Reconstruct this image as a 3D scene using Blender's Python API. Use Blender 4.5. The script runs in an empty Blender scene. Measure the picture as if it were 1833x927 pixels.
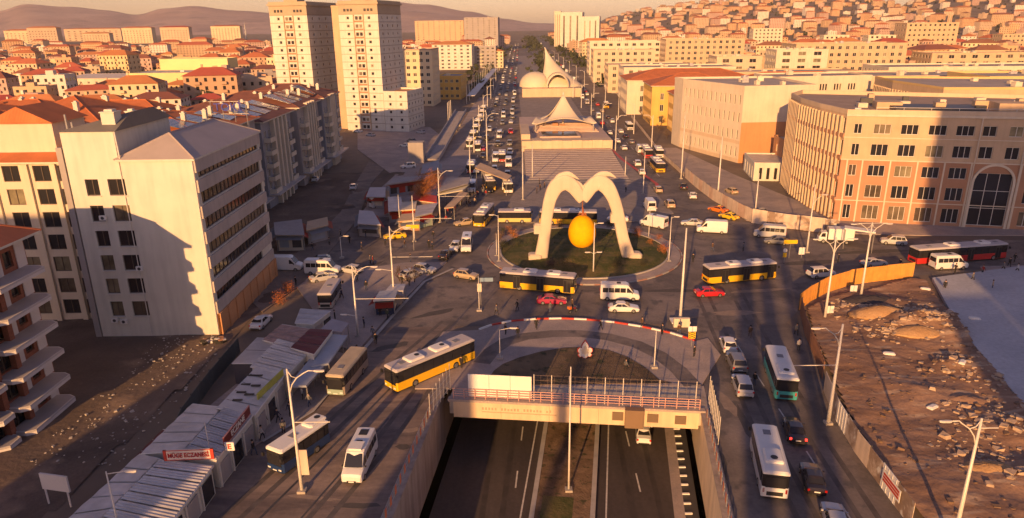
import bpy, math, random
from mathutils import Vector, Matrix
random.seed(7)
R=math.radians
HAZE=0.00006
SKY_STR=0.09; SKY_LOW=(1.55,1.18,1.30,1); SKY_HIGH=(0.74,0.66,0.92,1)
sc=bpy.context.scene
C=sc.collection
# ---------------------------------------------------------------- camera
IW,IH=1833,927; F=1250.0; CAMH=40.0; PITCH=R(18.5); ROLL=R(0.67)
cp,sp=math.cos(PITCH),math.sin(PITCH); cr,sr=math.cos(ROLL),math.sin(ROLL)
cam=bpy.data.cameras.new('camera'); co=bpy.data.objects.new('camera',cam); C.objects.link(co)
fw=Vector((0,cp,-sp)); up=Vector((0,sp,cp)); rt=Vector((1,0,0))
ax=rt*cr-up*sr; ay=rt*sr+up*cr; az=-fw
co.matrix_world=Matrix(((ax.x,ay.x,az.x,0),(ax.y,ay.y,az.y,0),(ax.z,ay.z,az.z,CAMH),(0,0,0,1)))
cam.sensor_width=36; cam.lens=F/IW*36; cam.clip_start=0.5; cam.clip_end=30000
sc.camera=co
# ---------------------------------------------------------------- light
SUN_AZ=16.5; SUN_EL=12.5      # light travels 16.5 degrees right of straight ahead, low evening sun
w=bpy.data.worlds.new('World'); sc.world=w; w.use_nodes=True
nt=w.node_tree; nt.nodes.clear()
out=nt.nodes.new('ShaderNodeOutputWorld'); bg=nt.nodes.new('ShaderNodeBackground')
sky=nt.nodes.new('ShaderNodeTexSky'); sky.sky_type='NISHITA'; sky.sun_disc=False
sky.sun_elevation=R(SUN_EL); sky.sun_rotation=R(180+SUN_AZ)
sky.air_density=1.2; sky.dust_density=2.0; sky.ozone_density=1.0; sky.altitude=900
tc=nt.nodes.new('ShaderNodeTexCoord'); sx=nt.nodes.new('ShaderNodeSeparateXYZ'); nt.links.new(tc.outputs['Generated'],sx.inputs[0])
el=nt.nodes.new('ShaderNodeMapRange'); el.interpolation_type='SMOOTHSTEP'; el.inputs[1].default_value=0.0; el.inputs[2].default_value=0.30; nt.links.new(sx.outputs[2],el.inputs[0])
tn=nt.nodes.new('ShaderNodeMix'); tn.data_type='RGBA'; nt.links.new(el.outputs[0],tn.inputs[0])
tn.inputs[6].default_value=SKY_LOW; tn.inputs[7].default_value=SKY_HIGH     # peach dusk band low all round, mauve above
tint=nt.nodes.new('ShaderNodeMix'); tint.data_type='RGBA'; tint.blend_type='MULTIPLY'; tint.inputs[0].default_value=1
nt.links.new(sky.outputs[0],tint.inputs[6]); nt.links.new(tn.outputs[2],tint.inputs[7])
nt.links.new(tint.outputs[2],bg.inputs[0]); bg.inputs[1].default_value=SKY_STR
nt.links.new(bg.outputs[0],out.inputs[0])
sl=bpy.data.lights.new('sun','SUN'); so=bpy.data.objects.new('sun',sl); C.objects.link(so)
sl.energy=5.0; sl.angle=R(0.5); sl.color=(1.0,0.52,0.19)
d=Vector((math.sin(R(SUN_AZ))*math.cos(R(SUN_EL)),math.cos(R(SUN_AZ))*math.cos(R(SUN_EL)),-math.sin(R(SUN_EL))))
so.rotation_euler=d.to_track_quat('-Z','Y').to_euler(); so.location=(-60,-200,80)
sc.view_settings.view_transform='Standard'; sc.view_settings.look='None'
sc.view_settings.exposure=0.5; sc.view_settings.gamma=1
sc.cycles.volume_step_rate=1; sc.cycles.volume_max_steps=64; sc.cycles.max_bounces=6; sc.cycles.volume_bounces=0
# ---------------------------------------------------------------- from the photograph's geometry to metres
def ray(px,py):
    a=(px-IW/2)/F; b=-(py-IH/2)/F
    r=a*cr+b*sr; u=-a*sr+b*cr
    return (r,cp+u*sp,-sp+u*cp)
def P(px,py,z=0.0):
    x,y,q=ray(px,py); t=(z-CAMH)/q
    return Vector((x*t,y*t,z))
def at_y(px,py,Y):
    x,y,q=ray(px,py); t=Y/y
    return Vector((x*t,Y,CAMH+q*t))
def Q(X,Y,Z):
    z=Z-CAMH; dep=Y*cp-z*sp; r=X/dep; u=(Y*sp+z*cp)/dep
    return (IW/2+(r*cr-u*sr)*F, IH/2-(r*sr+u*cr)*F)
def hz(X,Y,py):
    lo,hi=-20,90
    for _ in range(50):
        m=(lo+hi)/2
        if Q(X,Y,m)[1]>py: lo=m
        else: hi=m
    return lo
# ---------------------------------------------------------------- materials
MATS={}
def M(name,col,rough=0.85,var=0.12,scale=0.6,bump=0.0,bscale=6.0,metal=0.0,rand=0.0,streak=0.0,emit=0,coat=0.0,spec=0.4):
    if name in MATS: return MATS[name]
    m=bpy.data.materials.new(name); m.use_nodes=True; MATS[name]=m
    n=m.node_tree.nodes; l=m.node_tree.links; b=n['Principled BSDF']
    b.inputs['Roughness'].default_value=rough; b.inputs['Metallic'].default_value=metal
    b.inputs['Coat Weight'].default_value=coat; b.inputs['Specular IOR Level'].default_value=spec
    geo=n.new('ShaderNodeNewGeometry')
    no=n.new('ShaderNodeTexNoise'); no.inputs['Scale'].default_value=scale; no.inputs['Detail'].default_value=6; no.inputs['Roughness'].default_value=0.62
    l.new(geo.outputs['Position'],no.inputs['Vector'])
    ramp=n.new('ShaderNodeMapRange'); ramp.inputs[1].default_value=0.3; ramp.inputs[2].default_value=0.7
    ramp.inputs[3].default_value=1-var; ramp.inputs[4].default_value=1+var
    l.new(no.outputs[0],ramp.inputs[0])
    hsv=n.new('ShaderNodeHueSaturation'); hsv.inputs['Color'].default_value=(*col,1)
    l.new(ramp.outputs[0],hsv.inputs['Value'])
    last=hsv.outputs[0]
    if streak>0:
        mp=n.new('ShaderNodeMapping'); mp.inputs['Scale'].default_value=(1.3,1.3,0.12)
        l.new(geo.outputs['Position'],mp.inputs[0])
        n2=n.new('ShaderNodeTexNoise'); n2.inputs['Scale'].default_value=1.0; n2.inputs['Detail'].default_value=4
        l.new(mp.outputs[0],n2.inputs['Vector'])
        r2=n.new('ShaderNodeMapRange'); r2.inputs[1].default_value=0.42; r2.inputs[2].default_value=0.75; r2.inputs[3].default_value=1; r2.inputs[4].default_value=1-streak
        l.new(n2.outputs[0],r2.inputs[0])
        h3=n.new('ShaderNodeHueSaturation'); l.new(last,h3.inputs['Color']); l.new(r2.outputs[0],h3.inputs['Value']); last=h3.outputs[0]
    if rand>0:
        oi=n.new('ShaderNodeObjectInfo'); r3=n.new('ShaderNodeMapRange'); r3.inputs[3].default_value=1-rand; r3.inputs[4].default_value=1+rand*0.6
        l.new(oi.outputs['Random'],r3.inputs[0])
        h4=n.new('ShaderNodeHueSaturation'); l.new(last,h4.inputs['Color']); l.new(r3.outputs[0],h4.inputs['Value'])
        r4=n.new('ShaderNodeMapRange'); r4.inputs[3].default_value=0.5-0.035*min(1,rand*3); r4.inputs[4].default_value=0.5+0.025*min(1,rand*3)
        l.new(oi.outputs['Random'],r4.inputs[0]); 
        l.new(r4.outputs[0],h4.inputs['Hue']); last=h4.outputs[0]
    l.new(last,b.inputs['Base Color'])
    if bump>0:
        n3=n.new('ShaderNodeTexNoise'); n3.inputs['Scale'].default_value=bscale; n3.inputs['Detail'].default_value=5
        l.new(geo.outputs['Position'],n3.inputs['Vector'])
        bp=n.new('ShaderNodeBump'); bp.inputs['Strength'].default_value=bump; bp.inputs['Distance'].default_value=0.2
        l.new(n3.outputs[0],bp.inputs['Height']); l.new(bp.outputs[0],b.inputs['Normal'])
    if emit:
        b.inputs['Emission Color'].default_value=(*col,1); b.inputs['Emission Strength'].default_value=emit
    return m
def M2(name,c1,c2,scale,rough=0.9,lo=0.4,hi=0.6,bump=0.3,bscale=3.0,fine=8.0,stretch=None,c3=None):
    """two (or three) real tones of one ground mixed by large and small noise: earth, worn asphalt, grass"""
    if name in MATS: return MATS[name]
    m=bpy.data.materials.new(name); m.use_nodes=True; MATS[name]=m
    n=m.node_tree.nodes; l=m.node_tree.links; b=n['Principled BSDF']; b.inputs['Roughness'].default_value=rough
    b.inputs['Specular IOR Level'].default_value=0.3
    geo=n.new('ShaderNodeNewGeometry'); vec=geo.outputs['Position']
    if stretch:
        mp=n.new('ShaderNodeMapping'); mp.inputs['Rotation'].default_value=(0,0,stretch[0]); mp.inputs['Scale'].default_value=stretch[1]
        l.new(vec,mp.inputs[0]); vec=mp.outputs[0]
    a=n.new('ShaderNodeTexNoise'); a.inputs['Scale'].default_value=scale; a.inputs['Detail'].default_value=8; a.inputs['Roughness'].default_value=0.65; a.inputs['Distortion'].default_value=0.6
    l.new(vec,a.inputs['Vector'])
    mr=n.new('ShaderNodeMapRange'); mr.inputs[1].default_value=lo; mr.inputs[2].default_value=hi; l.new(a.outputs[0],mr.inputs[0])
    mx=n.new('ShaderNodeMix'); mx.data_type='RGBA'; l.new(mr.outputs[0],mx.inputs[0]); mx.inputs[6].default_value=(*c1,1); mx.inputs[7].default_value=(*c2,1)
    last=mx.outputs[2]
    if c3:
        a3=n.new('ShaderNodeTexNoise'); a3.inputs['Scale'].default_value=scale*3.1; a3.inputs['Detail'].default_value=6; l.new(vec,a3.inputs['Vector'])
        mr3=n.new('ShaderNodeMapRange'); mr3.inputs[1].default_value=0.56; mr3.inputs[2].default_value=0.66; l.new(a3.outputs[0],mr3.inputs[0])
        m3=n.new('ShaderNodeMix'); m3.data_type='RGBA'; l.new(mr3.outputs[0],m3.inputs[0]); l.new(last,m3.inputs[6]); m3.inputs[7].default_value=(*c3,1); last=m3.outputs[2]
    f=n.new('ShaderNodeTexNoise'); f.inputs['Scale'].default_value=fine; f.inputs['Detail'].default_value=3; l.new(geo.outputs['Position'],f.inputs['Vector'])
    fr=n.new('ShaderNodeMapRange'); fr.inputs[3].default_value=0.75; fr.inputs[4].default_value=1.25; l.new(f.outputs[0],fr.inputs[0])
    h=n.new('ShaderNodeHueSaturation'); l.new(last,h.inputs['Color']); l.new(fr.outputs[0],h.inputs['Value']); l.new(h.outputs[0],b.inputs['Base Color'])
    n3=n.new('ShaderNodeTexNoise'); n3.inputs['Scale'].default_value=bscale; n3.inputs['Detail'].default_value=6; l.new(geo.outputs['Position'],n3.inputs['Vector'])
    bp=n.new('ShaderNodeBump'); bp.inputs['Strength'].default_value=bump; bp.inputs['Distance'].default_value=0.15
    l.new(n3.outputs[0],bp.inputs['Height']); l.new(bp.outputs[0],b.inputs['Normal'])
    return m
def MT(name,col,kind,scale,rough=0.8,amt=0.3,rand=0.0):
    """plaster / tiles / brick with courses: wave bands in height or along z"""
    m=M(name,col,rough,0.16,0.35,rand=rand); n=m.node_tree.nodes; l=m.node_tree.links; b=n['Principled BSDF']
    if n.get('crs'): return m
    geo=[x for x in n if x.type=='NEW_GEOMETRY'][0]
    src=b.inputs['Base Color'].links[0].from_socket
    if kind=='brick':
        tc=n.new('ShaderNodeTexCoord'); s=n.new('ShaderNodeSeparateXYZ'); l.new(geo.outputs['Position'],s.inputs[0])
        ad=n.new('ShaderNodeMath'); ad.operation='ADD'; l.new(s.outputs[0],ad.inputs[0]); l.new(s.outputs[1],ad.inputs[1])
        cb=n.new('ShaderNodeCombineXYZ'); l.new(ad.outputs[0],cb.inputs[0]); l.new(s.outputs[2],cb.inputs[1])
        t=n.new('ShaderNodeTexBrick'); t.inputs['Scale'].default_value=scale; t.inputs['Color1'].default_value=(1,1,1,1); t.inputs['Color2'].default_value=(0.78,0.78,0.78,1); t.inputs['Mortar'].default_value=(0.6,0.6,0.6,1)
        l.new(cb.outputs[0],t.inputs['Vector']); fac=t.outputs['Color']
    else:
        t=n.new('ShaderNodeTexWave'); t.inputs['Scale'].default_value=scale; t.bands_direction='Z' if kind=='z' else ('X' if kind=='x' else 'Y'); l.new(geo.outputs['Position'],t.inputs['Vector'])
        mr=n.new('ShaderNodeMapRange'); mr.inputs[3].default_value=1-amt; mr.inputs[4].default_value=1; l.new(t.outputs['Fac'],mr.inputs[0]); fac=mr.outputs[0]
    t.name='crs'
    mx=n.new('ShaderNodeMix'); mx.data_type='RGBA'; mx.blend_type='MULTIPLY'; mx.inputs[0].default_value=1
    l.new(src,mx.inputs[6]); l.new(fac,mx.inputs[7]); l.new(mx.outputs[2],b.inputs['Base Color'])
    bp=n.new('ShaderNodeBump'); bp.inputs['Strength'].default_value=0.5; bp.inputs['Distance'].default_value=0.05; l.new(t.outputs[1 if kind!='brick' else 1],bp.inputs['Height']); l.new(bp.outputs[0],b.inputs['Normal'])
    return m
asphalt=M2('asphalt',(0.12,0.105,0.10),(0.24,0.20,0.18),0.13,0.82,0.38,0.64,0.12,6,3.0,c3=(0.11,0.10,0.10))
asphalt2=M2('worn_asphalt',(0.13,0.105,0.10),(0.30,0.23,0.19),0.2,0.85,0.36,0.66,0.15,6,2.0,(R(-72),(0.25,1.6,1)))
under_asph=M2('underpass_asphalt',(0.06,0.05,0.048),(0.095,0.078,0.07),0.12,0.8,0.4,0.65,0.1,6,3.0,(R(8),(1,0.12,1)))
paving=MT('paving',(0.30,0.26,0.24),'brick',1.1,0.85)
paving2=M2('worn_paving',(0.31,0.265,0.25),(0.42,0.34,0.30),0.2,0.85,0.4,0.6,0.2,8,5.0)
dirt=M2('bare_dirt',(0.09,0.07,0.06),(0.17,0.125,0.10),0.045,0.95,0.4,0.6,0.6,1.5,4.0,c3=(0.23,0.17,0.13))
site_dirt=M2('site_dirt',(0.20,0.115,0.075),(0.38,0.235,0.155),0.12,0.95,0.36,0.62,0.6,1.6,3.0,(R(-15),(0.5,2.2,1)),c3=(0.46,0.33,0.23))
city_ground=M2('city_ground',(0.16,0.125,0.10),(0.26,0.20,0.15),0.012,0.95,0.4,0.62,0.3,0.5,0.3)
grass_m=M2('winter_grass',(0.06,0.075,0.022),(0.15,0.12,0.05),0.25,0.95,0.42,0.6,0.6,5,6.0)
lawn_dark=M2('brown_lawn',(0.10,0.072,0.045),(0.18,0.125,0.075),0.2,0.95,0.42,0.6,0.6,5,6.0,c3=(0.045,0.05,0.025))
hill_m=M2('hill_earth',(0.34,0.25,0.26),(0.50,0.38,0.35),0.0012,0.95,0.4,0.62,0.6,0.004,0.02,c3=(0.27,0.21,0.23))
concrete=M('concrete',(0.42,0.38,0.34),0.85,0.14,0.5,0.15,4,streak=0.25)
conc_sunlit=M('pale_wall_paint',(0.74,0.60,0.44),0.8,0.12,0.3,0.1,3,streak=0.2)  # brighter wall concrete: grazing sunlight on the right wall put into the colour
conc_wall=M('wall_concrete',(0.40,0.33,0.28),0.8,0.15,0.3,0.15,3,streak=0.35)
conc_slab=M2('site_slab',(0.40,0.41,0.44),(0.52,0.52,0.54),0.06,0.85,0.4,0.6,0.1,4,2.0)
kerb_m=M('kerb_concrete',(0.42,0.39,0.36),0.85,0.15,0.8)
stone=M('stair_stone',(0.50,0.38,0.31),0.7,0.14,0.4,0.1,3)
white_pl=M('white_plaster',(0.64,0.61,0.53),0.85,0.07,0.25,0.05,4,streak=0.13)
cream=M('cream_plaster',(0.66,0.57,0.44),0.85,0.08,0.2,streak=0.1)
yellow_pl=M('yellow_plaster',(0.66,0.42,0.12),0.85,0.1,0.2,streak=0.12)
tan_pl=M('tan_stone',(0.55,0.40,0.26),0.85,0.09,0.25,streak=0.1)
tan2=M('pale_tan_stone',(0.60,0.47,0.33),0.85,0.07,0.25,streak=0.08)
brown_pl=M('terracotta_cladding',(0.44,0.235,0.14),0.85,0.08,0.3,streak=0.08)
orange_pl=M('orange_render',(0.56,0.28,0.13),0.85,0.1,0.2,streak=0.1)
brick_m=MT('red_brick',(0.32,0.115,0.07),'brick',2.2)
grey_pl=M('grey_plaster',(0.36,0.33,0.32),0.85,0.1,0.2,streak=0.12)
bluegrey=M('bluegrey_render',(0.28,0.29,0.33),0.8,0.1,0.2)
far_wall=M('town_wall',(0.58,0.42,0.26),0.9,0.12,0.05,rand=0.32)
far_wall2=M('town_wall_pale',(0.60,0.46,0.32),0.9,0.1,0.05,rand=0.28)
tile=MT('clay_roof_tile',(0.60,0.19,0.07),'x',1.6,0.85,0.25)
tile_far=M('far_roof_tile',(0.52,0.17,0.08),0.85,0.15,0.05,rand=0.3)
tile_dk=M('brown_roof_tile',(0.22,0.09,0.065),0.85,0.2,0.5,streak=0.1)
flat_roof=M('roof_membrane',(0.40,0.34,0.30),0.85,0.15,0.15,rand=0.15)
white_roof=M('pale_roof_sheet',(0.50,0.46,0.46),0.7,0.08,0.3)
zinc=M('zinc_sheet',(0.50,0.48,0.48),0.5,0.2,0.6,metal=0.3)
corr=M('corrugated_sheet',(0.60,0.58,0.57),0.5,0.22,0.45,metal=0.25)
corr_w=M('worn_white_sheet',(0.58,0.54,0.51),0.6,0.2,0.5,metal=0.1)
maroon=M('maroon_sheet',(0.13,0.025,0.03),0.6,0.15,0.5)
bluesheet=M('pale_blue_sheet',(0.34,0.37,0.43),0.5,0.12,0.5,metal=0.15)
glass=M('dark_glass',(0.025,0.025,0.03),0.12,0.1,0.5,spec=0.6)
glass_c=M('curtained_glass',(0.16,0.13,0.09),0.25,0.5,0.35,rand=0.6,spec=0.6)
frame_w=M('white_frame',(0.68,0.64,0.58),0.6,0.03)
frame_d=M('brown_frame',(0.10,0.075,0.06),0.6,0.03)
pole_m=M('painted_pole',(0.66,0.62,0.56),0.45,0.06,1.0,metal=0.1)
dark_metal=M('dark_metal',(0.06,0.06,0.065),0.5,0.1)
steel=M('bare_steel',(0.38,0.37,0.37),0.4,0.1,metal=0.5)
lamp_lens=M('lamp_lens',(0.7,0.7,0.66),0.25,0.02)
rubber=M('rubber',(0.02,0.02,0.02),0.8,0.05)
rim_m=M('wheel_rim',(0.35,0.35,0.36),0.35,0.05,metal=0.7)
head_m=M('headlamp_glass',(0.75,0.75,0.72),0.12,0.02)
tail_m=M('tail_lamp',(0.45,0.015,0.01),0.25,0.02)
tail_on=M('lit_tail_lamp',(1.0,0.03,0.02),0.3,0.02,emit=3)
black_m=M('black_plastic',(0.025,0.025,0.027),0.5,0.05)
white_line=M('road_paint',(0.55,0.52,0.48),0.7,0.25,3.0)
red_paint=M('red_paint',(0.50,0.05,0.03),0.55,0.1)
white_paint=M('white_paint',(0.76,0.74,0.70),0.55,0.04)
membrane=M('tent_membrane',(0.64,0.56,0.43),0.6,0.05,0.2)
arch_m=M('sculpture_render',(0.60,0.51,0.40),0.75,0.06,0.4,streak=0.08)
apricot_m=M('apricot_skin',(0.92,0.42,0.0),0.75,0.10,1.2,.25,3,spec=.2)
orange_sheet=M('orange_hoarding',(0.70,0.33,0.07),0.6,0.15,0.8,streak=0.12)
poster_m=M2('printed_posters',(0.52,0.42,0.34),(0.28,0.20,0.15),0.35,0.6,0.42,0.55,0.02,4,2.0,c3=(0.60,0.56,0.50))
hoard_w=M('pale_hoarding',(0.62,0.50,0.40),0.7,0.15,0.4,streak=0.25)
fence_dk=M('dark_green_hoarding',(0.09,0.105,0.105),0.6,0.2,0.4)
solar=M('solar_panel',(0.14,0.16,0.20),0.2,0.15,0.8,spec=0.8)
bark=M('bark',(0.10,0.07,0.05),0.9,0.2,3)
leaf_dk=M('dark_foliage',(0.045,0.05,0.025),0.9,0.35,1.2,rand=0.2)
leaf_rust=M('rusty_foliage',(0.38,0.14,0.045),0.9,0.3,1.2,rand=0.1)
twig=M('bare_twigs',(0.17,0.11,0.075),0.9,0.25,1.2,rand=0.1)
skin=M('skin',(0.45,0.28,0.2),0.7,0.03)
# ---------------------------------------------------------------- object helpers
KIDS={}
class MB:
    def __init__(s): s.v=[]; s.f=[]; s.mi=[]
    def add(s,vs,fs,m=0,T=None):
        o=len(s.v)
        s.v+= [tuple(T@Vector(p)) if T else tuple(p) for p in vs]
        for f in fs: s.f.append(tuple(i+o for i in f)); s.mi.append(m)
        return s
    def box(s,x0,x1,y0,y1,z0,z1,m=0,T=None):
        return s.add([(x0,y0,z0),(x1,y0,z0),(x1,y1,z0),(x0,y1,z0),(x0,y0,z1),(x1,y0,z1),(x1,y1,z1),(x0,y1,z1)],
            [(0,3,2,1),(4,5,6,7),(0,1,5,4),(1,2,6,5),(2,3,7,6),(3,0,4,7)],m,T)
    def prism(s,poly,z0,z1,m=0,top=True,bot=True,mt=None):
        n=len(poly); vs=[(p[0],p[1],z0) for p in poly]+[(p[0],p[1],z1) for p in poly]
        s.add(vs,[(i,(i+1)%n,n+(i+1)%n,n+i) for i in range(n)],m)
        if top: s.add([(p[0],p[1],z1) for p in poly],[tuple(range(n))],m if mt is None else mt)
        if bot: s.add([(p[0],p[1],z0) for p in poly],[tuple(reversed(range(n)))],m)
        return s
    def tube(s,pts,rad,n=8,m=0,cap=True):
        pts=[Vector(p) for p in pts]
        if not isinstance(rad,(list,tuple)): rad=[rad]*len(pts)
        vs=[];k=len(pts); ref=None
        for i,p in enumerate(pts):
            t=(pts[min(i+1,k-1)]-pts[max(i-1,0)]).normalized()
            if ref is None: ref=Vector((1,0,0)) if abs(t.x)<0.8 else Vector((0,1,0))
            a=(ref-t*ref.dot(t)).normalized(); b=t.cross(a); ref=a
            for j in range(n):
                q=2*math.pi*j/n; vs.append(tuple(p+(a*math.cos(q)+b*math.sin(q))*rad[i]))
        fs=[(i*n+j,i*n+(j+1)%n,(i+1)*n+(j+1)%n,(i+1)*n+j) for i in range(k-1) for j in range(n)]
        if cap: fs+=[tuple(reversed(range(n))),tuple((k-1)*n+j for j in range(n))]
        return s.add(vs,fs,m)
    def loft(s,rings,m=0,cap=True,closed=True):
        n=len(rings[0]); vs=[p for r in rings for p in r]; k=len(rings)
        fs=[(i*n+j,i*n+(j+1)%n,(i+1)*n+(j+1)%n,(i+1)*n+j) for i in range(k-1) for j in range(n if closed else n-1)]
        if cap: fs+=[tuple(reversed(range(n))),tuple((k-1)*n+j for j in range(n))]
        return s.add(vs,fs,m)
    def mesh(s,name,mats,smooth=False):
        me=bpy.data.meshes.new(name); me.from_pydata(s.v,[],s.f)
        if not isinstance(mats,(list,tuple)): mats=[mats]
        for q in mats: me.materials.append(q)
        if len(mats)>1: me.polygons.foreach_set('material_index',s.mi)
        if smooth: me.polygons.foreach_set('use_smooth',[True]*len(me.polygons))
        me.update(); return me
def ob(name,me,parent=None,loc=(0,0,0),rz=0.0,rx=0.0,ry=0.0):
    o=bpy.data.objects.new(name,me); C.objects.link(o)
    o.location=loc
    if rz or rx or ry: o.rotation_euler=(rx,ry,rz)
    if parent is not None:
        o.parent=parent; KIDS.setdefault(parent,[]).append(o)
    return o
def tag(o,label,cat,group=None):
    o['label']=label; o['category']=cat
    if group: o['group']=group
    return o
def thing(name,label,cat,loc=(0,0,0),rz=0.0,group=None):
    return tag(ob(name,None,None,loc,rz),label,cat,group)
def struct(name,me,kind='structure'):
    o=ob(name,me); o['kind']=kind; return o
def dup(o,parent=None):
    c=o.copy(); C.objects.link(c)
    if parent is not None: c.parent=parent; KIDS.setdefault(parent,[]).append(c)
    for k in KIDS.get(o,[]): dup(k,c)
    return c
MC={}
def cached(key,fn):
    if key not in MC: MC[key]=fn()
    return MC[key]
def boxm(name,sx,sy,sz,mat):
    """shared box mesh centred in x,y and standing on z=0"""
    return cached(('box',name,round(sx,2),round(sy,2),round(sz,2),mat.name),lambda:MB().box(-sx/2,sx/2,-sy/2,sy/2,0,sz).mesh(name,mat))
def evalmesh(o):
    dg=bpy.context.evaluated_depsgraph_get(); me=bpy.data.meshes.new_from_object(o.evaluated_get(dg)); return me
def text_mesh(s,size,ext,mat,font_bold=0.0):
    cu=bpy.data.curves.new('lettering','FONT'); cu.body=s; cu.size=size; cu.extrude=ext; cu.align_x='CENTER'; cu.align_y='CENTER'; cu.offset=font_bold; cu.resolution_u=3
    o=bpy.data.objects.new('lettering_tmp',cu); C.objects.link(o); bpy.context.view_layer.update()
    me=evalmesh(o); bpy.data.objects.remove(o); me.materials.clear(); me.materials.append(mat); me.name='lettering'; return me
def poly_sheet(name,pts,z,mat,z0=None,kind='structure'):
    """flat sheet (or raised slab when z0 is given) on a footprint"""
    mb=MB(); pts=[(p[0],p[1]) for p in pts]
    A=sum(pts[i][0]*pts[(i+1)%len(pts)][1]-pts[(i+1)%len(pts)][0]*pts[i][1] for i in range(len(pts)))
    if A<0: pts=pts[::-1]
    if z0 is None: mb.add([(p[0],p[1],z) for p in pts],[tuple(range(len(pts)))])
    else: mb.prism(pts,z0,z,bot=False)
    me=mb.mesh(name,mat)
    import bmesh
    bm=bmesh.new(); bm.from_mesh(me); bmesh.ops.triangulate(bm,faces=[f for f in bm.faces if len(f.verts)>4]); bm.to_mesh(me); bm.free()
    return struct(name,me,kind) if kind else me
def pp(*px,z=0.0): return [P(a,b,z) for a,b in px]
# ================================================================ SETTING
def LX(y): return -10.6+0.115*(y-50)          # left lip of the underpass cutting
def RX(y): return 17.9+0.150*(y-50) if y>44 else 17.0+0.115*(y-44)
YB=69.6                                        # far end of the open cutting (under the bridge)
Y0=-70.0; UZ=-6.8
def sheet4(name,quads,z,mat):
    mb=MB()
    for q in quads: mb.add([(p[0],p[1],z) for p in q],[(0,1,2,3)])
    return struct(name,mb.mesh(name,mat))
BIG=14000
ys=[Y0,44,YB+2.5]
left=[((-BIG,ys[i]),(LX(ys[i]),ys[i]),(LX(ys[i+1]),ys[i+1]),(-BIG,ys[i+1])) for i in range(2)]
right=[((RX(ys[i]),ys[i]),(BIG,ys[i]),(BIG,ys[i+1]),(RX(ys[i+1]),ys[i+1])) for i in range(2)]
sheet4('ground',left+right+[((-BIG,-3000),(BIG,-3000),(BIG,Y0),(-BIG,Y0)),((-BIG,YB+2.5),(BIG,YB+2.5),(BIG,BIG),(-BIG,BIG))],-0.02,city_ground)
# bare earth of the empty lots on the left, with shallow ruts and lumps
def bump_sheet(name,x0,x1,y0,y1,n,m,fn,mat,inside=None):
    mb=MB(); idx={}
    for j in range(m+1):
        for i in range(n+1):
            x=x0+(x1-x0)*i/n; y=y0+(y1-y0)*j/m
            idx[i,j]=len(mb.v); mb.v.append((x,y,fn(x,y)))
    for j in range(m):
        for i in range(n):
            cx=x0+(x1-x0)*(i+.5)/n; cy=y0+(y1-y0)*(j+.5)/m
            if inside is None or inside(cx,cy):
                mb.f.append((idx[i,j],idx[i+1,j],idx[i+1,j+1],idx[i,j+1])); mb.mi.append(0)
    return struct(name,mb.mesh(name,mat,True))
from mathutils import noise
def nz(x,y,s,a): return noise.fractal(Vector((x*s,y*s,3.3)),1.0,2.0,4)*a
bump_sheet('bare_earth_lot',-110,-20,30,200,120,200,lambda x,y:0.06+max(-0.05,nz(x,y,0.12,0.25)),dirt,
   lambda x,y: x< -40+(y-60)*0.07 or (y>118 and x<-36))
def poly_in(poly):
    def t(x,y):
        c=False;n=len(poly)
        for i in range(n):
            a=poly[i];b=poly[i-1]
            if (a[1]>y)!=(b[1]>y) and x<(b[0]-a[0])*(y-a[1])/(b[1]-a[1])+a[0]: c=not c
        return c
    return t
# --- roads
roadL=pp((120,927),(470,790),(560,735),(640,640),(665,600))+[Vector((-26,110,0)),Vector((-22,YB+2.5,0))][:0]
roadL=[Vector((-40,Y0,0)),Vector((-37,46,0))]+pp((200,927),(470,775),(600,690),(650,640))+[Vector((-20.5,90,0)),Vector((LX(YB+2.5),90,0))]
roadL+= [Vector((LX(YB+2.5),YB+2.5,0)),Vector((LX(44),44,0)),Vector((LX(Y0),Y0,0))]
poly_sheet('left_service_road',roadL,0.0,asphalt2)
roadR=[Vector((RX(Y0),Y0,0)),Vector((RX(44),44,0)),Vector((RX(YB+2.5),YB+2.5,0)),Vector((RX(YB+2.5),90,0)),Vector((38.5,90,0)),Vector((38.9,84,0)),Vector((34.4,64.8,0)),Vector((33.1,49,0)),Vector((33.5,Y0,0))]
poly_sheet('right_service_road',roadR,0.0,asphalt)
poly_sheet('junction_road',[(-20.5,90),(38.5,90),(41.9,94.5),(52,102),(66,108.3),(88,112),(160,100),(190,95),(190,124),(77.6,128),(64.6,131),(56,136),(49.5,143),(47.5,180),(45,236),(44,420),(60,1000),(150,3200),(125,3200),(6,1000),(-12,420),(-16,236),(-16,200),(-22,180),(-26,160),(-30,150),(-37,140),(-60,128),(-62,118),(-44,113),(-33,108),(-26,98)],0.0,asphalt)
poly_sheet('far_avenue_left_verge',[(-12,420),(-16,236),(-22,236),(-19,420)],0.10,paving2,-0.02)
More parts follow.
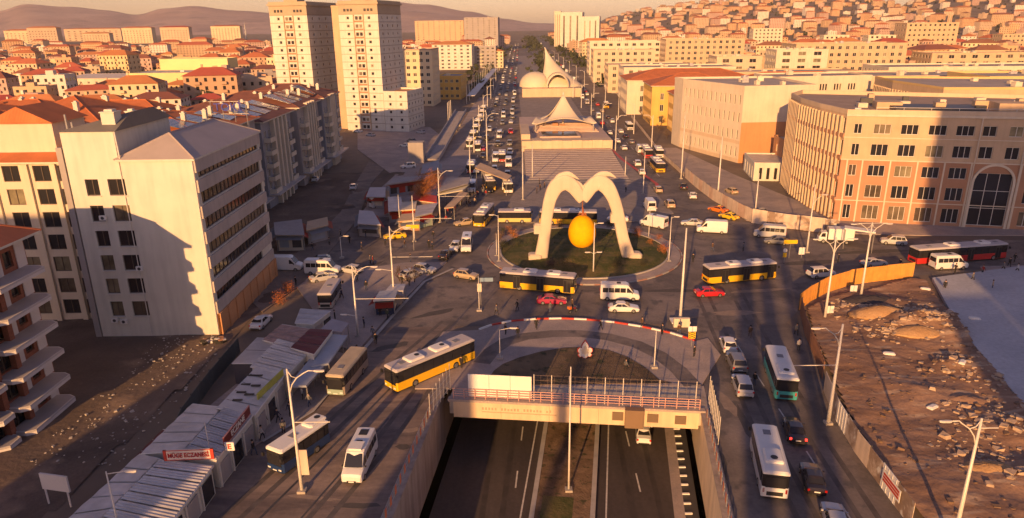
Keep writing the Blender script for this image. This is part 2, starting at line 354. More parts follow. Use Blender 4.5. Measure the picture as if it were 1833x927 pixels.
# markings
def strip(pts,wd,name='lane_line',mat=white_line,z=0.006,zs=None):
    mb=MB(); pts=[Vector((p[0],p[1],0)) for p in pts]
    L=[];Rr=[]
    for i,p in enumerate(pts):
        t=(pts[min(i+1,len(pts)-1)]-pts[max(i-1,0)]).normalized(); n=Vector((-t.y,t.x,0))*wd/2
        L.append(p+n);Rr.append(p-n)
    n=len(pts); mb.add([(q.x,q.y,z) for q in L]+[(q.x,q.y,z) for q in Rr],[(n+i,n+i+1,i+1,i) for i in range(n-1)])
    return struct(name,mb.mesh(name,mat))
def dashes(a,b,wd,dl,gap,z,name='lane_line'):
    a=Vector((a[0],a[1],0));b=Vector((b[0],b[1],0)); L=(b-a).length; t=(b-a)/L; s=0; mb=MB(); n=Vector((-t.y,t.x,0))*wd/2
    while s<L-dl:
        p=a+t*s;q=a+t*(s+dl); mb.add([(p.x-n.x,p.y-n.y,z),(q.x-n.x,q.y-n.y,z),(q.x+n.x,q.y+n.y,z),(p.x+n.x,p.y+n.y,z)],[(0,1,2,3)]); s+=dl+gap
    return struct(name,mb.mesh(name,white_line))
dashes((7,190),(2,420),0.18,4,6,0.006) if False else None
dashes((-6.5,190),(-2,900),0.2,4,7,0.006); dashes((-11,190),(-7,900),0.2,4,7,0.006); dashes((41,190),(44,900),0.2,4,7,0.006)
dashes((28.2,40),(29.5,88),0.15,3,5,0.006)
# --- underpass cutting
def under():
    mb=MB()
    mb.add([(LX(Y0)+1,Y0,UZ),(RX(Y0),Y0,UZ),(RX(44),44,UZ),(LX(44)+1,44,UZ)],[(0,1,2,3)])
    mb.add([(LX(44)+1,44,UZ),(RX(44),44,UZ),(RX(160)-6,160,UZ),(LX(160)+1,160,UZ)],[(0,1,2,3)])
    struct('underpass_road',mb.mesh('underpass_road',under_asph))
    def wall(xf,name,side,lab,wm=conc_wall):
        t=thing(name,lab,'retaining wall',(0,0,0))
        yy=[Y0,44]+[44+6.4*k for k in range(1,5)]+[YB+2.5]
        yy=[-70,-40,-20,0,14,26,36,44,50,56,62,YB+2.4]
        for i in range(len(yy)-1):
            a,b=yy[i],yy[i+1]-0.03
            x0,x1=xf(a),xf(b)
            p=[(x0,a),(x0+side*0.7,a),(x1+side*0.7,b),(x1,b)]
            if side<0: p=p[::-1]
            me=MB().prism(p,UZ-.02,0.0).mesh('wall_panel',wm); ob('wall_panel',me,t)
            q=[(x0-side*.15,a),(x0+side*0.85,a),(x1+side*0.85,b),(x1-side*.15,b)]
            if side<0: q=q[::-1]
            me=MB().prism(q,0.0,0.16).mesh('coping',conc_wall); ob('coping',me,t)
        return t
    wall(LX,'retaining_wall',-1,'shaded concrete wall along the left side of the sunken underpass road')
    wall(RX,'retaining_wall',1,'sunlit orange concrete wall along the right side of the sunken underpass road',conc_sunlit)
    # far dark tunnel: walls and roof below the junction
    t=thing('tunnel','dark tunnel mouth continuing under the bridge and roundabout','tunnel',(0,YB,0))
    mb=MB()
    y0,y1=YB+2.5,160
    mb.add([(LX(y0),y0,-1.7),(RX(y0),y0,-1.7),(RX(y1)-5,y1,-1.7),(LX(y1),y1,-1.7)],[(3,2,1,0)])
    mb.add([(LX(y0)-.1,y0,UZ),(LX(y1),y1,UZ),(LX(y1),y1,-1.7),(LX(y0)-.1,y0,-1.7)],[(3,2,1,0)])
    mb.add([(RX(y0)+.1,y0,UZ),(RX(y1)-5,y1,UZ),(RX(y1)-5,y1,-1.7),(RX(y0)+.1,y0,-1.7)],[(0,1,2,3)])
    mb.add([(LX(y1),y1,UZ),(RX(y1)-5,y1,UZ),(RX(y1)-5,y1,-1.7),(LX(y1),y1,-1.7)],[(0,1,2,3)])
    o=ob('tunnel_lining',mb.mesh('tunnel_lining',conc_wall),t,(0,-YB,0))
    # median between the two carriageways, kerbs, drain with marker blocks
    def ML(y): return 1.9+0.135*(y-58)
    def MR(y): return 7.5+0.15*(y-58)
    struct('underpass_median',MB().prism([(ML(-60),-60),(MR(-60),-60),(MR(150),150),(ML(150),150)],UZ,UZ+0.28).mesh('underpass_median',M2('median_earth',(0.13,0.085,0.05),(0.25,0.165,0.10),.35,.95,.4,.6,.6,5,5,c3=(0.07,0.065,0.03))))
    strip([((ML(y)+MR(y))/2-.6,y) for y in (-40,20,61)],3.2,'median_grass',grass_m,UZ+.30)
    for f,s in ((ML,-1),(MR,1)):
        k=MB().prism([(f(-60)+min(s*.5,0),-60),(f(-60)+max(s*.5,0),-60),(f(150)+max(s*.5,0),150),(f(150)+min(s*.5,0),150)],UZ,UZ+0.34)
        struct('underpass_kerb',k.mesh('underpass_kerb',kerb_m))
    strip([(MR(-60)+1.6,-60),(MR(150)+1.6,150)],0.16,'lane_line',white_line,UZ+.006)
    strip([(ML(-60)-1.4,-60),(ML(150)-1.4,150)],0.16,'lane_line',white_line,UZ+.006)
    dashes((12.2,20),(13.6,76),0.16,3.2,5.2,UZ+.007); dashes((-2.2,36),(1.2,76),0.16,3,6,UZ+.007)
    # pale gutter and dark drain beside the right wall
    def G(y): return RX(y)-0.9
    xa=lambda y: RX(y)-0.45
    strip([(RX(y)-2.6,y) for y in (0,44,70,100)],1.1,'gutter',paving2,UZ+.01)
    strip([(RX(y)-1.35,y) for y in (0,44,70,100)],1.35,'drain_channel',dark_metal,UZ+.016)
    dt=thing('drain_marker_row','row of small white marker blocks along the drain by the right underpass wall','markers',(0,0,UZ))
    bm=boxm('marker_block',0.75,0.22,0.12,white_paint)
    y=46
    while y<76:
        ob('marker_block',bm,dt,(RX(y)-1.9+0.2,y,0.02)); y+=1.55
under()
# --- plaza between the bridge and the roundabout
arc_px=[(858,592),(880,584),(915,577),(960,573),(1005,572),(1050,574),(1100,579),(1150,587),(1200,598),(1245,612)]
arc=[P(*p) for p in arc_px]
plaza=[(LX(YB+2.6)-3.4,YB+2.6),(RX(YB+2.6)+.6,YB+2.6)]+[(26.3,80),(26.0,85)]+[(p.x,p.y) for p in reversed(arc)]+[(-9.6,88),(-11.4,80)]
poly_sheet('junction_plaza_pavement',plaza,0.14,paving2,-0.02)
lawn_px=[(884,664),(900,652),(930,640),(970,629),(1010,623),(1050,621),(1090,627),(1125,640),(1155,658),(1180,680)]
lawn=[P(*p,.14) for p in lawn_px]; lawn=[(p.x,p.y) for p in lawn]+[(18.5,YB+3.1),(-3.4,YB+3.1)]
poly_sheet('semicircular_lawn',lawn,0.20,lawn_dark,0.1)
strip([P(a,b,.14)+Vector((0,0,0)) for a,b in ((862,650),(880,628),(905,612),(940,602),(990,597),(1040,597),(1090,603),(1140,616),(1180,635),(1215,662),(1240,690))],2.2,'dark_paving_band',asphalt,0.146)
# red and white kerb stones along the curved edge of the plaza
def kerb_run(pts,z,label,wd=0.32,ht=0.22,L=1.5,cols=(white_paint,red_paint)):
    t=thing('striped_kerb',label,'kerb',(pts[0].x,pts[0].y,z)); o=pts[0]; k=0
    seg=[]; 
    for a,b in zip(pts,pts[1:]):
        n=max(1,round((b-a).length/L))
        for i in range(n): seg.append((a.lerp(b,i/n),a.lerp(b,(i+1)/n)))
    for a,b in seg:
        d=b-a; me=cached(('kerb',round(d.length,1),wd,ht,k%2,cols[0].name),lambda:MB().box(0,d.length-.03,-wd/2,wd/2,0,ht).mesh('kerb_stone',cols[k%2]))
        ob('kerb_stone',me,t,(a.x-o.x,a.y-o.y,0),math.atan2(d.y,d.x)); k+=1
    return t
kerb_run([Vector((p.x,p.y,0)) for p in arc],0.14,'long curved kerb of red and white painted stones between plaza and roundabout',0.26,0.2,1.6)
# --- roundabout island
IC=Vector((13.3,123.6)); IR=17.6
def circ(r,n=72,c=IC): return [(c.x+r*math.cos(2*math.pi*i/n),c.y+r*math.sin(2*math.pi*i/n)) for i in range(n)]
poly_sheet('roundabout_path',circ(IR),0.16,paving2,-0.02)
def dome():
    mb=MB(); rings=[]
    for k in range(13):
        r=(IR-2.2)*(1-k/12.6); z=0.2+0.7*(1-(r/(IR-2.2))**2)
        rings.append([(IC.x+r*math.cos(2*math.pi*i/72),IC.y+r*math.sin(2*math.pi*i/72),z+(nz(i,k,.3,.08) if k else 0)) for i in range(72)])
    mb.loft(rings,0,False); mb.add(rings[-1],[tuple(range(72))])
    struct('roundabout_lawn',mb.mesh('roundabout_lawn',grass_m,True))
dome()
ring=[Vector((IC.x+(IR+.25)*math.cos(a),IC.y+(IR+.25)*math.sin(a),0)) for a in [2*math.pi*i/60 for i in range(61)]]
kerb_run(ring,0.0,'ring of red and white kerb stones around the roundabout island',0.22,0.16,1.85,(kerb_m,M('faded_red',(.36,.20,.16),.7,.1)))
ring2=[Vector((IC.x+(IR-2.1)*math.cos(a),IC.y+(IR-2.1)*math.sin(a),0)) for a in [2*math.pi*i/48 for i in range(49)]]
mbk=MB(); mbk.loft([[((IC.x+(IR-2.3+dx)*math.cos(2*math.pi*i/72)),(IC.y+(IR-2.3+dx)*math.sin(2*math.pi*i/72)),z) for dx,z in ((0,.16),(0,.36),(.25,.36),(.25,.16))] for i in range(73)],0,False)
struct('lawn_edging',mbk.mesh('lawn_edging',kerb_m))
# --- stepped plaza beyond the roundabout
SX0,SX1=4.2,32.0
def stairs():
    x0,x1=SX0,SX1; t=thing('stepped_plaza','wide pale stone steps rising from the roundabout to the white tent','steps',(18,160,0))
    n=16
    ylo,yhi=184.0,232.0
    for k in range(n):
        ya=ylo+(yhi-ylo)*k/n; xa=x0-0.1+0.4*k/n; xb=x1+1.2*k/n
        h=0.05+0.055*(k+1)
        me=MB().box(xa-18,xb-18,ya-160,ylo-160+(yhi-ylo)*(k+1)/n+.02,0,h).mesh('step',stone); ob('step',me,t)
        me=MB().box(xa-18,xb-18,ya-160-.12,ya-160+.28,h-.02,h+.05).mesh('step_nosing',kerb_m); ob('step_nosing',me,t)
    # bright cascade wall and upper terrace
    for k in range(9):
        xa=x0-.5-18+k*(x1-x0+2.4)/9; me=MB().box(xa,xa+(x1-x0+2.4)/9-.04,232.05-160,238-160,0,3.5+0.1*(k%2)).mesh('terrace_wall_panel',tan2); ob('terrace_wall_panel',me,t)
    ob('terrace',MB().box(x0-18.4,x1+2.2-18,238.05-160,300-160,0,3.1).mesh('terrace',stone),t)
    ob('side_wall',MB().box(x0-18.6,x0-15.6,236-160,262-160,3.1,5.2).mesh('side_wall',tan2),t)
    ob('pool_rim',MB().box(-8,6,80,92,3.11,3.8).mesh('pool_rim',stone),t); ob('pool_rim',MB().box(-7,5,81,91,3.81,3.9).mesh('pool_water',glass),t)
    for k in range(7):
        ob('terrace_step',MB().box(-10+k*.5,14-k*.4,94+k*1.2,104,3.12+.32*k,3.44+.32*k).mesh('terrace_step',stone),t)
stairs()
poly_sheet('north_plaza_pavement',[(3,143.5),(30,143.5),(36,150),(36,182),(33,300),(44,1000),(7,1000),(5,300),(2.5,184),(-1,160)],0.12,paving,-0.02)
mbw=MB()
# red painted curb sweeping right of the steps
strip([(33.8,238),(34.6,215),(36.6,196),(38.2,180),(37,172)],0.9,'red_kerb_strip',red_paint,0.155)
# --- left junction pavements
poly_sheet('left_corner_pavement',pp((640,630),(700,560),(760,500),(800,470))+[Vector((-19,118,0)),Vector((-33,112,0)),Vector((-36,108,0)),Vector((-30,97,0)),Vector((-27,86,0))],0.13,paving2,-0.02)
strip([P(*p) for p in ((640,640),(700,570),(760,505),(811,482))],0.5,'kerb_line',kerb_m,0.15)
poly_sheet('bus_stop_pavement',[(-34,150),(-24,150),(-18,170),(-13.5,200),(-13,236),(-30,236),(-34,180)],0.13,paving2,-0.02)
poly_sheet('left_market_pavement',pp((640,640),(560,735),(470,790),(330,880))+[Vector((-33,46,0)),Vector((-38,46,0)),Vector((-36,60,0)),Vector((-30,86,0))],0.12,paving2,-0.02)
strip([P(*p) for p in ((470,792),(560,738),(640,642))],0.35,'kerb_line',kerb_m,0.14)
strip([(-22.3,49),(-16.5,66),(-12,80)],0.25,'road_seam',dark_metal,0.007)
strip([(-19.6,46),(-13.5,66)],0.2,'road_seam',dark_metal,0.007)
poly_sheet('car_park',pp((640,216),(700,226),(770,228),(800,252),(772,292),(742,318),(700,312),(640,268)),0.16,paving2,-0.02)
poly_sheet('dirt_track',pp((470,560),(545,505),(600,440),(640,395),(664,330),(690,300),(660,290),(636,330),(610,380),(560,430),(500,480),(450,540)),0.15,M2('dirt_track',(0.17,0.14,0.125),(0.27,0.215,0.18),.15,.95,.4,.6,.5,3,4),-0.02)
# --- right: construction site earth, slab
site_poly=[(33.6,20),(34.2,49),(35.6,65),(40,84),(43,94),(50,99),(64.5,105.5)]+[tuple(P(*p))[:2] for p in ((1655,508),(1715,590),(1790,680),(1850,755),(2150,1100))]
inside=poly_in(site_poly)
def sz(x,y):
    h=0.50+nz(x,y,0.08,0.40)+nz(x,y,0.35,0.11)+nz(x+40,y*2.2,0.9,0.045)
    for cx,cy,r,a in ((55,88,5.5,1.6),(63,88,5,1.3),(60,84,3.5,.8),(66,77,5,1.0),(62,62,6,.8),(69,66,6,1.2),(57,95,5,.6),(52,62,6,.7),(49,54,5,.8),(47,70,5,.4),(53,76,3,.6)):
        d=((x-cx)**2+((y-cy)*1.6)**2)/(r*r)
        if d<4: h+=a*math.exp(-d*1.6)*(1+nz(x,y,.5,.35))
    return h
bump_sheet('construction_site_earth',33,96,20,108,190,264,sz,site_dirt,inside)
poly_sheet('site_concrete_slab',pp((1668,502),(1833,480),(2300,470),(3200,1100),(2150,1100),(1850,755),(1790,680),(1715,590)),0.5,conc_slab,-0.02)
poly_sheet('right_pavement',[(50,143.5),(57,137),(66,133),(80,131),(190,126),(190,119),(240,140),(120,150),(69,150),(62,190),(56,236),(48,236),(49,180)],0.12,paving2,-0.02)
poly_sheet('right_building_forecourt',[(80,112.5),(88,112.6),(160,100.5),(190,95.5),(190,70),(100,66),(78,88),(74,100)],0.11,paving2,-0.02)
for nm,pts in (('l1',[(-27,46),(-21,62),(-15.5,78),(-10,92)]),('l2',[(-25.2,46),(-19.2,62),(-13.7,78),(-8.2,92)]),('l3',[(-19,46),(-14,62),(-10.5,76)]),('l4',[(-17.2,46),(-12.2,62),(-8.8,76)]),('r1',[(23.5,40),(24.6,60),(27,84),(29,104)]),('r2',[(25.2,40),(26.3,60),(28.7,84),(30.7,104)]),('r3',[(28.8,40),(29.8,60),(32.2,84),(34.5,104)]),('r4',[(30.4,40),(31.4,60),(33.8,84),(36.1,104)])):
    strip(pts,.55,'tyre_wear',M('tyre_wear_asphalt',(.105,.09,.085),.75,.35,.6),.0045)
for pts in ([(13.0,20),(15.5,76)],[(10.4,20),(12.6,76)],[(-4.6,20),(0.2,76)],[(0.2-6,20),(-2.2,76)]): strip(pts,.6,'tyre_wear',M('tyre_wear_dark',(.05,.042,.04),.7,.3,.6),UZ+.004)
rp=random.Random(9)
def patch(cx,cy,rx,ry,ang,mat,k):
    pts=[]
    for i in range(14):
        a=2*math.pi*i/14; r=rp.uniform(.7,1.1); x=rx*r*math.cos(a);y=ry*r*math.sin(a); pts.append((cx+x*math.cos(R(ang))-y*math.sin(R(ang)),cy+x*math.sin(R(ang))+y*math.cos(R(ang))))
    mb=MB(); mb.add([(p[0],p[1],.003+.0003*k) for p in pts],[tuple(range(14))]); struct('asphalt_patch',mb.mesh('asphalt_patch',mat))
dkp=M('fresh_asphalt',(.085,.075,.07),.8,.2,1.5); ltp=M('dusty_patch',(.27,.21,.17),.9,.2,1.2)
for k,(a,b,rx,ry) in enumerate([(735,770,1.2,.5),(722,800,.9,.5),(640,905,2.5,.4),(560,890,3,.35),(700,620,3,.8),(780,560,4,.8),(1300,720,.8,3),(1335,760,.5,4),(1290,830,.6,3),(1320,560,4,1),(1200,520,5,.8),(1450,470,6,1.2),(1500,520,3,.8),(860,500,3,1),(800,640,2,.6),(1360,520,6,.7),(1560,450,8,1),(650,480,5,1),(760,450,5,.8)]):
    p=P(a,b); patch(p.x,p.y,rx,ry,rp.uniform(-20,60) if a<900 else rp.uniform(-8,8),dkp if k%3 else ltp,k)
# --- hills and mountains
def ridge(name,y0,y1,x0,x1,n,m,fn,mat):
    return bump_sheet(name,x0,x1,y0,y1,n,m,fn,mat)
def lerp_tab(t,x):
    if x<=t[0][0]: return t[0][1]
    for a,b in zip(t,t[1:]):
        if x<=b[0]: 
            k=(x-a[0])/(b[0]-a[0]); k=k*k*(3-2*k); return a[1]+(b[1]-a[1])*k
    return t[-1][1]
# skyline read as elevation of the crest along each bearing (pixel column -> pixel row)
crestL=[(-400,14),(-100,22),(0,24),(60,9),(130,14),(200,20),(250,28),(300,16),(350,12),(430,20),(520,26),(600,14),(700,4),(760,10),(840,22),(900,34),(960,42),(1100,46),(1300,47)]
def mtn(x,y):
    px,_=Q(x,y,0)
    py=lerp_tab(crestL,px); top=at_y(px,py,8200).z-0
    f=(y-5200)/3000; f=max(0,min(1,f)); prof=math.sin(f*math.pi/2)**1.3 if y<8200 else 1-(y-8200)/2500
    g=noise.fractal(Vector((x*.0012,y*.0012,1)),1.0,2.1,5)
    return max(-5,(top+10)*prof*(1+0.16*g*(1-abs(2*f-1))) - 6)
ridge('mountains',5000,9600,-9500,3500,150,60,mtn,hill_m)
crestR=[(900,60),(1040,44),(1090,30),(1160,20),(1250,8),(1340,2),(1450,-8),(1540,-2),(1600,14),(1640,2),(1700,-20),(1900,-40),(2300,-60)]
def hill(x,y):
    px,_=Q(x,y,0); py=lerp_tab(crestR,px)
    z3=at_y(px,py,3500).z
    f=max(0,min(1,(y-950)/2550)); s=f*f*(3-2*f)
    if y>3500: s=1+(y-3500)/6000
    edge=max(0,min(1,(x-(0.075*y+30))/260))
    return max(-3,(z3*s)*edge*(1+.05*noise.fractal(Vector((x*.004,y*.004,7)),1,2,3))-1.5)
ridge('right_hillside',950,4600,0,4600,150,130,hill,city_ground)
# ================================================================ BUILDINGS
def wall_face(mb,a,b,z0,z1,holes,zones,depth,mrev=None):
    d=Vector((b[0]-a[0],b[1]-a[1],0)); L=d.length; u=d/L; n=Vector((-u.y,u.x,0))
    zc={z0,z1}; uc={0.0,L}
    for h in holes: uc|={h[0],h[1]}; zc|={h[2],h[3]}
    for z,_ in zones:
        if z0<z<z1: zc.add(z)
    zc=sorted(zc); uc=sorted(uc)
    def pt(s,z,q=0): p=Vector((a[0],a[1],0))+u*s+n*q; return (p.x,p.y,z)
    for i in range(len(zc)-1):
        za,zb=zc[i],zc[i+1]; zm=(za+zb)/2; mi=0
        for z,m in zones:
            if zm>z: mi=m
        hs=[h for h in holes if h[2]<=zm<=h[3]]; st=None
        for j in range(len(uc)-1):
            um=(uc[j]+uc[j+1])/2; hole=any(h[0]<um<h[1] for h in hs)
            if not hole and st is None: st=uc[j]
            if (hole or j==len(uc)-2) and st is not None:
                en=uc[j] if hole else uc[j+1]
                mb.add([pt(st,za),pt(en,za),pt(en,zb),pt(st,zb)],[(0,1,2,3)],mi); st=None
    for h in holes:
        s0,s1,a0,a1=h[:4]; zm=(a0+a1)/2; mi=0
        for z,m in zones:
            if zm>z: mi=m
        mb.add([pt(s0,a0),pt(s1,a0),pt(s1,a1),pt(s0,a1),pt(s0,a0,depth),pt(s1,a0,depth),pt(s1,a1,depth),pt(s0,a1,depth)],
               [(0,4,5,1),(1,5,6,2),(2,6,7,3),(3,7,4,0)],mi)
def win_mesh(w,h,nc,nr,fr,gl,depth,one=False):
    """window seen from outside: frame bars plus recessed pane"""
    def mk():
        p=MB().add([(0,depth-.03,0),(w,depth-.03,0),(w,depth-.03,h),(0,depth-.03,h)],[(0,1,2,3)])
        f=MB(); t=min(.09,w*.08); y0=depth-.11; y1=depth-.02
        for k in range(nc+1):
            x=(w-t)*k/nc; f.box(x,x+t,y0,y1,0,h)
        for k in range(nr+1):
            z=(h-t)*k/nr; f.box(0,w,y0+.01,y1-.005,z,z+t)
        if one:
            a=MB().add(p.v,p.f,0); a.add(f.v,f.f,1); return (a.mesh('window',[gl,fr]),None)
        return (p.mesh('window',gl),f.mesh('window_frame',fr))
    return cached(('win',round(w,2),round(h,2),nc,nr,fr.name,gl.name,depth,one),mk)
def place_windows(root,a,b,org,holes,fr,depth,one,p_c=0.3):
    d=Vector((b[0]-a[0],b[1]-a[1],0)); u=d.normalized(); rz=math.atan2(u.y,u.x)
    for h in holes:
        nc=h[4] if len(h)>4 else 2; nr=h[5] if len(h)>5 else 1; nm=h[6] if len(h)>6 else 'window'
        g=glass_c if (random.random()<p_c and nm=='window') else glass
        pm,fm=win_mesh(h[1]-h[0],h[3]-h[2],nc,nr,fr,g,depth,one)
        p=Vector((a[0],a[1],0))+u*h[0]
        o=ob(nm,pm,root,(p.x-org[0],p.y-org[1],h[2]),rz)
        if fm: ob('window_frame',fm,o)
def grid(L,nc,w,z0,fh,nf,h,sill=0.9,m=1.0,sub=2,skip=(),groups=None,us=None):
    """window openings: nc columns, nf floors"""
    out=[]
    us=us or [m+(L-2*m)*(i+.5)/nc for i in range(nc)]
    for f in range(nf):
        for i,x in enumerate(us):
            if (f,i) in skip or (None,i) in skip: continue
            out.append((x-w/2,x+w/2,z0+f*fh+sill,z0+f*fh+sill+h,sub,1))
    return out
def hip_roof(root,poly,org,z,rh,over,mat,name='roof',ridge=0.5,sof=None,gable=False):
    c=[Vector((p[0]-org[0],p[1]-org[1],0)) for p in poly]
    cen=sum(c,Vector())/4
    def off(i):
        p=c[i]; e1=(c[(i+1)%4]-p).normalized(); e0=(p-c[i-1]).normalized()
        return p+(e0-e1)*over
    o=[off(i) for i in range(4)]
    l0=(o[1]-o[0]).length; l1=(o[2]-o[1]).length
    if l0>=l1: m0=(o[0]+o[3])/2; m1=(o[1]+o[2])/2; k=min(.5,(l1/2)/l0)*(0 if gable else 1); r0=m0.lerp(m1,k); r1=m1.lerp(m0,k); faces=[(0,1,5,4),(1,2,5),(2,3,4,5),(3,0,4)]
    else: m0=(o[0]+o[1])/2; m1=(o[3]+o[2])/2; k=min(.5,(l0/2)/l1)*(0 if gable else 1); r0=m0.lerp(m1,k); r1=m1.lerp(m0,k); faces=[(0,1,4),(1,2,5,4),(2,3,5),(3,0,4,5)]
    mb=MB(); v=[(q.x,q.y,z) for q in o]+[(r0.x,r0.y,z+rh),(r1.x,r1.y,z+rh)]
    mb.add(v,faces,0); 
    vb=[(q.x,q.y,z-.25) for q in o]; mb.add(vb+v[:4],[(3,2,1,0)]+[(i,(i+1)%4,4+(i+1)%4,4+i) for i in range(4)],1)
    ro=ob(name,mb.mesh(name,[mat,sof or cream]),root)
    cap=MB(); e=[(4,5)]+[(i,4 if ((v[i][0]-v[4][0])**2+(v[i][1]-v[4][1])**2)<((v[i][0]-v[5][0])**2+(v[i][1]-v[5][1])**2) else 5) for i in range(4)]
    for a_,b_ in e: 
        if (Vector(v[a_])-Vector(v[b_])).length>.2: cap.tube([v[a_],v[b_]],.13,5,cap=False)
    ob('ridge_cap',cap.mesh('ridge_cap',mat),ro)
    return ro
def flat_roof_on(root,poly,org,z,pmat,rmat=None,par=0.7,th=0.3):
    rmat=rmat or flat_roof
    q=[(p[0]-org[0],p[1]-org[1]) for p in poly]
    ro=ob('roof',poly_sheet('roof',q,z,rmat,None,None),root)
    n=len(q); 
    cen=Vector((sum(p[0] for p in q)/n,sum(p[1] for p in q)/n))
    mb=MB()
    for i in range(n):
        a=Vector(q[i]);b=Vector(q[(i+1)%n]); u=(b-a).normalized(); nn=Vector((-u.y,u.x))
        pr=[a-nn*.06-u*.06,b-nn*.06+u*.06,b+nn*th,a+nn*th]
        mb.prism([(p.x,p.y) for p in pr],z-.05+0.003*i,z+par+0.004*i)
    ob('parapet',mb.mesh('parapet',pmat),root)
    return ro
def roof_units(root,poly,org,z,n,seed):
    rnd=random.Random(seed); q=[Vector((p[0]-org[0],p[1]-org[1])) for p in poly]
    for k in range(n):
        a=q[0].lerp(q[1],rnd.uniform(.15,.85)); b=q[3].lerp(q[2],rnd.uniform(.15,.85)); p=a.lerp(b,rnd.uniform(.2,.8))
        sx,sy,s_=rnd.uniform(1,2.6),rnd.uniform(.8,2),rnd.uniform(.6,1.5)
        mb=MB().box(-sx/2,sx/2,-sy/2,sy/2,0,s_); mb.box(-sx/2-.06,sx/2+.06,-sy/2-.06,sy/2+.06,s_,s_+.08); mb.tube([(0,0,s_+.08),(0,0,s_+.25)],min(sx,sy)*.35,10)
        ob('rooftop_unit',mb.mesh('rooftop_unit',zinc if k%2 else cream),root,(p.x,p.y,z+.02),rnd.uniform(0,.3))
def building(name,label,cat,poly,h,edges,mats,emats=None,zones=(),depth=0.22,fr=None,one=True,roof='flat',rmat=None,rh=3,over=.6,group=None,par=.7,p_c=.3,z=0,plinth=None,courses=(),units=0,gable=False,sof=None):
    if not isinstance(mats,list): mats=[mats]
    fr=fr or frame_w; org=poly[0]
    t=thing(name,label,cat,(org[0],org[1],z),0,group)
    mb=MB(); n=len(poly)
    for i in range(n):
        a=poly[i]; b=poly[(i+1)%n]
        hs=edges.get(i,[])
        if callable(hs): hs=hs((Vector(b)-Vector(a)).length)
        la=(a[0]-org[0],a[1]-org[1]); lb=(b[0]-org[0],b[1]-org[1])
        wall_face(mb,la,lb,-.6,h,hs,list(zones) if not emats or i not in emats else [(-9,emats[i])],depth)
        if hs: place_windows(t,la,lb,(0,0),hs,fr,depth,one,p_c)
        for (cz,ch,cd,cm) in courses:
            d=Vector((lb[0]-la[0],lb[1]-la[1],0)); L=d.length; rz=math.atan2(d.y,d.x)
            me=cached(('crs',round(L,2),ch,cd,cm.name),lambda:MB().box(-cd*.9,L+cd*.9,-cd,.03,0,ch).mesh('string_course',cm))
            ob('string_course',me,t,(la[0],la[1],cz),rz)
    ob('wall',mb.mesh('wall',mats),t)
    if roof=='flat': flat_roof_on(t,poly,org,h,mats[-1] if len(mats)>1 else mats[0],rmat,par)
    elif roof=='hip': t['_r']=0; ro=hip_roof(t,poly,org,h,rh,over,rmat or tile,sof=sof,gable=gable); del t['_r']
    if units: roof_units(t,poly,org,h if roof=='flat' else h+rh*.4,units,len(label))
    return t
def rect(x,y,ang,w,d):
    u=Vector((math.cos(R(ang)),math.sin(R(ang)))); v=Vector((-u.y,u.x)); o=Vector((x,y))
    return [(o.x,o.y),tuple(o+u*w),tuple(o+u*w+v*d),tuple(o+v*d)]
def edge_frame(poly,i,org):
    a=Vector(poly[i])-Vector(org[:2]); b=Vector(poly[(i+1)%len(poly)])-Vector(org[:2]); d=b-a
    return a,d.normalized(),Vector((-d.normalized().y,d.normalized().x)),math.atan2(d.y,d.x),d.length
def chimney(root,x,y,z,s=.9,h=1.6,mat=None):
    mb=MB().box(-s/2,s/2,-s/2,s/2,0,h); mb.box(-s/2-.1,s/2+.1,-s/2-.1,s/2+.1,h,h+.15); mb.box(-s*.3,s*.3,-s*.3,s*.3,h+.15,h+.4)
    me=cached(('chim',s,h),lambda:mb.mesh('chimney',mat or white_pl)); return ob('chimney',me,root,(x,y,z))

# ---- A: pale office block with the shadow on it
A0=(-56.4,88.0)
pA=[(-56.4,88),(-40.3,88),(-40.3,112),(-56.4,112)]
usA=[1.55+0.0,4.45]
hA=[]
for r,zz in enumerate([20.9,17.45,14.05,10.7,7.4,4.1]):
    hA.append((1.0,2.7,zz,zz+2.15,2,1)); hA.append((3.9,6.1,zz,zz+2.15,2,1))
hA=[(a+.9,b+.9,c-1.1,d_-1.1,e,f) for a,b,c,d_,e,f in hA]
def sideA(L):
    o=[]
    for k in range(6):
        z=3.9+k*3.45
        o.append((0.9,L-(.9 if k else 4.5),z+.62,z+2.35,16,1))
    return o
tA=building('office_block','tall pale office block with blank front wall crossed by the big stepped shadow','building',pA,24.4,{0:hA,1:sideA},[white_pl],fr=frame_d,one=False,roof='none',p_c=.15,depth=.3)
# overhanging spandrel bands on the street side, brick ground floor
for k in range(7):
    z=3.75+k*3.45-1.0 if k else 3.2
    ob('spandrel_band',cached(('spA',k==0),lambda:MB().box(.05,24.0,-.22,.0,0,1.62 if k else 1.7).mesh('spandrel_band',M('band_plaster',(0.45,0.40,0.37),.85,.1,.3,streak=.15))),tA,(16.1,0,min(z,22.6)),R(90))
for j in range(9):
    ob('brick_pier',cached(('bpA',),lambda:MB().box(0,.7,-.5,0,0,3.2).mesh('brick_pier',orange_pl)),tA,(16.1,j*2.9,0),R(90))
ob('ground_floor_cladding',MB().box(0,24,-.35,0,0,3.15).mesh('ground_floor_cladding',orange_pl),tA,(16.1,0,0),R(90))
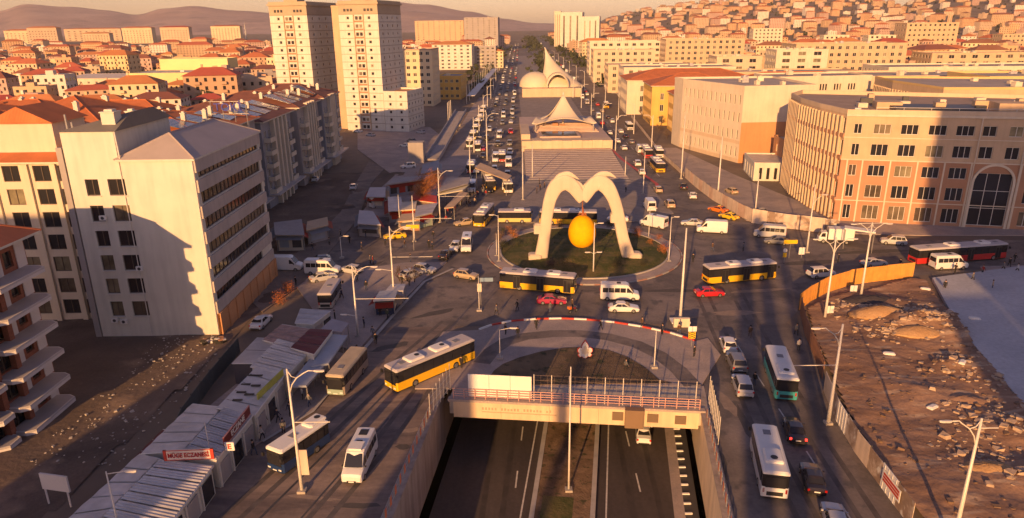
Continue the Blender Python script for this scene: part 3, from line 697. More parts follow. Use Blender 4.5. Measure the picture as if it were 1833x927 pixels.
# raised stair block and hip roof
pAb=[(-56.4,88),(-49.8,88),(-49.8,103),(-56.4,103)]
mb=MB(); wall_face(mb,(0,0),(6.7,0),24.4,28.0,[],[],.2); wall_face(mb,(6.7,0),(6.7,15),24.4,28.0,[],[],.2); wall_face(mb,(6.7,15),(0,15),24.4,28.0,[],[],.2); wall_face(mb,(0,15),(0,0),24.4,28.0,[],[],.2)
ob('raised_block',mb.mesh('raised_block',white_pl),tA)
grey_tile=M('grey_metal_roof',(0.17,0.16,0.15),.7,.12,.3)
ob('raised_roof',MB().add([(-.3,-.3,28),(7.1,-.3,28),(7.1,15.3,28),(-.3,15.3,28),(7.0,4.5,29.9),(7.0,10.5,29.9)],[(0,1,4),(1,2,5,4),(2,3,5),(3,0,4,5),(3,2,1,0)]).mesh('raised_roof',grey_tile),tA)
chimney(tA,5.6,2.2,28.2,1.7,1.9); chimney(tA,5.6,7.2,28.2,1.1,1.4)
hip_roof(tA,[(-49.75,88),(-40.3,88),(-40.3,112),(-49.75,112)],A0,24.45,2.6,.35,M('pink_grey_roof',(0.42,0.36,0.34),.8,.08,.3),sof=white_pl)
ob('drainpipe',MB().tube([(6.9,-.1,28),(7.0,-.12,24.6)],.09).mesh('drainpipe',frame_w),tA)
for (wx0,wx1,wz,_,_,_) in hA:
    ob('sill',boxm('sill',wx1-wx0+.2,.22,.07,frame_w),tA,((wx0+wx1)/2,-.08,wz-.08))
for (x_,z_) in ((3.4,2.0),(6.9,9.6),(3.4,16.6),(2.2,2.2)):
    ac=ob('air_conditioner',boxm('wall_ac',.85,.34,.6,white_paint),tA,(x_,-.2,z_)); ob('fan',cached(('acf',),lambda:MB().tube([(0,-.19,.3),(0,-.17,.3)],.22,10).mesh('fan',dark_metal)),ac)
for x_ in (6.75,16.0): ob('drainpipe',cached(('dpA',),lambda:MB().tube([(0,-.1,.1),(0,-.1,24.2)],.06,6).mesh('drainpipe',frame_w)),tA,(x_,0,0))
ob('corner_duct',MB().box(-.9,-.15,-.1,.6,0,26).mesh('corner_duct',grey_pl),tA)
# ---- B: cream flats left of it
pB=rect(-84,94,0,26,16)
def wB(L): 
    o=[]
    for f in range(7):
        for x in (2.5,6.5,11,16,20.2,23.6): o.append((x-1.15,x+1.15,1+f*3.25,3.2+f*3.25,2,1))
    return o
tB=building('apartment_building','cream flats with clay tile roof and gabled dormer, immediately left of the pale office block','building',pB,23.3,{0:wB,1:wB,3:wB},cream,one=False,roof='hip',rmat=tile,rh=3.6,over=.9,fr=frame_d,p_c=.4)
for x in (0,4.4,8.8,13.4,18.2,22,25.6): ob('pilaster',cached(('pilB',),lambda:MB().box(-.35,.35,-.35,0,0,23).mesh('pilaster',cream)),tB,(x,0,0))
ob('dormer',MB().prism([(13.5,1.5),(22,1.5),(22,9),(13.5,9)],23.4,28.2).mesh('dormer',cream),tB)
ob('dormer_roof',MB().add([(13,1,28.2),(22.5,1,28.2),(22.5,9.5,28.2),(13,9.5,28.2),(17.7,1.4,30.4),(17.7,9,30.4)],[(0,1,4),(1,2,5,4),(2,3,5),(3,0,4,5),(3,2,1,0)]).mesh('dormer_roof',tile),tB)
chimney(tB,9,4,25,1,1.8); chimney(tB,24.2,3,24.5,.8,2.4)
ob('flue_pipe',MB().tube([(25.2,-.4,14),(25.2,-.4,29.5)],.14).mesh('flue_pipe',steel),tB); ob('flue_pipe',MB().tube([(25.9,-.4,14),(25.9,-.4,28.5)],.14).mesh('flue_pipe',steel),tB)
# ---- row C: long apartment row behind, stepped to the street
def winC(L,fh=3.05,n=6,nf=6,w=1.5,h=1.5): return grid(L,n,w,.6,fh,nf,h,.9,1.2)
def balcony_stack(root,a,u,nv,rz,s0,s1,zs,mat,dep=1.5,par=1.0,rounded=False):
    L=s1-s0
    def mk():
        mb=MB().box(0,L,-dep,0,0,.22); mb.box(0,L,-dep,-dep+.14,.22,par); mb.box(0,.14,-dep+.14,-.01,.22,par); mb.box(L-.14,L,-dep+.14,-.01,.22,par); return mb.mesh('balcony',mat)
    me=cached(('balc',round(L,2),dep,par,mat.name),mk)
    for z in zs:
        p=a+u*s0; ob('balcony',me,root,(p.x,p.y,z),rz)
specC=[(-84,128,27.5,28,21.4,grey_pl,'near flats of the long row with big orange tile roof and solar panels'),
       (-83,158,27,22,20.2,bluegrey,'blue grey middle flats of the long row with rooftop solar water heaters'),
       (-82,183,27,20,20.6,grey_pl,'pale flats with round balconies in the long row, third from the camera'),
       (-80,206,25.5,18,20.8,bluegrey,'farthest blue grey flats of the long row, nearest the twin towers')]
CR=[]
for i,(x,y,wd,dp,h,m,lab) in enumerate(specC):
    poly=rect(x,y,0,wd,dp)
    t=building('apartment_building',lab,'building',poly,h,{0:lambda L:grid(L,8,1.7,.6,3.3,6,1.3,.9,1.2)+[],1:lambda L:grid(L,7,1.4,3.6,2.95,5,1.6,.7,.8)},[cream,m] if 0 else m,roof='hip',rmat=(tile,tile_dk,tile_dk,tile_dk)[i],rh=3.4,over=1.0,p_c=.35,one=True,group='apartment row facing the dirt lot')
    a,u,nv,rz,L=edge_frame(poly,1,poly[0])
    balcony_stack(t,a,u,nv,rz,1.0,5.2,[3.5+2.95*k for k in range(5)],cream,1.6,1.0)
    balcony_stack(t,a,u,nv,rz,L-6.2,L-2.0,[3.5+2.95*k for k in range(5)],cream,1.3,1.0)
    for k in range(4): ob('bay_pier',cached(('bay',round(h)),lambda:MB().box(-.5,.5,-1.0,0,0,h-.3).mesh('bay_pier',cream)),t,tuple(a+u*(6.6+k*(L-13)/3))+(0,),rz)
    ob('ground_floor_canopy',MB().box(0,L,-2.6,0,3.2,3.5).mesh('ground_floor_canopy',zinc),t,(a.x,a.y,0),rz)
    rnd=random.Random(i)
    for k in range(7): chimney(t,rnd.uniform(6,wd-3),rnd.uniform(3,dp-3),h+1.6,.8,1.5)
    # solar panels lying on the street-side slope
    for k in range(3 if i<3 else 1):
        sx=wd-7.5; sy=4+k*7.5 if i!=0 else 5+k*7.8
        sl_=math.atan2(3.4,(min(wd,dp)/2+1))
        pm=cached(('solar',),lambda:(lambda q:[q.box(-3.6+j*1.2+.03,-2.4+j*1.2-.03,-3.1,3.1,0,.12) for j in range(6)] and q)(MB()).mesh('solar_panel',solar))
        ob('solar_panel',pm,t,(wd-5.2,sy,h+3.4*(5.2+.3)/(min(wd,dp)/2+1)*.92+.25),R(4*k),0,sl_)
    CR.append(t)
# lettering sign on the roof
st=thing('rooftop_sign','blue lettering on a steel frame standing above the tiled flats','sign',tuple(at_y(411,209,146)),R(0))
me=text_mesh('TOKİ',2.3,.12,M('blue_letter',(0.02,0.03,0.30),.5,.05)); ob('lettering',me,st,(0,-.2,1.9),0,R(90))
mb=MB(); 
for x in (-3.6,-1.2,1.2,3.6): mb.tube([(x,0,-1.6),(x,0,3.2)],.07,5)
mb.tube([(-4,0,.6),(4,0,.6)],.06,5); mb.tube([(-4,0,3.1),(4,0,3.1)],.06,5); ob('sign_frame',mb.mesh('sign_frame',steel),st)
# ---- red roofed blocks left of row C (seen as roofs)
for (x,y,wd,dp,h,rh,lab,m_) in [(-118,122,32,18,22.2,4.2,'low block with red hip roof beside the cream dormer flats',cream),(-106,146,21,22,22.0,4.4,'block with broad orange tile roof left of the row with solar panels',cream),(-131,150,23,20,21.5,3.6,'cream block with dark red tile roof at the left edge of the roofs',cream),(-112,174,27,16,19.5,3.6,'flats with three small chimneys on an orange roof behind the broad orange roof',cream),(-142,180,26,18,19.3,3.6,'farther cream flats with shaded red roof near the left photo edge',far_wall2),(-160,128,36,20,22.5,4,'long tiled block leaving the photo at the left edge',cream)]:
    t=building('apartment_building',lab,'building',rect(x,y,0,wd,dp),h,{0:lambda L:grid(L,6,1.6,.6,3.3,6,1.4),1:lambda L:grid(L,4,1.5,.6,3.3,6,1.4)},m_,roof='hip',rmat=tile,rh=rh,over=1,group=None)
    rnd=random.Random(x)
    for k in range(4): chimney(t,rnd.uniform(4,wd-4),rnd.uniform(3,dp-3),h+1.8,.9,1.8)
# ---- E: unfinished block with balconies, lower left
EX=-52.2
pE=[(-69,60),(EX,60),(EX,71.5),(-69,71.5)]
def wE(L):
    o=[]
    for f in range(6):
        for x in (1.5,4.9): o.append((x-1.15,x+1.15,f*3.2+.35,f*3.2+2.65,2,1))
        o.append((8.1,9.4,f*3.2+.7,f*3.2+2.4,1,1))
    return o
tE=building('apartment_building','unfinished red brick apartment block with white balcony fronts in the lower left corner','building',pE,19.6,{1:wE,0:lambda L:grid(L,4,1.6,.5,3.2,6,1.5),2:lambda L:grid(L,4,1.6,.5,3.2,6,1.5)},brick_m,roof='none',fr=frame_d,one=False,p_c=.0,depth=.35)
hip_roof(tE,pE,pE[0],19.6,3.6,1.3,M('rusty_tile',(0.33,0.11,0.06),.85,.15,.5,streak=.1),sof=white_pl)
a,u,nv,rz,L=edge_frame(pE,1,pE[0])
grey_slab=M('balcony_slab',(0.40,0.37,0.37),.85,.1,.4); bf=M('balcony_front',(0.62,0.58,0.56),.85,.06,.4)
for k in range(6):
    z=k*3.2+3.0-3.2+.2
    for s0,s1,dp in ((0.1,2.7,1.7),(3.1,10.9,2.4)):
        mb=MB(); Lb=s1-s0
        def mk():
            mb=MB(); c=.8
            out=[(0,0),(0,-dp+c),(c*.6,-dp),(Lb-c*.6,-dp),(Lb,-dp+c),(Lb,0)]
            mb.prism(out,0,.2); return mb.mesh('balcony_slab',grey_slab)
        def mk2():
            c=.8; out=[(0,0),(0,-dp+c),(c*.6,-dp),(Lb-c*.6,-dp),(Lb,-dp+c),(Lb,0)]; mb=MB()
            for p,q in zip(out,out[1:]):
                p=Vector(p);q=Vector(q);uu=(q-p).normalized();nn=Vector((-uu.y,uu.x))*.13; e=uu*.02
                mb.prism([tuple(p-e),tuple(q+e),tuple(q+nn+e),tuple(p+nn-e)],-.32,.22)
            return mb.mesh('balcony_front',bf)
        p=a+u*s0
        if z>-.5 or True:
            s_=ob('balcony',cached(('balE',Lb,dp),mk),tE,(p.x,p.y,max(z,.4)),rz); ob('balcony_front',cached(('balEf',Lb,dp),mk2),s_)
    zz=k*3.2+.2
    ob('white_panel',cached(('wpE',),lambda:MB().box(6.3,7.6,-.09,0,0,3.0).mesh('white_panel',bf)),tE,(a.x,a.y,zz),rz)
    ob('white_panel',cached(('wpE2',),lambda:MB().box(9.9,11.3,-.09,0,0,3.0).mesh('white_panel',bf)),tE,(a.x,a.y,zz),rz)
    for s in (.3,2.9,5.9): ob('brick_column',cached(('bcE',),lambda:MB().box(-.35,.35,-.6,0,0,3.2).mesh('brick_column',brick_m)),tE,(a.x+u.x*s,a.y+u.y*s,zz-.2),rz)
pm=cached(('solarE',),lambda:(lambda q:[q.box(j*1.15+.03,(j+1)*1.15-.03,-2,2,0,.12) for j in range(5)] and q)(MB()).mesh('solar_panel',solar))
for k in range(2): ob('solar_panel',pm,tE,(8.5,3.2+k*4.6,21.2),0,R(-16),R(14))
# ---- towers
def tower(label,corner,ang,wd,dp,h):
    u=Vector((math.cos(R(ang)),math.sin(R(ang)))); v=Vector((-u.y,u.x)); c=Vector(corner)
    p=[tuple(c-u*wd),tuple(c),tuple(c+v*dp),tuple(c-u*wd+v*dp)]
    nf=15; fh=(h-4.2)/nf
    front=[]
    for f in range(nf):
        front.append((3.2,4.4,f*fh+1.0,f*fh+2.2,1,1)); front.append((wd-4.4,wd-3.2,f*fh+1.0,f*fh+2.2,1,1))
        front.append((wd/2-1.5,wd/2-.1,f*fh+.8,f*fh+2.3,1,1)); front.append((wd/2+.1,wd/2+1.5,f*fh+.8,f*fh+2.3,1,1))
    def side(L): return grid(L,4,1.1,0,fh,nf,1.2,1.0,1.5,1)
    band=M('tower_crown',(0.42,0.34,0.24),.8,.08,.2)
    t=building('tower_block',label,'building',p,h,{0:front,1:side,3:side},[white_pl,band],zones=[(-1,0),(h-4.4,1)],roof='flat',par=.8,one=True,depth=.2,group='twin towers',courses=[(f*fh-.05,.18,.08,M('shadow_joint',(0.30,0.25,0.2),.9,.05)) for f in range(1,nf+1)]+[(h-.7,.7,.5,band)],p_c=.3)
    mid=MB().box(wd/2-2.0,wd/2+2.0,-.25,-.02,0,h-4.4)
    for sx in (-2.1,2.0): 
        ob('stair_pier',cached(('stp',h),lambda:MB().box(0,.3,-.5,0,0,h-4.4).mesh('stair_pier',tan_pl)),t,tuple(u*(wd/2+sx)+v*0)+(0,),R(ang))
    for f in range(nf): ob('stair_spandrel',cached(('stsp',),lambda:MB().box(-1.75,1.75,-.18,0,0,.55).mesh('stair_spandrel',brown_pl)),t,tuple(u*(wd/2))+(f*fh+.1,),R(ang))
    q=u*(wd*.35)+v*(dp*.4)
    ob('machine_room',MB().box(-3,3,-3,3,0,3).mesh('machine_room',band),t,(q.x,q.y,h),R(ang))
    # crown lettering band
    for i_,(lx) in enumerate([2.2+k*1.4 for k in range(3)]+[wd-5.8+k*1.4 for k in range(3)]): ob('crown_window',cached(('crw',),lambda:MB().box(0,.95,-.05,0,0,1.0).mesh('crown_window',glass)),t,tuple(u*lx)+(h-3.2,),R(ang))
    return t,u,v
t1,u1,v1=tower('left one of the twin cream towers, partly hiding behind its tiled neighbours',(-79.5,291),-14,16.5,25,49.0)
t2,u2,v2=tower('right one of the twin cream towers, nearer the avenue',(-50.5,284.5),-14,16.5,23,49.0)
w_=Vector((-50.5,284.5))-u2*16.5
building('tower_link','tan windowless stair shaft between the twin cream towers','building',[tuple(w_+v2*4-u2*5),tuple(w_+v2*4-u2*.05),tuple(w_+v2*20-u2*.05),tuple(w_+v2*20-u2*5)],47.5,{},tan_pl,roof='flat')
building('tower_annex','five storey cream annex at the foot of the right tower','building',[(-50.2,283.2),(-40.5,280.6),(-36.2,298),(-45.9,300.4)],15.2,{0:lambda L:grid(L,2,1.1,.3,3.0,5,1.2,.9,.5,1),1:lambda L:grid(L,5,1.1,.3,3.0,5,1.2,.9,.5,1)},white_pl,roof='flat',courses=[(3*k,.15,.07,MATS['shadow_joint']) for k in range(1,5)],rmat=orange_pl)
# ---- mid left buildings beyond the towers
for (px,py,wp,dp,ty,m_,lab,rf,cols) in [
   (727,190,50,22,90,far_wall2,'cream flats with shaded balconies just right of the twin towers','flat',4),
   (745,92,85,30,38,tan_pl,'broad ochre office block on the skyline right of the towers','flat',9),
   (832,92,60,34,32,grey_pl,'grey block of two slabs on the skyline beside the avenue','flat',6),
   (775,125,70,22,80,white_pl,'public building with white piers and red pitched roof left of the avenue','hip',6),
   (842,122,46,24,84,grey_pl,'dark glazed shop building at the left kerb of the avenue','flat',5),
   (784,178,42,26,138,yellow_pl,'small two storey building with glowing yellow loggia left of the avenue','flat',4),
   (700,150,24,14,120,far_wall,'narrow brown flats half hidden by the right tower','hip',3)]:
    b=P(px,py); e=P(px+wp,py); wd=e.x-b.x; h=hz(b.x,b.y,ty)
    nf=max(1,int(h/3.3)); w0=min(wd/cols*.5,2.4)
    building('block',lab,'building',rect(b.x,b.y,-4,wd,dp),h,{0:lambda L:grid(L,cols,w0,.3,h/nf,nf,1.7,.8,.6,2),1:lambda L:grid(L,5,1.6,.3,h/nf,nf,1.5,.9,.6,2)},m_,roof=rf,rmat=flat_roof if rf=='flat' else tile_far,rh=3,units=2 if rf=='flat' else 0)
# yellow hall and white hall, upper left
b=P(232,163); building('market_hall','large pale yellow flat roofed hall with a green strip above its door','building',rect(b.x,b.y,0,62,40),11.5,{0:lambda L:grid(L,5,1.2,0,5,1,1.6,1,3)},M('hall_yellow',(0.72,0.62,0.30),.85,.06,.1),roof='flat',par=.4,rmat=white_roof,units=2)
hb=building('market_hall','taller windowless upper part of the pale yellow hall, set behind it','building',rect(b.x+4,b.y+41,0,50,20),19,{},MATS['hall_yellow'],roof='flat',par=.4,rmat=white_roof)
b=P(108,165); building('depot','long low cream depot with two rows of small windows left of the yellow hall','building',rect(b.x,b.y,0,52,26),9,{0:lambda L:grid(L,9,1.6,0,4.2,2,1.5,1.2,2)},cream,roof='hip',rmat=white_roof,rh=2.2,over=.5)
# ---- H: modern stone building on the right
Hc=(68.0,142.6); Hang=-14.2
uH=Vector((math.cos(R(Hang)),math.sin(R(Hang)))); vH=Vector((-uH.y,uH.x))
Hr=Vector(Hc)+uH*66
pH=[Hc,tuple(Hr),tuple(Hr+vH*34),(76,186),(70.2,178),(67.9,166),(67.3,154)]
hH=22.3
def bay(u0,floors,ws,first=2):
    o=[]
    for (z,h_) in floors:
        o.append((u0-ws/2,u0+ws/2,z,z+h_,3 if ws>3 else 2,1))
    return o
fl=[(0.7,3.0),(5.3,2.7),(9.8,2.3),(14.0,2.4),(18.4,2.0)]
hH0=[]
def fw(L):
    n=max(2,int(L/1.6)); return [(k*L/n+.2,(k+1)*L/n-.2,z,z+3.2,1,1) for z in (.6,5.1,9.6,13.8,18.3) for k in range(n)]
for k,(x,wd) in enumerate([(2.4,1.5),(6.9,3.2),(11.9,3.2),(16.9,3.2),(21.8,3.2)]): hH0+=bay(x,fl,wd)
for x in (26.0,30.6): hH0+=bay(x,fl[3:],2.4)
hH0.append((24.9,31.7,0.5,11.2,3,3,'archway'))
for x in (35.6,40.8,46,51.2,56.4,61.6): hH0+=bay(x,fl,3.2)
tH=building('modern_stone_building','modern stone and terracotta building with tall arched entrance and finned left side','building',pH,hH,
  {0:hH0,5:fw,4:fw,6:fw,3:fw},
  [brown_pl,tan_pl,tan2],zones=[(-1,0),(13.1,1)],one=False,fr=frame_w,roof='flat',par=.9,p_c=.35,depth=.35,rmat=M('gravel_roof',(0.36,0.27,0.21),.9,.15,.3))
aH=Vector((0,0))
for x in (1.2,4.1,9.3,14.3,19.2,24.0,32.7,38.2,43.4,48.6,53.8,59,64): ob('pilaster',cached(('pilH',),lambda:MB().box(-.14,.14,-.16,0,0,13.1).mesh('pilaster',cream)),tH,tuple(uH*x)+(0,),R(Hang))
for z,hh_,dd in ((4.55,.16,.2),(13.05,.2,.25),(17.6,.14,.12),(21.9,.4,.35)):
    ob('string_course',MB().box(-.1,66,-dd,0,0,hh_).mesh('string_course',cream),tH,(0,0,z),R(Hang))
for x in (24.3,32.4): ob('downpipe',MB().tube([(x,-.3,0),(x,-.3,22)],.12,6).mesh('downpipe',cream),tH,(0,0,0),R(Hang))
# arch surround
mb=MB(); 
arcpts=[(24.9,0)]+[(28.3-3.4*math.cos(a),9.3+3.4*math.sin(a)) for a in [math.pi*i/16 for i in range(17)]]+[(31.7,0)]
mb.loft([[(x-(.35 if 1 else 0)*((x-28.3)/3.4*-1),-.32,z+ (.0)) if 0 else (x,-.32,z),(28.3+(x-28.3)*1.13,-.32,9.3+(z-9.3)*1.13 if z>9.3 else z),(28.3+(x-28.3)*1.13,.0,9.3+(z-9.3)*1.13 if z>9.3 else z),(x,.0,z)] for x,z in arcpts])
ob('arch_surround',mb.mesh('arch_surround',cream),tH,(0,0,0),R(Hang))
# spandrel fill above the rectangular opening so that the head reads round
fill=MB()
for s in (-1,1):
    pts=[(28.3+s*3.45,11.25),(28.3+s*3.45,9.3)]+[(28.3+s*3.4*math.cos(a),9.3+3.4*math.sin(a)) for a in [math.pi/2*i/8 for i in range(9)]]
    pts=[p for p in pts]; n=len(pts)
    fill.add([(p[0],-.04,min(p[1],13)) for p in pts]+[(28.3,-.04,12.98),(28.3+s*3.45,-.04,12.98)],[tuple(range(n+2))] if s>0 else [tuple(reversed(range(n+2)))])
ob('arch_spandrel',fill.mesh('arch_spandrel',brown_pl),tH,(0,0,0),R(Hang))
# vertical fins on the curved left side
for e in (3,4,5,6):
    a,u,nv,rz,L=edge_frame(pH,e,pH[0]); n=max(2,int(L/1.6))
    for k in range(n):
        s=(k+.0)*L/n; p=a+u*s
        ob('fin',cached(('finH',),lambda:MB().box(-.17,.17,-.42,0,.3,hH-.5).mesh('fin',tan2)),tH,(p.x,p.y,0),rz)
    for z in (4.4,8.9,13.1,17.6): ob('fin_band',cached(('fbH',round(L,1)),lambda:MB().box(0,L,-.3,0,0,.75).mesh('fin_band',brown_pl)),tH,(a.x,a.y,z),rz)
# rooftop: sunken court, rails, plant
roof=[k for k in KIDS[tH] if k.name.startswith('roof')][0]
for (x,y,sx,sy,h_,m_) in [(18,9,16,9,.8,dark_metal),(10,12,5,4,1.4,tan_pl),(34,10,9,5,1.7,tan_pl),(48,12,10,6,1.5,cream),(57,8,4,3,2.2,zinc)]:
    p=uH*x+vH*y; ob('roof_plant',MB().box(-sx/2,sx/2,-sy/2,sy/2,0,h_).mesh('roof_plant',m_),tH,(p.x,p.y,hH+.02),R(Hang))
for k in range(26):
    q_=uH*(3+2.3*k)+vH*(6+(k*7)%23); ob('roof_plant',boxm('roof_plant',1.2+(k%3)*.7,1.0+(k%2)*.9,.6+(k%4)*.35,[zinc,cream,dark_metal,tan_pl][k%4]),tH,(q_.x,q_.y,hH+.02),R(Hang))
for k in range(12):
    p=uH*(6+k*5)+vH*3; ob('roof_rail',cached(('rrH',),lambda:(lambda q:(q.tube([(0,0,0),(0,0,1.1)],.05,5),q.tube([(0,0,1.05),(5,0,1.05)],.05,5),q)[-1])(MB()).mesh('roof_rail',frame_w)),tH,(p.x,p.y,hH+.02),R(Hang))
# ---- I: cream and orange block with annex
def fins(t,poly,e,step,z0,z1,dep=.3,mat=None):
    a,u,nv,rz,L=edge_frame(poly,e,poly[0]); n=int(L/step); mat=mat or tan2
    me=cached(('fin',round(z0,1),round(z1,1),dep,mat.name),lambda:MB().box(-.12,.12,-dep,0,z0,z1).mesh('fin',mat))
    for k in range(n):
        p=a+u*((k+.5)*L/n); ob('fin',me,t,(p.x,p.y,0),rz)
pI=[(68.2,208),(90,210),(90,246),(56.5,246),(57.5,238)]
tI=building('stone_office_building','cream and orange stone building with rows of slit windows along its curved left side','building',pI,22,{4:lambda L:grid(L,13,.7,.4,5.1,4,2.8,1.3,.5,1)},[orange_pl,cream],zones=[(-1,0),(12,1)],emats={4:1,3:1},roof='flat',par=.6,depth=.3,one=True,units=7,p_c=0)
# left side is cream all the way up
a,u,nv,rz,L=edge_frame(pI,4,pI[0])
for k in range(2): ob('side_cladding',MB().box(0,L,-.08,0,[0,5.6][k],[1.2,6.6][k]).mesh('side_cladding',tan2),tI,(a.x,a.y,0),rz)
building('stone_office_building','long cream wing with triple windows under its roof, behind the cream and orange building','building',[(90.2,246),(126,250),(126,268),(90.2,266)],21.8,{0:lambda L:[(s+k*1.0,s+k*1.0+.7,z,z+2.2,1,1) for z in (12.6,17.4) for s in (1.5,6.8,12,17.2,22.4,27.6) for k in range(3)]},cream,roof='flat',par=.5,units=3)
building('gatehouse','small terracotta annex with square windows at the foot of the cream and orange building','building',rect(74,186,-4,12,13),9.2,{0:lambda L:grid(L,2,2.2,.3,4.2,2,2.2,1,1,1),3:lambda L:grid(L,2,1.8,.3,4.2,2,2.2,1,1,1)},orange_pl,roof='flat',par=.5,depth=.3)
building('gatehouse','low white pavilion with tall slot openings in front of the terracotta annex','building',rect(64.5,183,-8,9.3,15),4.6,{0:lambda L:grid(L,4,.9,0,4,1,3.2,.3,.8,1),3:lambda L:grid(L,4,.9,0,4,1,3.2,.3,.8,1)},white_pl,roof='flat',par=.3,rmat=zinc,depth=.3)
# ---- J: yellow buildings with orange roofs
for (x,y,wd,dp,h,m_,lab) in [(62,262,26,22,14.5,yellow_pl,'nearest yellow block with small orange hip roof and dark slot windows by the avenue'),(58,292,34,26,16,yellow_pl,'second yellow block by the avenue under the long orange roof'),(54,330,60,30,15.5,cream,'cream block with wide orange tile roof behind the yellow blocks')]:
    building('stone_office_building',lab,'building',rect(x,y,-3,wd,dp),h,{0:lambda L:grid(L,5,1.5,.3,4.6,3,2.6,.9,1,2),3:lambda L:grid(L,8,1.0,.3,4.6,3,2.8,.9,1,1)},m_,roof='hip',rmat=tile,rh=4.2,over=.7,units=2,sof=cream)
building('stone_office_building','very long low building under a flat orange tile roof right of the yellow blocks','building',[(97,305),(200,292),(206,318),(99,330)],15,{0:lambda L:grid(L,24,1.4,.3,4.6,3,2.2,.9,1,2)},cream,roof='hip',rmat=tile,rh=4.5,over=.8,sof=cream)
# ---- K: stone blocks to the right behind H
pK=[(119,196),(170,190),(172,226),(122,240),(118.6,222)]
tK=building('stone_office_building','stone block with two rows of bright fins, behind the modern arched building','building',pK,22,{4:lambda L:grid(L,9,.8,8,6.5,2,4,1.5,.5,1),3:lambda L:grid(L,6,.8,8,6.5,2,4,1.5,.5,1),0:lambda L:grid(L,10,1.7,6,5.2,3,2.3,1,2,2,)},[tan_pl,M('yellow_stone',(0.62,0.44,0.20),.85,.07,.2)],zones=[(-1,0)],roof='flat',units=5,par=.6)
fins(tK,pK,4,1.6,8.5,20,.4,tan2); fins(tK,pK,3,1.6,8.5,20,.4,tan2)
for (x,y,a_,wd,dp,h,m_,lab,cols) in [
  (155,232,-4,60,26,22,MATS['yellow_stone'],'yellow stone block with square windows at the right photo edge',12),
  (128,268,-3,70,30,20,tan2,'pale block with a plant filled flat roof, third behind the modern arched building',13),
  (95,362,-3,80,24,16,tan_pl,'low tan block with a row of small openings behind the long orange roof',18),
  (185,352,-3,90,30,18,cream,'wide cream block with arched roof screens on the right',18),
  (62,392,-3,60,30,17,cream,'cream block along the avenue beyond the orange roofs',12),
  (60,440,-3,50,28,16,tan2,'tan block with skylights along the avenue, farther off',10),
  (120,420,-3,26,22,21,tan2,'square tower house with louvred top, left of a pair on the right bank',3),
  (158,430,-3,30,22,24,cream,'square tower house with louvred top, right of a pair on the right bank',3),
  (185,470,-3,70,30,26,tan_pl,'big stone block with four rows of windows in front of the hillside',14),
  (265,455,-3,60,26,20,tan_pl,'stone block in blue shade beyond the yellow stone block',8),
  (60,520,-3,44,30,22,tan2,'mid rise tan block on the right bank of the avenue',8),
  (66,600,-2,60,30,26,cream,'pale mid rise on the right bank before the white tower',9),
  (120,560,-2,60,26,28,tan_pl,'wide ochre block behind the tower houses',12)]:
    nf=max(2,int(h/4)); w0=wd/cols*.45
    t=building('stone_office_building',lab,'building',rect(x,y,a_,wd,dp),h,{0:lambda L:grid(L,cols,w0,.3,h/nf,nf,2.2,.9,1.5,2),3:lambda L:grid(L,6,1.6,.3,h/nf,nf,2.2,.9,1,1)},m_,roof='flat',units=5,par=.7,p_c=.5)
# tall white towers at the far end of the avenue
for (px,py,pr,ty,lab,m_) in [(1041,92,1071,32,'slim white high rise with dark side on the right of the far avenue',white_pl),(1003,86,1040,24,'broad white high rise with rounded top just left of the slim white one',white_pl),(992,84,1003,22,'narrow cream tower leftmost of the far high rises',cream)]:
    b=P(px,py);e=P(pr,py); wd=(e-b).length; h=hz(b.x,b.y,ty)
    pol=rect(b.x,b.y,-12,wd,wd*.9); nf=int(h/9)
    t=building('high_rise',lab,'building',pol,h,{0:lambda L:[(L*f0,L*f1,2,h-4,1,8) for f0,f1 in ((.12,.2),(.42,.5),(.74,.82))],1:lambda L:[(L*.3,L*.8,2,h-4,2,8)]},m_,roof='flat',one=True,par=2,depth=.5)
# ================================================================ VEHICLES  (local +x is forward, built at z=0 on the wheels)
def wheel_mesh(r,wd):
    def mk():
        mb=MB(); n=14
        def ringp(x,rr): return [(rr*math.cos(2*math.pi*i/n),x,rr*math.sin(2*math.pi*i/n)) for i in range(n)]
        mb.loft([ringp(-wd/2,r*.86),ringp(-wd/2+.04,r),ringp(wd/2-.04,r),ringp(wd/2,r*.86)]); 
        rm=MB(); rm.loft([ringp(-wd/2-.012,r*.6),ringp(wd/2+.012,r*.6)])
        return mb.mesh('wheel',rubber,True),rm.mesh('rim',rim_m)
    return cached(('wheel',r,wd),mk)
def wheels(t,xs,y,r,wd=.24):
    wm,rm=wheel_mesh(r,wd)
    for x in xs:
        for s in (-1,1):
            o=ob('wheel',wm,t,(x,s*y,r)); ob('rim',rm,o)
def paint(name,col,rough=.32,coat=.6): return M(name,col,rough,.04,1.5,coat=coat)
def loft_body(st):
    """st: x, bottom z, belt z, roof z, half width low, half width belt, half width roof"""
    rings=[]
    for x,z0,zb,zt,wl,wb,wr in st:
        h=[(0,z0),(wl*.92,z0),(wl,z0+.14),(wl*1.0,(z0+zb)*.5),(wb,zb),(wr,zt-.04),(wr*.8,zt),(0,zt+.02)]
        ring=[(x,-y,z) for y,z in h]+[(x,y,z) for y,z in reversed(h[1:-1])]
        rings.append(ring)
    return rings
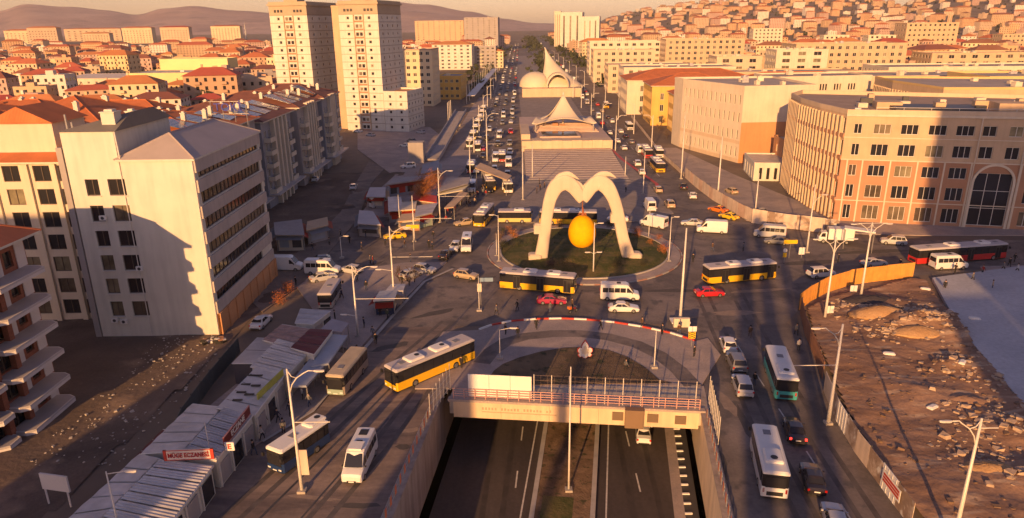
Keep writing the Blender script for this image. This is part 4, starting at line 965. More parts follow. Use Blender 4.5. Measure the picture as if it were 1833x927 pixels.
def car_glass(t,st,cab,gm,wins):
    """cab=(i0 windscreen foot, i1 windscreen top, i2 rear top, i3 rear foot) station indices front to back"""
    def row(i): return st[i]
    i0,i1,i2,i3=cab
    def quad(pts,name):
        mb=MB(); mb.add(pts,[(0,1,2,3)]); ob(name,cached((name,id(st) if 0 else tuple(round(c,2) for p in pts for c in p)),lambda:mb.mesh(name,gm)),t)
    a=row(i0); b=row(i1); e=.015
    k=.90
    quad([(a[0]+e+.02,-a[5]*.86,a[3]+.05),(a[0]+e+.02,a[5]*.86,a[3]+.05),(b[0]+.05,b[6]*k,b[3]-.03),(b[0]+.05,-b[6]*k,b[3]-.03)],'windscreen')
    a=row(i3); b=row(i2)
    quad([(a[0]-e-.02,a[5]*.84,a[3]+.05),(a[0]-e-.02,-a[5]*.84,a[3]+.05),(b[0]-.05,-b[6]*k,b[3]-.04),(b[0]-.05,b[6]*k,b[3]-.04)],'rear_window')
    for (x0b,x1b,x0t,x1t) in wins:
        A=row(i1)
        for s in (-1,1):
            zb=A[2]+.05; zt=A[3]-.1; 
            def yy(z): f=(z-A[2])/(A[3]-.04-A[2]); return (A[5]+(A[6]-A[5])*f)+.02
            p=[(x0b,s*yy(zb),zb),(x1b,s*yy(zb),zb),(x1t,s*yy(zt),zt),(x0t,s*yy(zt),zt)]
            if s>0: p=p[::-1]
            quad(p,'side_window')
SHAPES={
 'sedan':dict(L=4.5,st=[(2.25,.35,.55,.62,.70,.68,.55),(2.1,.22,.68,.76,.84,.80,.66),(1.2,.20,.84,.92,.88,.84,.74),(.85,.20,.88,.96,.88,.85,.75),(.1,.20,.92,1.42,.89,.85,.62),(-.9,.20,.93,1.43,.89,.85,.62),(-1.55,.20,.93,1.05,.88,.84,.72),(-2.1,.24,.90,.98,.84,.80,.68),(-2.25,.38,.72,.80,.76,.72,.6)],cab=(3,4,5,6),wins=[(.62,-.28,.02,-.30),(-.34,-1.3,-.34,-.95)],wh=(1.38,-1.35),r=.32),
 'hatch':dict(L=4.1,st=[(2.05,.35,.58,.66,.70,.68,.55),(1.9,.22,.74,.82,.84,.80,.66),(1.15,.20,.90,.98,.87,.83,.74),(.9,.20,.92,1.0,.87,.84,.75),(.2,.20,.95,1.50,.88,.84,.64),(-1.3,.20,.97,1.50,.88,.84,.64),(-1.85,.22,.97,1.06,.86,.82,.72),(-2.05,.38,.80,.88,.78,.74,.6)],cab=(3,4,5,6),wins=[(.7,-.25,.12,-.27),(-.31,-1.05,-.31,-1.05),(-1.1,-1.6,-1.1,-1.32)],wh=(1.25,-1.25),r=.31),
 'suv':dict(L=4.5,st=[(2.25,.42,.70,.8,.76,.74,.6),(2.1,.28,.90,1.0,.9,.86,.72),(1.3,.26,1.02,1.1,.92,.88,.8),(1.05,.26,1.04,1.12,.92,.89,.8),(.4,.26,1.06,1.75,.93,.89,.70),(-1.7,.26,1.08,1.76,.93,.89,.70),(-2.1,.28,1.08,1.18,.92,.88,.78),(-2.25,.44,.92,1.0,.84,.8,.68)],cab=(3,4,5,6),wins=[(.85,-.2,.3,-.2),(-.27,-1.1,-.27,-1.1),(-1.17,-1.85,-1.17,-1.68)],wh=(1.4,-1.35),r=.36),
 'van':dict(L=5.9,st=[(2.95,.45,.85,.95,.86,.84,.7),(2.8,.30,1.08,1.18,.96,.94,.8),(2.25,.28,1.25,1.34,.99,.97,.86),(2.05,.28,1.28,1.38,.99,.97,.86),(1.25,.28,1.32,2.50,1.0,.98,.82),(.9,.28,1.32,2.62,1.0,.98,.86),(-2.75,.28,1.34,2.62,1.0,.98,.86),(-2.93,.34,1.34,2.55,.98,.96,.82),(-2.95,.40,1.34,2.45,.96,.95,.80)],cab=(3,4,7,8),wins=[(1.95,1.0,1.25,1.0)],wh=(2.0,-1.9),r=.35),
}
def make_car(kind,pm,label,cat,name=None,tails=tail_m,side_glass=False,roofbits=0,taxi=False):
    S=SHAPES[kind]; st=S['st']
    t=thing(name or {'sedan':'car','hatch':'car','suv':'car','van':'van'}[kind],label,cat)
    ob('body',cached(('body',kind,pm.name),lambda:MB().loft(loft_body(st)).mesh('body',pm,False)),t)
    wins=list(S['wins'])
    if kind=='van':
        if side_glass: wins+=[(.85-k*.88,.85-k*.88-.82,.85-k*.88,.85-k*.88-.82) for k in range(4)]
    car_glass(t,st,S['cab'] if kind!='van' else (3,4,4,8),glass,[]) if False else None
    i0,i1,i2,i3=S['cab']
    if kind=='van':
        a=st[3];b=st[4]
        ob('windscreen',cached(('vw',),lambda:MB().add([(a[0]+.04,-.84,a[3]+.04),(a[0]+.04,.84,a[3]+.04),(b[0]+.06,.76,2.42),(b[0]+.06,-.76,2.42)],[(0,1,2,3)]).mesh('windscreen',glass)),t)
        ob('rear_window',cached(('vr',),lambda:MB().add([(-2.98,.78,1.45),(-2.98,-.78,1.45),(-2.97,-.72,2.2),(-2.97,.72,2.2)],[(0,1,2,3)]).mesh('rear_window',glass)),t)
        for (x0b,x1b,x0t,x1t) in wins:
            for s in (-1,1):
                def qd():
                    def yy(z): return .98+(.86-.98)*(z-1.32)/1.26+.018
                    p=[(x0b,s*yy(1.42),1.42),(x1b,s*yy(1.42),1.42),(x1t,s*yy(2.12),2.12),(x0t,s*yy(2.12),2.12)]
                    return MB().add(p if s<0 else p[::-1],[(0,1,2,3)]).mesh('side_window',glass)
                ob('side_window',cached(('vs',s,round(x0b,2)),qd),t)
    else: car_glass(t,st,S['cab'],glass,wins)
    wheels(t,S['wh'],st[4][4]-.10,S['r'])
    xf=st[1][0]; hb=st[1]
    for s in (-1,1):
        ob('headlight',boxm('headlight',.12,.34,.14,head_m),t,(xf+.05,s*hb[4]*.72,(hb[1]+hb[2])/2+.02))
        xr=st[-2][0] if kind!='van' else -2.94
        ob('tail_light',boxm('tail_light'+kind,.12,.2 if kind!='van' else .1,.2 if kind!='van' else .5,tails),t,(xr-.09 if kind!='van' else xr,s*(st[-2][5]*.9),(st[-2][2]*.78 if kind!='van' else .95)))
        ob('wing_mirror',boxm('wing_mirror',.14,.16,.12,pm if kind!='van' else black_m),t,(st[3][0]-.25,s*(st[3][4]+.1),st[3][2]+.05))
    ob('grille',boxm('grille'+kind,.06,hb[4]*.9,.14,black_m),t,(st[0][0]-.02,0,.42))
    ob('front_bumper',boxm('front_bumper'+kind,.1,hb[4]*1.5,.10,black_m),t,(st[0][0]-.01,0,.33)); ob('rear_bumper',boxm('rear_bumper'+kind,.1,hb[4]*1.5,.12,black_m),t,(st[-1][0]+.0,0,.36))
    ob('number_plate',boxm('number_plate',.02,.5,.11,white_paint),t,(st[0][0]+.05,0,.43)); ob('number_plate',boxm('number_plate',.02,.5,.11,white_paint),t,(st[-1][0]-.03,0,.62))
    if taxi: ob('taxi_sign',boxm('taxi_sign',.25,.7,.16,M('taxi_lamp',(.75,.6,.1),.4,.03)),t,(-.3,0,1.44))
    if kind=='van' and roofbits:
        ob('roof_vent',boxm('roof_vent',.6,.6,.08,black_m),t,(-.2,0,2.62))
        if roofbits>1: ob('air_conditioner',boxm('air_conditioner',1.3,1.2,.2,white_paint),t,(.55,0,2.62)); ob('roof_hatch',boxm('roof_hatch',.95,.8,.05,black_m),t,(-1.9,0,2.63))
    return t
def chamf(L,W,z0,z1,c,cz=0.0,x=0):
    h=L/2; w=W/2
    def rg(z,i): return [(x+h-i-c,-w+i,z),(x+h-i,-w+i+c,z),(x+h-i,w-i-c,z),(x+h-i-c,w-i,z),(x-h+i+c*.5,w-i,z),(x-h+i,w-i-c*.5,z),(x-h+i,-w+i+c*.5,z),(x-h+i+c*.5,-w+i,z)]
    r=[rg(z0,0),rg(z1-cz,0)]
    if cz: r.append(rg(z1,cz*1.3))
    return r
def make_bus(label,L=12.0,W=2.5,H=3.0,low=None,roofm=None,band=None,nw=7,doors=(4.9,.6,-3.2),name='city_bus',cat='bus',front=None,units=(2.6,-1.2),rear=None,zw=(1.28,2.48),lettering=None,tails=tail_m,hatches=(4.3,-3.9),art=False):
    low=low or paint('bus_yellow',(0.80,0.46,0.015)); roofm=roofm or white_roof; band=band or M('bus_black_glass',(0.02,0.02,0.024),.14,.05,spec=.6); front=front or low
    t=thing(name,label,cat)
    k=(L,W,H,low.name)
    ob('body',cached(('busb',)+k,lambda:MB().loft(chamf(L,W,.32,zw[0]+.05,.16)).mesh('body',low)),t)
    ob('window_band',cached(('busw',)+k+(band.name,),lambda:MB().loft(chamf(L-.06,W-.06,zw[0]+.05,H-.3,.16)).mesh('window_band',band)),t)
    ob('roof',cached(('busr',)+k+(roofm.name,),lambda:MB().loft(chamf(L,W,H-.3,H,.16,.14)).mesh('roof',roofm)),t)
    ob('skirt',cached(('bussk',)+k,lambda:MB().loft(chamf(L-.1,W-.08,.2,.34,.14)).mesh('skirt',black_m)),t)
    # window panes with slim pillars
    pitch=(L-1.7)/nw
    for s in (-1,1):
        for i in range(nw):
            x=-L/2+.75+pitch*(i+.5)
            if s<0 and any(abs(x-dx)<.55 for dx in doors): continue
            ob('side_window',cached(('bwin',round(pitch,2),zw),lambda:MB().box(-pitch/2+.05,pitch/2-.05,-.02,.02,zw[0]+.1,zw[1]).mesh('side_window',glass)),t,(x,s*(W/2-.005),0))
    for dx in doors:
        d=ob('door',cached(('bdoor',H),lambda:MB().box(-.58,.58,-.03,.02,.38,H-.5).mesh('door',black_m)),t,(dx,-(W/2+.005),0))
        for q in (-.29,.29): ob('door_pane',cached(('bdp',H),lambda:MB().box(-.22,.22,-.05,0,.5,H-.7).mesh('door_pane',glass)),d,(q,0,0))
    ob('windscreen',cached(('bws',W,H),lambda:MB().box(-.03,.03,-W/2+.2,W/2-.2,1.0,H-.62).mesh('windscreen',glass)),t,(L/2+.005,0,0))
    ob('front_panel',cached(('bfp',W,front.name),lambda:MB().box(-.03,.05,-W/2+.15,W/2-.15,.36,.98).mesh('front_panel',front)),t,(L/2,0,0))
    ob('destination_sign',cached(('bds',W),lambda:MB().box(-.02,.04,-W/2+.35,W/2-.35,0,.26).mesh('destination_sign',black_m)),t,(L/2,0,H-.6))
    ob('rear_window',cached(('brw',W,H),lambda:MB().box(-.03,.03,-W/2+.3,W/2-.3,1.3,H-.55).mesh('rear_window',glass)),t,(-L/2-.005,0,0))
    if rear: ob('rear_panel',MB().box(-.05,.02,-W/2+.12,W/2-.12,.4,1.25).mesh('rear_panel',rear),t,(-L/2,0,0))
    ob('rear_grille',cached(('brg',),lambda:MB().box(-.03,.03,-.7,.7,.5,.9).mesh('rear_grille',black_m)),t,(-L/2-.03,0,0))
    for s in (-1,1):
        ob('headlight',boxm('headlight',.12,.34,.14,head_m),t,(L/2+.03,s*(W/2-.38),.55)); ob('tail_light',boxm('bus_tail',.06,.16,.42,tails),t,(-L/2-.02,s*(W/2-.2),.8))
        ob('wing_mirror',cached(('bmir',),lambda:MB().box(-.1,.1,-.12,.12,0,.4).mesh('wing_mirror',black_m)),t,(L/2+.2,s*(W/2+.12),H-1.0))
    wheels(t,(L/2-2.6,-L/2+3.2) if L>9 else (L/2-1.9,-L/2+1.9),W/2-.12,.48 if L>9 else .42,.3)
    for x in units:
        u_=ob('air_conditioner',cached(('bac',W),lambda:MB().loft(chamf(2.2,W*.68,0,.26,.2,.1)).mesh('air_conditioner',white_paint)),t,(x,0,H)); ob('fan_grille',cached(('bfg',),lambda:MB().tube([(-.5,0,.26),(-.5,0,.285)],.32,12).mesh('fan_grille',black_m)),u_)
    for x in hatches: ob('roof_hatch',cached(('bht',),lambda:MB().box(-.38,.38,-.34,.34,0,.06).mesh('roof_hatch',M('hatch_grey',(.2,.2,.22),.5,.05))),t,(x,0,H))
    ob('number_plate',boxm('number_plate',.02,.5,.11,white_paint),t,(L/2+.07,0,.42))
    return t
def put(t,c,toward,z=0.0):
    """stand a vehicle on the ground at photo point c, nose pointing along the ground to 'toward'"""
    a=P(c[0],c[1],z) if isinstance(c,tuple) and len(c)==2 else Vector(c); b=P(toward[0],toward[1],z)
    t.location=(a.x,a.y,z); t.rotation_euler=(0,0,math.atan2(b.y-a.y,b.x-a.x)); return t
def putrf(t,rear,front,z=0.0,side=0.0):
    a=P(*rear,z);b=P(*front,z); c=(a+b)/2; d=(b-a).normalized(); c+=Vector((-d.y,d.x,0))*side
    t.location=(c.x,c.y,z); t.rotation_euler=(0,0,math.atan2(d.y,d.x)); return t
pw=paint('white_car_paint',(0.72,0.71,0.69)); pk=paint('black_car_paint',(0.025,0.02,0.024)); pg=paint('grey_car_paint',(0.20,0.20,0.21)); ps=paint('silver_car_paint',(0.46,0.46,0.47),.3); pr=paint('red_car_paint',(0.50,0.02,0.03)); pcr=paint('crimson_car_paint',(0.36,0.02,0.07)); pbe=paint('beige_car_paint',(0.46,0.36,0.24)); pyl=paint('taxi_yellow',(0.78,0.50,0.02)); por=paint('orange_car_paint',(0.62,0.17,0.02)); pbl=paint('blue_paint',(0.015,0.04,0.13)); pteal=paint('teal_paint',(0.06,0.36,0.36)); pgr=paint('dark_red_paint',(.2,.02,.02))
# --- yellow buses
putrf(make_bus('long yellow city bus coming down the left road towards the camera'),(846,645),(713,703),side=-1.0)
putrf(make_bus('yellow city bus crossing in front of the sculpture, white roof'),(890,517),(1032,529),side=1.2)
putrf(make_bus('yellow city bus on the right side of the junction above the red car'),(1258,512),(1398,499),side=1.2)
putrf(make_bus('yellow based city bus passing directly behind the apricot sculpture',band=None,art=True),(1072,404),(962,402),side=-1.2)
putrf(make_bus('yellow fronted city bus waiting at the canopy left of the avenue',L=11),(868,318),(883,353))
putrf(make_bus('yellow city bus seen from behind in the right lane of the avenue',L=11),(1190,318),(1164,290))
putrf(make_bus('yellow city bus between the beige car and the far canopy, roof towards the camera',L=10),(880,380),(852,414))
putrf(make_bus('small yellow bus farthest up the right carriageway',L=8,nw=5,doors=(),units=(0,),hatches=()),(1088,200),(1082,186))
putrf(make_bus('short cream and yellow minibus standing left of the island behind the lamp post',L=7,H=2.7,nw=5,doors=(),low=paint('cream_yellow',(0.72,0.52,0.18)),units=(1,),hatches=(),name='minibus',cat='minibus',zw=(1.1,2.1)),(898,397),(945,397))
# --- red buses
pred=paint('bus_red',(0.48,0.03,0.03))
putrf(make_bus('long red city bus leaving on the road at the right, behind the white minibus',L=17.5,low=pred,nw=11,doors=(6.9,1.5,-3.8),units=(4.5,-1.5),hatches=(7,-6)),(1640,473),(1790,462),side=.5)
putrf(make_bus('red and white bus queued ahead of the yellow one on the right lane',L=11,low=pred,rear=pred),(1166,291),(1148,268))
# --- midibuses and minibuses
teal=make_bus('white midibus with teal lower rear in the right hand lane',L=8.6,W=2.35,H=2.95,low=pteal,roofm=white_paint,nw=6,doors=(),units=(-2.3,),hatches=(1.2,),rear=pteal,name='midibus',cat='midibus'); putrf(teal,(1411,733),(1380,645))
for s in (-1,1): ob('side_panel',MB().box(-3.9,3.9,-.02,.02,.36,1.15).mesh('side_panel',pteal),teal,(0,s*1.185,0))
putrf(make_bus('white midibus with plain white rear, nearest the bottom of the right road',L=8.0,W=2.3,H=2.9,low=pw,roofm=white_paint,nw=6,doors=(),units=(-1.6,),hatches=(2.4,),name='midibus',cat='midibus',rear=pw),(1386,900),(1362,800))
old=make_bus('old beige and green midibus parked at the kerb by the market roofs',L=7.6,W=2.2,H=2.8,low=paint('dull_beige',(0.40,0.32,0.24)),roofm=M('worn_beige_roof',(0.46,0.38,0.27),.7,.15),nw=6,doors=(),units=(),hatches=(1.8,),name='midibus',cat='midibus',front=paint('pale_green',(.30,.40,.33))); putrf(old,(652,655),(606,713),side=-.4)
sq=make_bus('beige square backed minibus parked on the dirt behind the market',L=6.8,W=2.15,H=2.65,low=paint('cream_bus',(0.48,0.43,0.36)),roofm=white_roof,nw=5,doors=(),units=(),hatches=(0,),name='minibus',cat='minibus',zw=(1.1,2.1)); putrf(sq,(582,556),(602,524))
v=make_car('van',pw,'white minibus with roof hatches driving down at the bottom centre left','minibus','minibus',side_glass=True,roofbits=2); putrf(v,(668,795),(628,882),side=-.2)
v=make_bus('blue and white minibus beside the lamp post at lower left',L=6.3,W=2.15,H=2.75,low=pbl,roofm=white_paint,nw=5,doors=(),units=(-2.2,),hatches=(.6,),name='minibus',cat='minibus',front=pbl,zw=(1.2,2.2)); putrf(v,(594,790),(502,856),side=-.9)
# slanted white nose cap of the blue minibus
put_v=[('van',pw,'white minibus with dark side windows parked left of the junction',(540,492),(612,493),'minibus',True,1),
 ('van',pw,'white panel van parked farthest left beyond the office block',(482,486),(536,486),'van',False,0),
 ('van',pw,'white minibus passing in front of the roundabout lawn',(1072,538),(1147,540),'minibus',True,1),
 ('van',pw,'white minibus coming down the lane left of the island',(845,428),(838,464),'minibus',True,1),
 ('van',pw,'white panel van near the hoarding, heading left beside a pale car',(1303,419),(1245,416),'van',False,0),
 ('van',pw,'white minibus in front of the long red bus on the right',(1666,485),(1740,482),'minibus',True,1),
 ('van',pw,'white van with open back just right of the sculpture',(1192,412),(1142,402),'van',False,1),
 ('van',ps,'silver minibus in the queue by the curved hoarding on the right',(1402,428),(1352,424),'minibus',True,0),
 ('van',pw,'tall white van in the middle of the avenue mouth above the junction',(1165,385),(1150,365),'van',False,0)]
for kd,pm,lab,r_,f_,cat,sg,rb in put_v:
    putrf(make_car(kd,pm,lab,cat,cat,side_glass=sg,roofbits=rb),r_,f_,side=.9 if f_[0]>r_[0] else -.6)
# --- box truck
def truck(label,r_,f_,boxc=white_paint):
    t=thing('delivery_truck',label,'truck')
    ob('cab',cached(('tcab',),lambda:MB().loft(loft_body([(3.1,.45,.9,1.0,.9,.88,.8),(3.0,.4,1.1,1.3,.98,.96,.86),(2.6,.4,1.2,2.1,1,.97,.85),(1.7,.4,1.2,2.25,1,.97,.85),(1.65,.4,1.2,2.2,1,.97,.85)])).mesh('cab',pw)),t)
    ob('windscreen',cached(('tws',),lambda:MB().add([(3.06,-.8,1.3),(3.06,.8,1.3),(2.66,.76,2.03),(2.66,-.76,2.03)],[(0,1,2,3)]).mesh('windscreen',glass)),t)
    for s in (-1,1): ob('side_window',cached(('tsw',s),lambda:MB().add([(2.75,s*.99,1.28),(1.9,s*.99,1.28),(1.9,s*.92,2.0),(2.5,s*.92,2.0)][::(1 if s<0 else -1)],[(0,1,2,3)]).mesh('side_window',glass)),t)
    b=ob('cargo_box',cached(('tbox',boxc.name),lambda:MB().box(-3.1,1.45,-1.08,1.08,.85,2.95).mesh('cargo_box',boxc)),t)
    for x in (-3.1,1.42): ob('box_trim',cached(('tbt',),lambda:MB().box(0,.06,-1.11,1.11,.83,2.98).mesh('box_trim',steel)),b,(x,0,0))
    ob('chassis',cached(('tch',),lambda:MB().box(-3.0,2.8,-.4,.4,.5,.85).mesh('chassis',black_m)),t)
    wheels(t,(2.2,-1.9),.95,.4,.26); return putrf(t,r_,f_)
truck('white box truck parked by the right hoarding below the modern building',(1530,436),(1458,432))
# --- cars
cars=[('sedan',pw,'white saloon car overtaken by the minibus in front of the roundabout',(1085,556),(1147,557)),
 ('sedan',pcr,'crimson car half hidden below the crossing yellow bus',(960,542),(1016,543)),
 ('sedan',pr,'bright red car below the yellow bus on the right',(1246,530),(1293,528)),
 ('hatch',ps,'silver hatchback at the left entry to the junction',(738,484),(782,490)),
 ('hatch',pbe,'beige hatchback turning near the island at the left',(812,494),(858,501)),
 ('hatch',pw,'white hatchback beside the white minibus left of the island',(822,436),(808,458)),
 ('sedan',pw,'white saloon parked beside the brick ground floor of the office block',(456,594),(480,570)),
 ('sedan',ps,'dark windowed silver car parked behind the square backed minibus',(560,505),(598,498)),
 ('hatch',pw,'white hatchback leading the queue on the right road',(1308,637),(1298,610)),
 ('suv',pg,'grey car second in the queue on the right road',(1323,668),(1312,645)),
 ('suv',ps,'silver estate car third in the queue on the right road',(1335,718),(1321,680)),
 ('sedan',pk,'black saloon with red tail lamps lit behind the teal midibus',(1428,800),(1414,756)),
 ('sedan',pk,'black saloon beside the white midibus near the bottom right',(1461,891),(1446,840)),
 ('sedan',ps,'pale car cut off by the bottom edge behind the black saloons',(1500,962),(1488,921)),
 ('sedan',ps,'pale saloon in front of the panel van near the hoarding',(1255,404),(1222,402)),
 ('sedan',pyl,'yellow taxi by the pale hoarding on the right',(1318,395),(1291,388)),
 ('sedan',por,'orange car behind the yellow taxi near the pale hoarding',(1298,382),(1272,376)),
 ('sedan',pw,'white saloon seen from behind on the avenue mouth, right',(1243,363),(1236,345)),
 ('sedan',pg,'dark car in the lower row of the queue by the curved hoarding',(1412,438),(1368,434)),
 ('suv',pw,'boxy white estate car between the two right lamp posts',(1448,497),(1490,494)),
 ('sedan',ps,'blue grey saloon behind the orange hoarding',(1538,478),(1588,473)),
 ('sedan',pyl,'yellow taxi parked before the market stalls left of the junction',(738,424),(676,429)),
 ('sedan',pbe,'cream taxi coloured saloon beside the yellow bus left of the island',(850,400),(812,405)),
 ('hatch',ps,'small silver car nose to nose with the parked minibus at the left',(640,490),(618,486)),
 ('sedan',pw,'pale saloon right of the sculpture behind the lamp post',(1120,396),(1092,395))]
for kd,pm,lab,r_,f_ in cars:
    c=make_car(kd,pm,lab,'car',tails=tail_on if 'lit' in lab else tail_m,taxi='taxi' in lab and 'coloured' not in lab); putrf(c,r_,f_)
c=make_car('sedan',pw,'white saloon in the sunken underpass road just below the bridge','car'); putrf(c,(1152,796),(1150,765),UZ)
# parked cars in the lot at left centre, near the grey ramp
for i,((a,b),(c_,d_),pm,lab) in enumerate([((650,238),(632,236),pw,'white car at the left end of the far car park'),((672,245),(655,243),ps,'silver car second from the left in the far car park'),((735,264),(716,262),pw,'white car lowest in the far car park near the ramp'),((745,256),(728,253),pg,'grey car behind the lowest white one in the far car park'),((730,225),(714,224),pw,'white car at the back of the far car park'),((762,240),(744,238),ps,'silver car at the right of the far car park'),((700,232),(684,229),pg,'grey car in the middle of the far car park'),((758,226),(742,224),pbe,'beige car at the back right of the far car park')]):
    putrf(make_car('hatch' if i%2 else 'sedan',pm,lab,'car'),(a,b),(c_,d_))
# --- avenue traffic: simplified copies
_ones=['','first','second','third','fourth','fifth','sixth','seventh','eighth','ninth','tenth','eleventh','twelfth','thirteenth','fourteenth','fifteenth','sixteenth','seventeenth','eighteenth','nineteenth']
_tens=['','','twenty','thirty','forty','fifty','sixty','seventy','eighty','ninety']
def W(n):
    if n<20: return _ones[n]
    return (_tens[n//10][:-1]+'ieth') if n%10==0 else _tens[n//10]+'-'+_ones[n%10]
rndv=random.Random(11)
protos={}
def lane_car(kd,pm):
    k=(kd,pm.name)
    if k not in protos:
        S=SHAPES[kd]; protos[k]=(S,cached(('body',kd,pm.name),lambda:MB().loft(loft_body(S['st'])).mesh('body',pm,False)))
    return k
names={pw.name:'white',pk.name:'black',pg.name:'grey',ps.name:'silver',pr.name:'red',pbe.name:'beige',pyl.name:'yellow'}
lanes=[('left','outer',lambda y:-9.5+.012*(y-200),170,1500,-1),('left','middle',lambda y:-5.0+.013*(y-200),165,1700,-1),('left','inner',lambda y:-.8+.014*(y-200),168,1700,-1),
       ('right','inner',lambda y:37.2+.018*(y-200),150,1700,1),('right','outer',lambda y:41.5+.02*(y-200),200,1700,1)]
ordn=[W(n) for n in range(1,95)]
for side,pos,xf,y0,y1,dr in lanes:
    y=y0+rndv.uniform(0,10); k=0
    while y<y1:
        kd=rndv.choice(['sedan','sedan','hatch','suv','van']); pm=rndv.choice([pw,pw,ps,pg,pg,pk,pk,pbe,pr] if kd!='van' else [pw,pw,ps])
        S=SHAPES[kd]; lab=f"{names[pm.name]} {'van' if kd=='van' else 'car'}, {W(k+1)} from roundabout in {pos} lane, {side} carriageway"
        x=xf(y)+rndv.uniform(-.4,.4)
        if y<420:
            t=make_car(kd,pm,lab,'van' if kd=='van' else 'car',side_glass=rndv.random()<.6); t.location=(x,y,0); t.rotation_euler=(0,0,R(90*dr+rndv.uniform(-2,2)-1)); t['group']='traffic on the avenue'
        else:
            def mk():
                st=S['st']; mb=MB(); mb.loft(loft_body(st),0); i0,i1,i2,i3=S['cab']
                a=st[i0];b=st[i1]; mb.add([(a[0]+.03,-a[5]*.86,a[3]+.04),(a[0]+.03,a[5]*.86,a[3]+.04),(b[0]+.06,b[6]*.9,b[3]-.03),(b[0]+.06,-b[6]*.9,b[3]-.03)],[(0,1,2,3)],1)
                a=st[i3];b=st[i2]; 
                if kd!='van': mb.add([(a[0]-.03,a[5]*.86,a[3]+.04),(a[0]-.03,-a[5]*.86,a[3]+.04),(b[0]-.06,-b[6]*.9,b[3]-.03),(b[0]-.06,b[6]*.9,b[3]-.03)],[(0,1,2,3)],1)
                for s in (-1,1):
                    mb.box(-S['L']*.3,S['L']*.12,s*b[5]*.97-.02,s*b[5]*.97+.02,b[2]+.06,b[3]-.12,1)
                    for wx in S['wh']: mb.box(wx-.3,wx+.3,s*.8-.12,s*.8+.12,0,.6,2)
                return mb.mesh('car',[pm,glass,rubber])
            o=tag(ob('van' if kd=='van' else 'car',cached(('far',kd,pm.name),mk),None,(x,y,0),R(90*dr)),lab,'van' if kd=='van' else 'car','traffic on the avenue')
        k+=1; y+=rndv.uniform(9,26)*(1+(y-150)/600)
# buses waiting in a line under the long canopy left of the avenue
for i in range(7):
    y=246+i*17+rndv.uniform(-1,1); pm=[pw,paint('cream_yellow',(0,0,0)),pw,paint('dull_beige',(0,0,0)),pw,pw,pw][i]
    t=make_bus(f'pale midibus waiting along the far left kerb of the avenue, {ordn[i]} from the camera',L=8,W=2.3,H=2.8,low=pm,roofm=white_paint,nw=5,doors=(),units=(0,),hatches=(),name='midibus',cat='midibus'); t.location=(-14.2+.012*(y-246),y,0); t.rotation_euler=(0,0,R(-90)); t['group']='midibuses waiting by the avenue canopy'
for i,(a,b,c_,lab) in enumerate([((846,295),(841,318),0,'midibus with red stripe at the head of the left bus bay'),((858,256),(852,282),0,'midibus behind the red striped one in the left bus bay'),((905,330),(912,352),0,'white midibus with yellow band right of the canopy bus'),((900,277),(898,297),0,'red fronted white minibus on the inner left lane'),((1172,268),(1186,292),0,'cream backed midibus left of the queue of red and yellow buses'),((1120,225),(1132,238),0,'white bus with dark rear window up the right carriageway')]):
    rev=i>=4
    t=make_bus(lab,L=8,W=2.3,H=2.8,low=pw if i!=2 else paint('cream_yellow',(0,0,0)),roofm=white_paint,nw=5,doors=(),units=(0,),hatches=(),name='midibus',cat='midibus',front=pred if i in (0,3) else pw)
    putrf(t,a if not rev else b,b if not rev else a)
# --- motorbike courier on the plaza
def motorbike(c,toward,label):
    t=thing('motorbike',label,'motorbike'); wm,rm=wheel_mesh(.3,.12)
    for x in (-.62,.62): o=ob('wheel',wm,t,(x,0,.3)); ob('rim',rm,o)
    ob('frame',MB().tube([(-.6,0,.35),(0,0,.5),(.45,0,.75),(.62,0,.3)],[.06,.16,.08,.05],6).mesh('frame',black_m),t)
    ob('seat',MB().box(-.6,.1,-.14,.14,.68,.8).mesh('seat',black_m),t); ob('fuel_tank',MB().loft(chamf(.5,.32,.62,.86,.08,.08,.25)).mesh('fuel_tank',pgr),t)
    ob('handlebar',MB().tube([(.42,-.36,.95),(.48,0,1.0),(.42,.36,.95)],.025,5).mesh('handlebar',steel),t); ob('box',MB().box(-.95,-.5,-.24,.24,.8,1.2).mesh('top_box',por),t)
    return put(t,c,toward)
motorbike((1026,560),(1050,552),'motorbike with top box standing on the edge of the plaza')
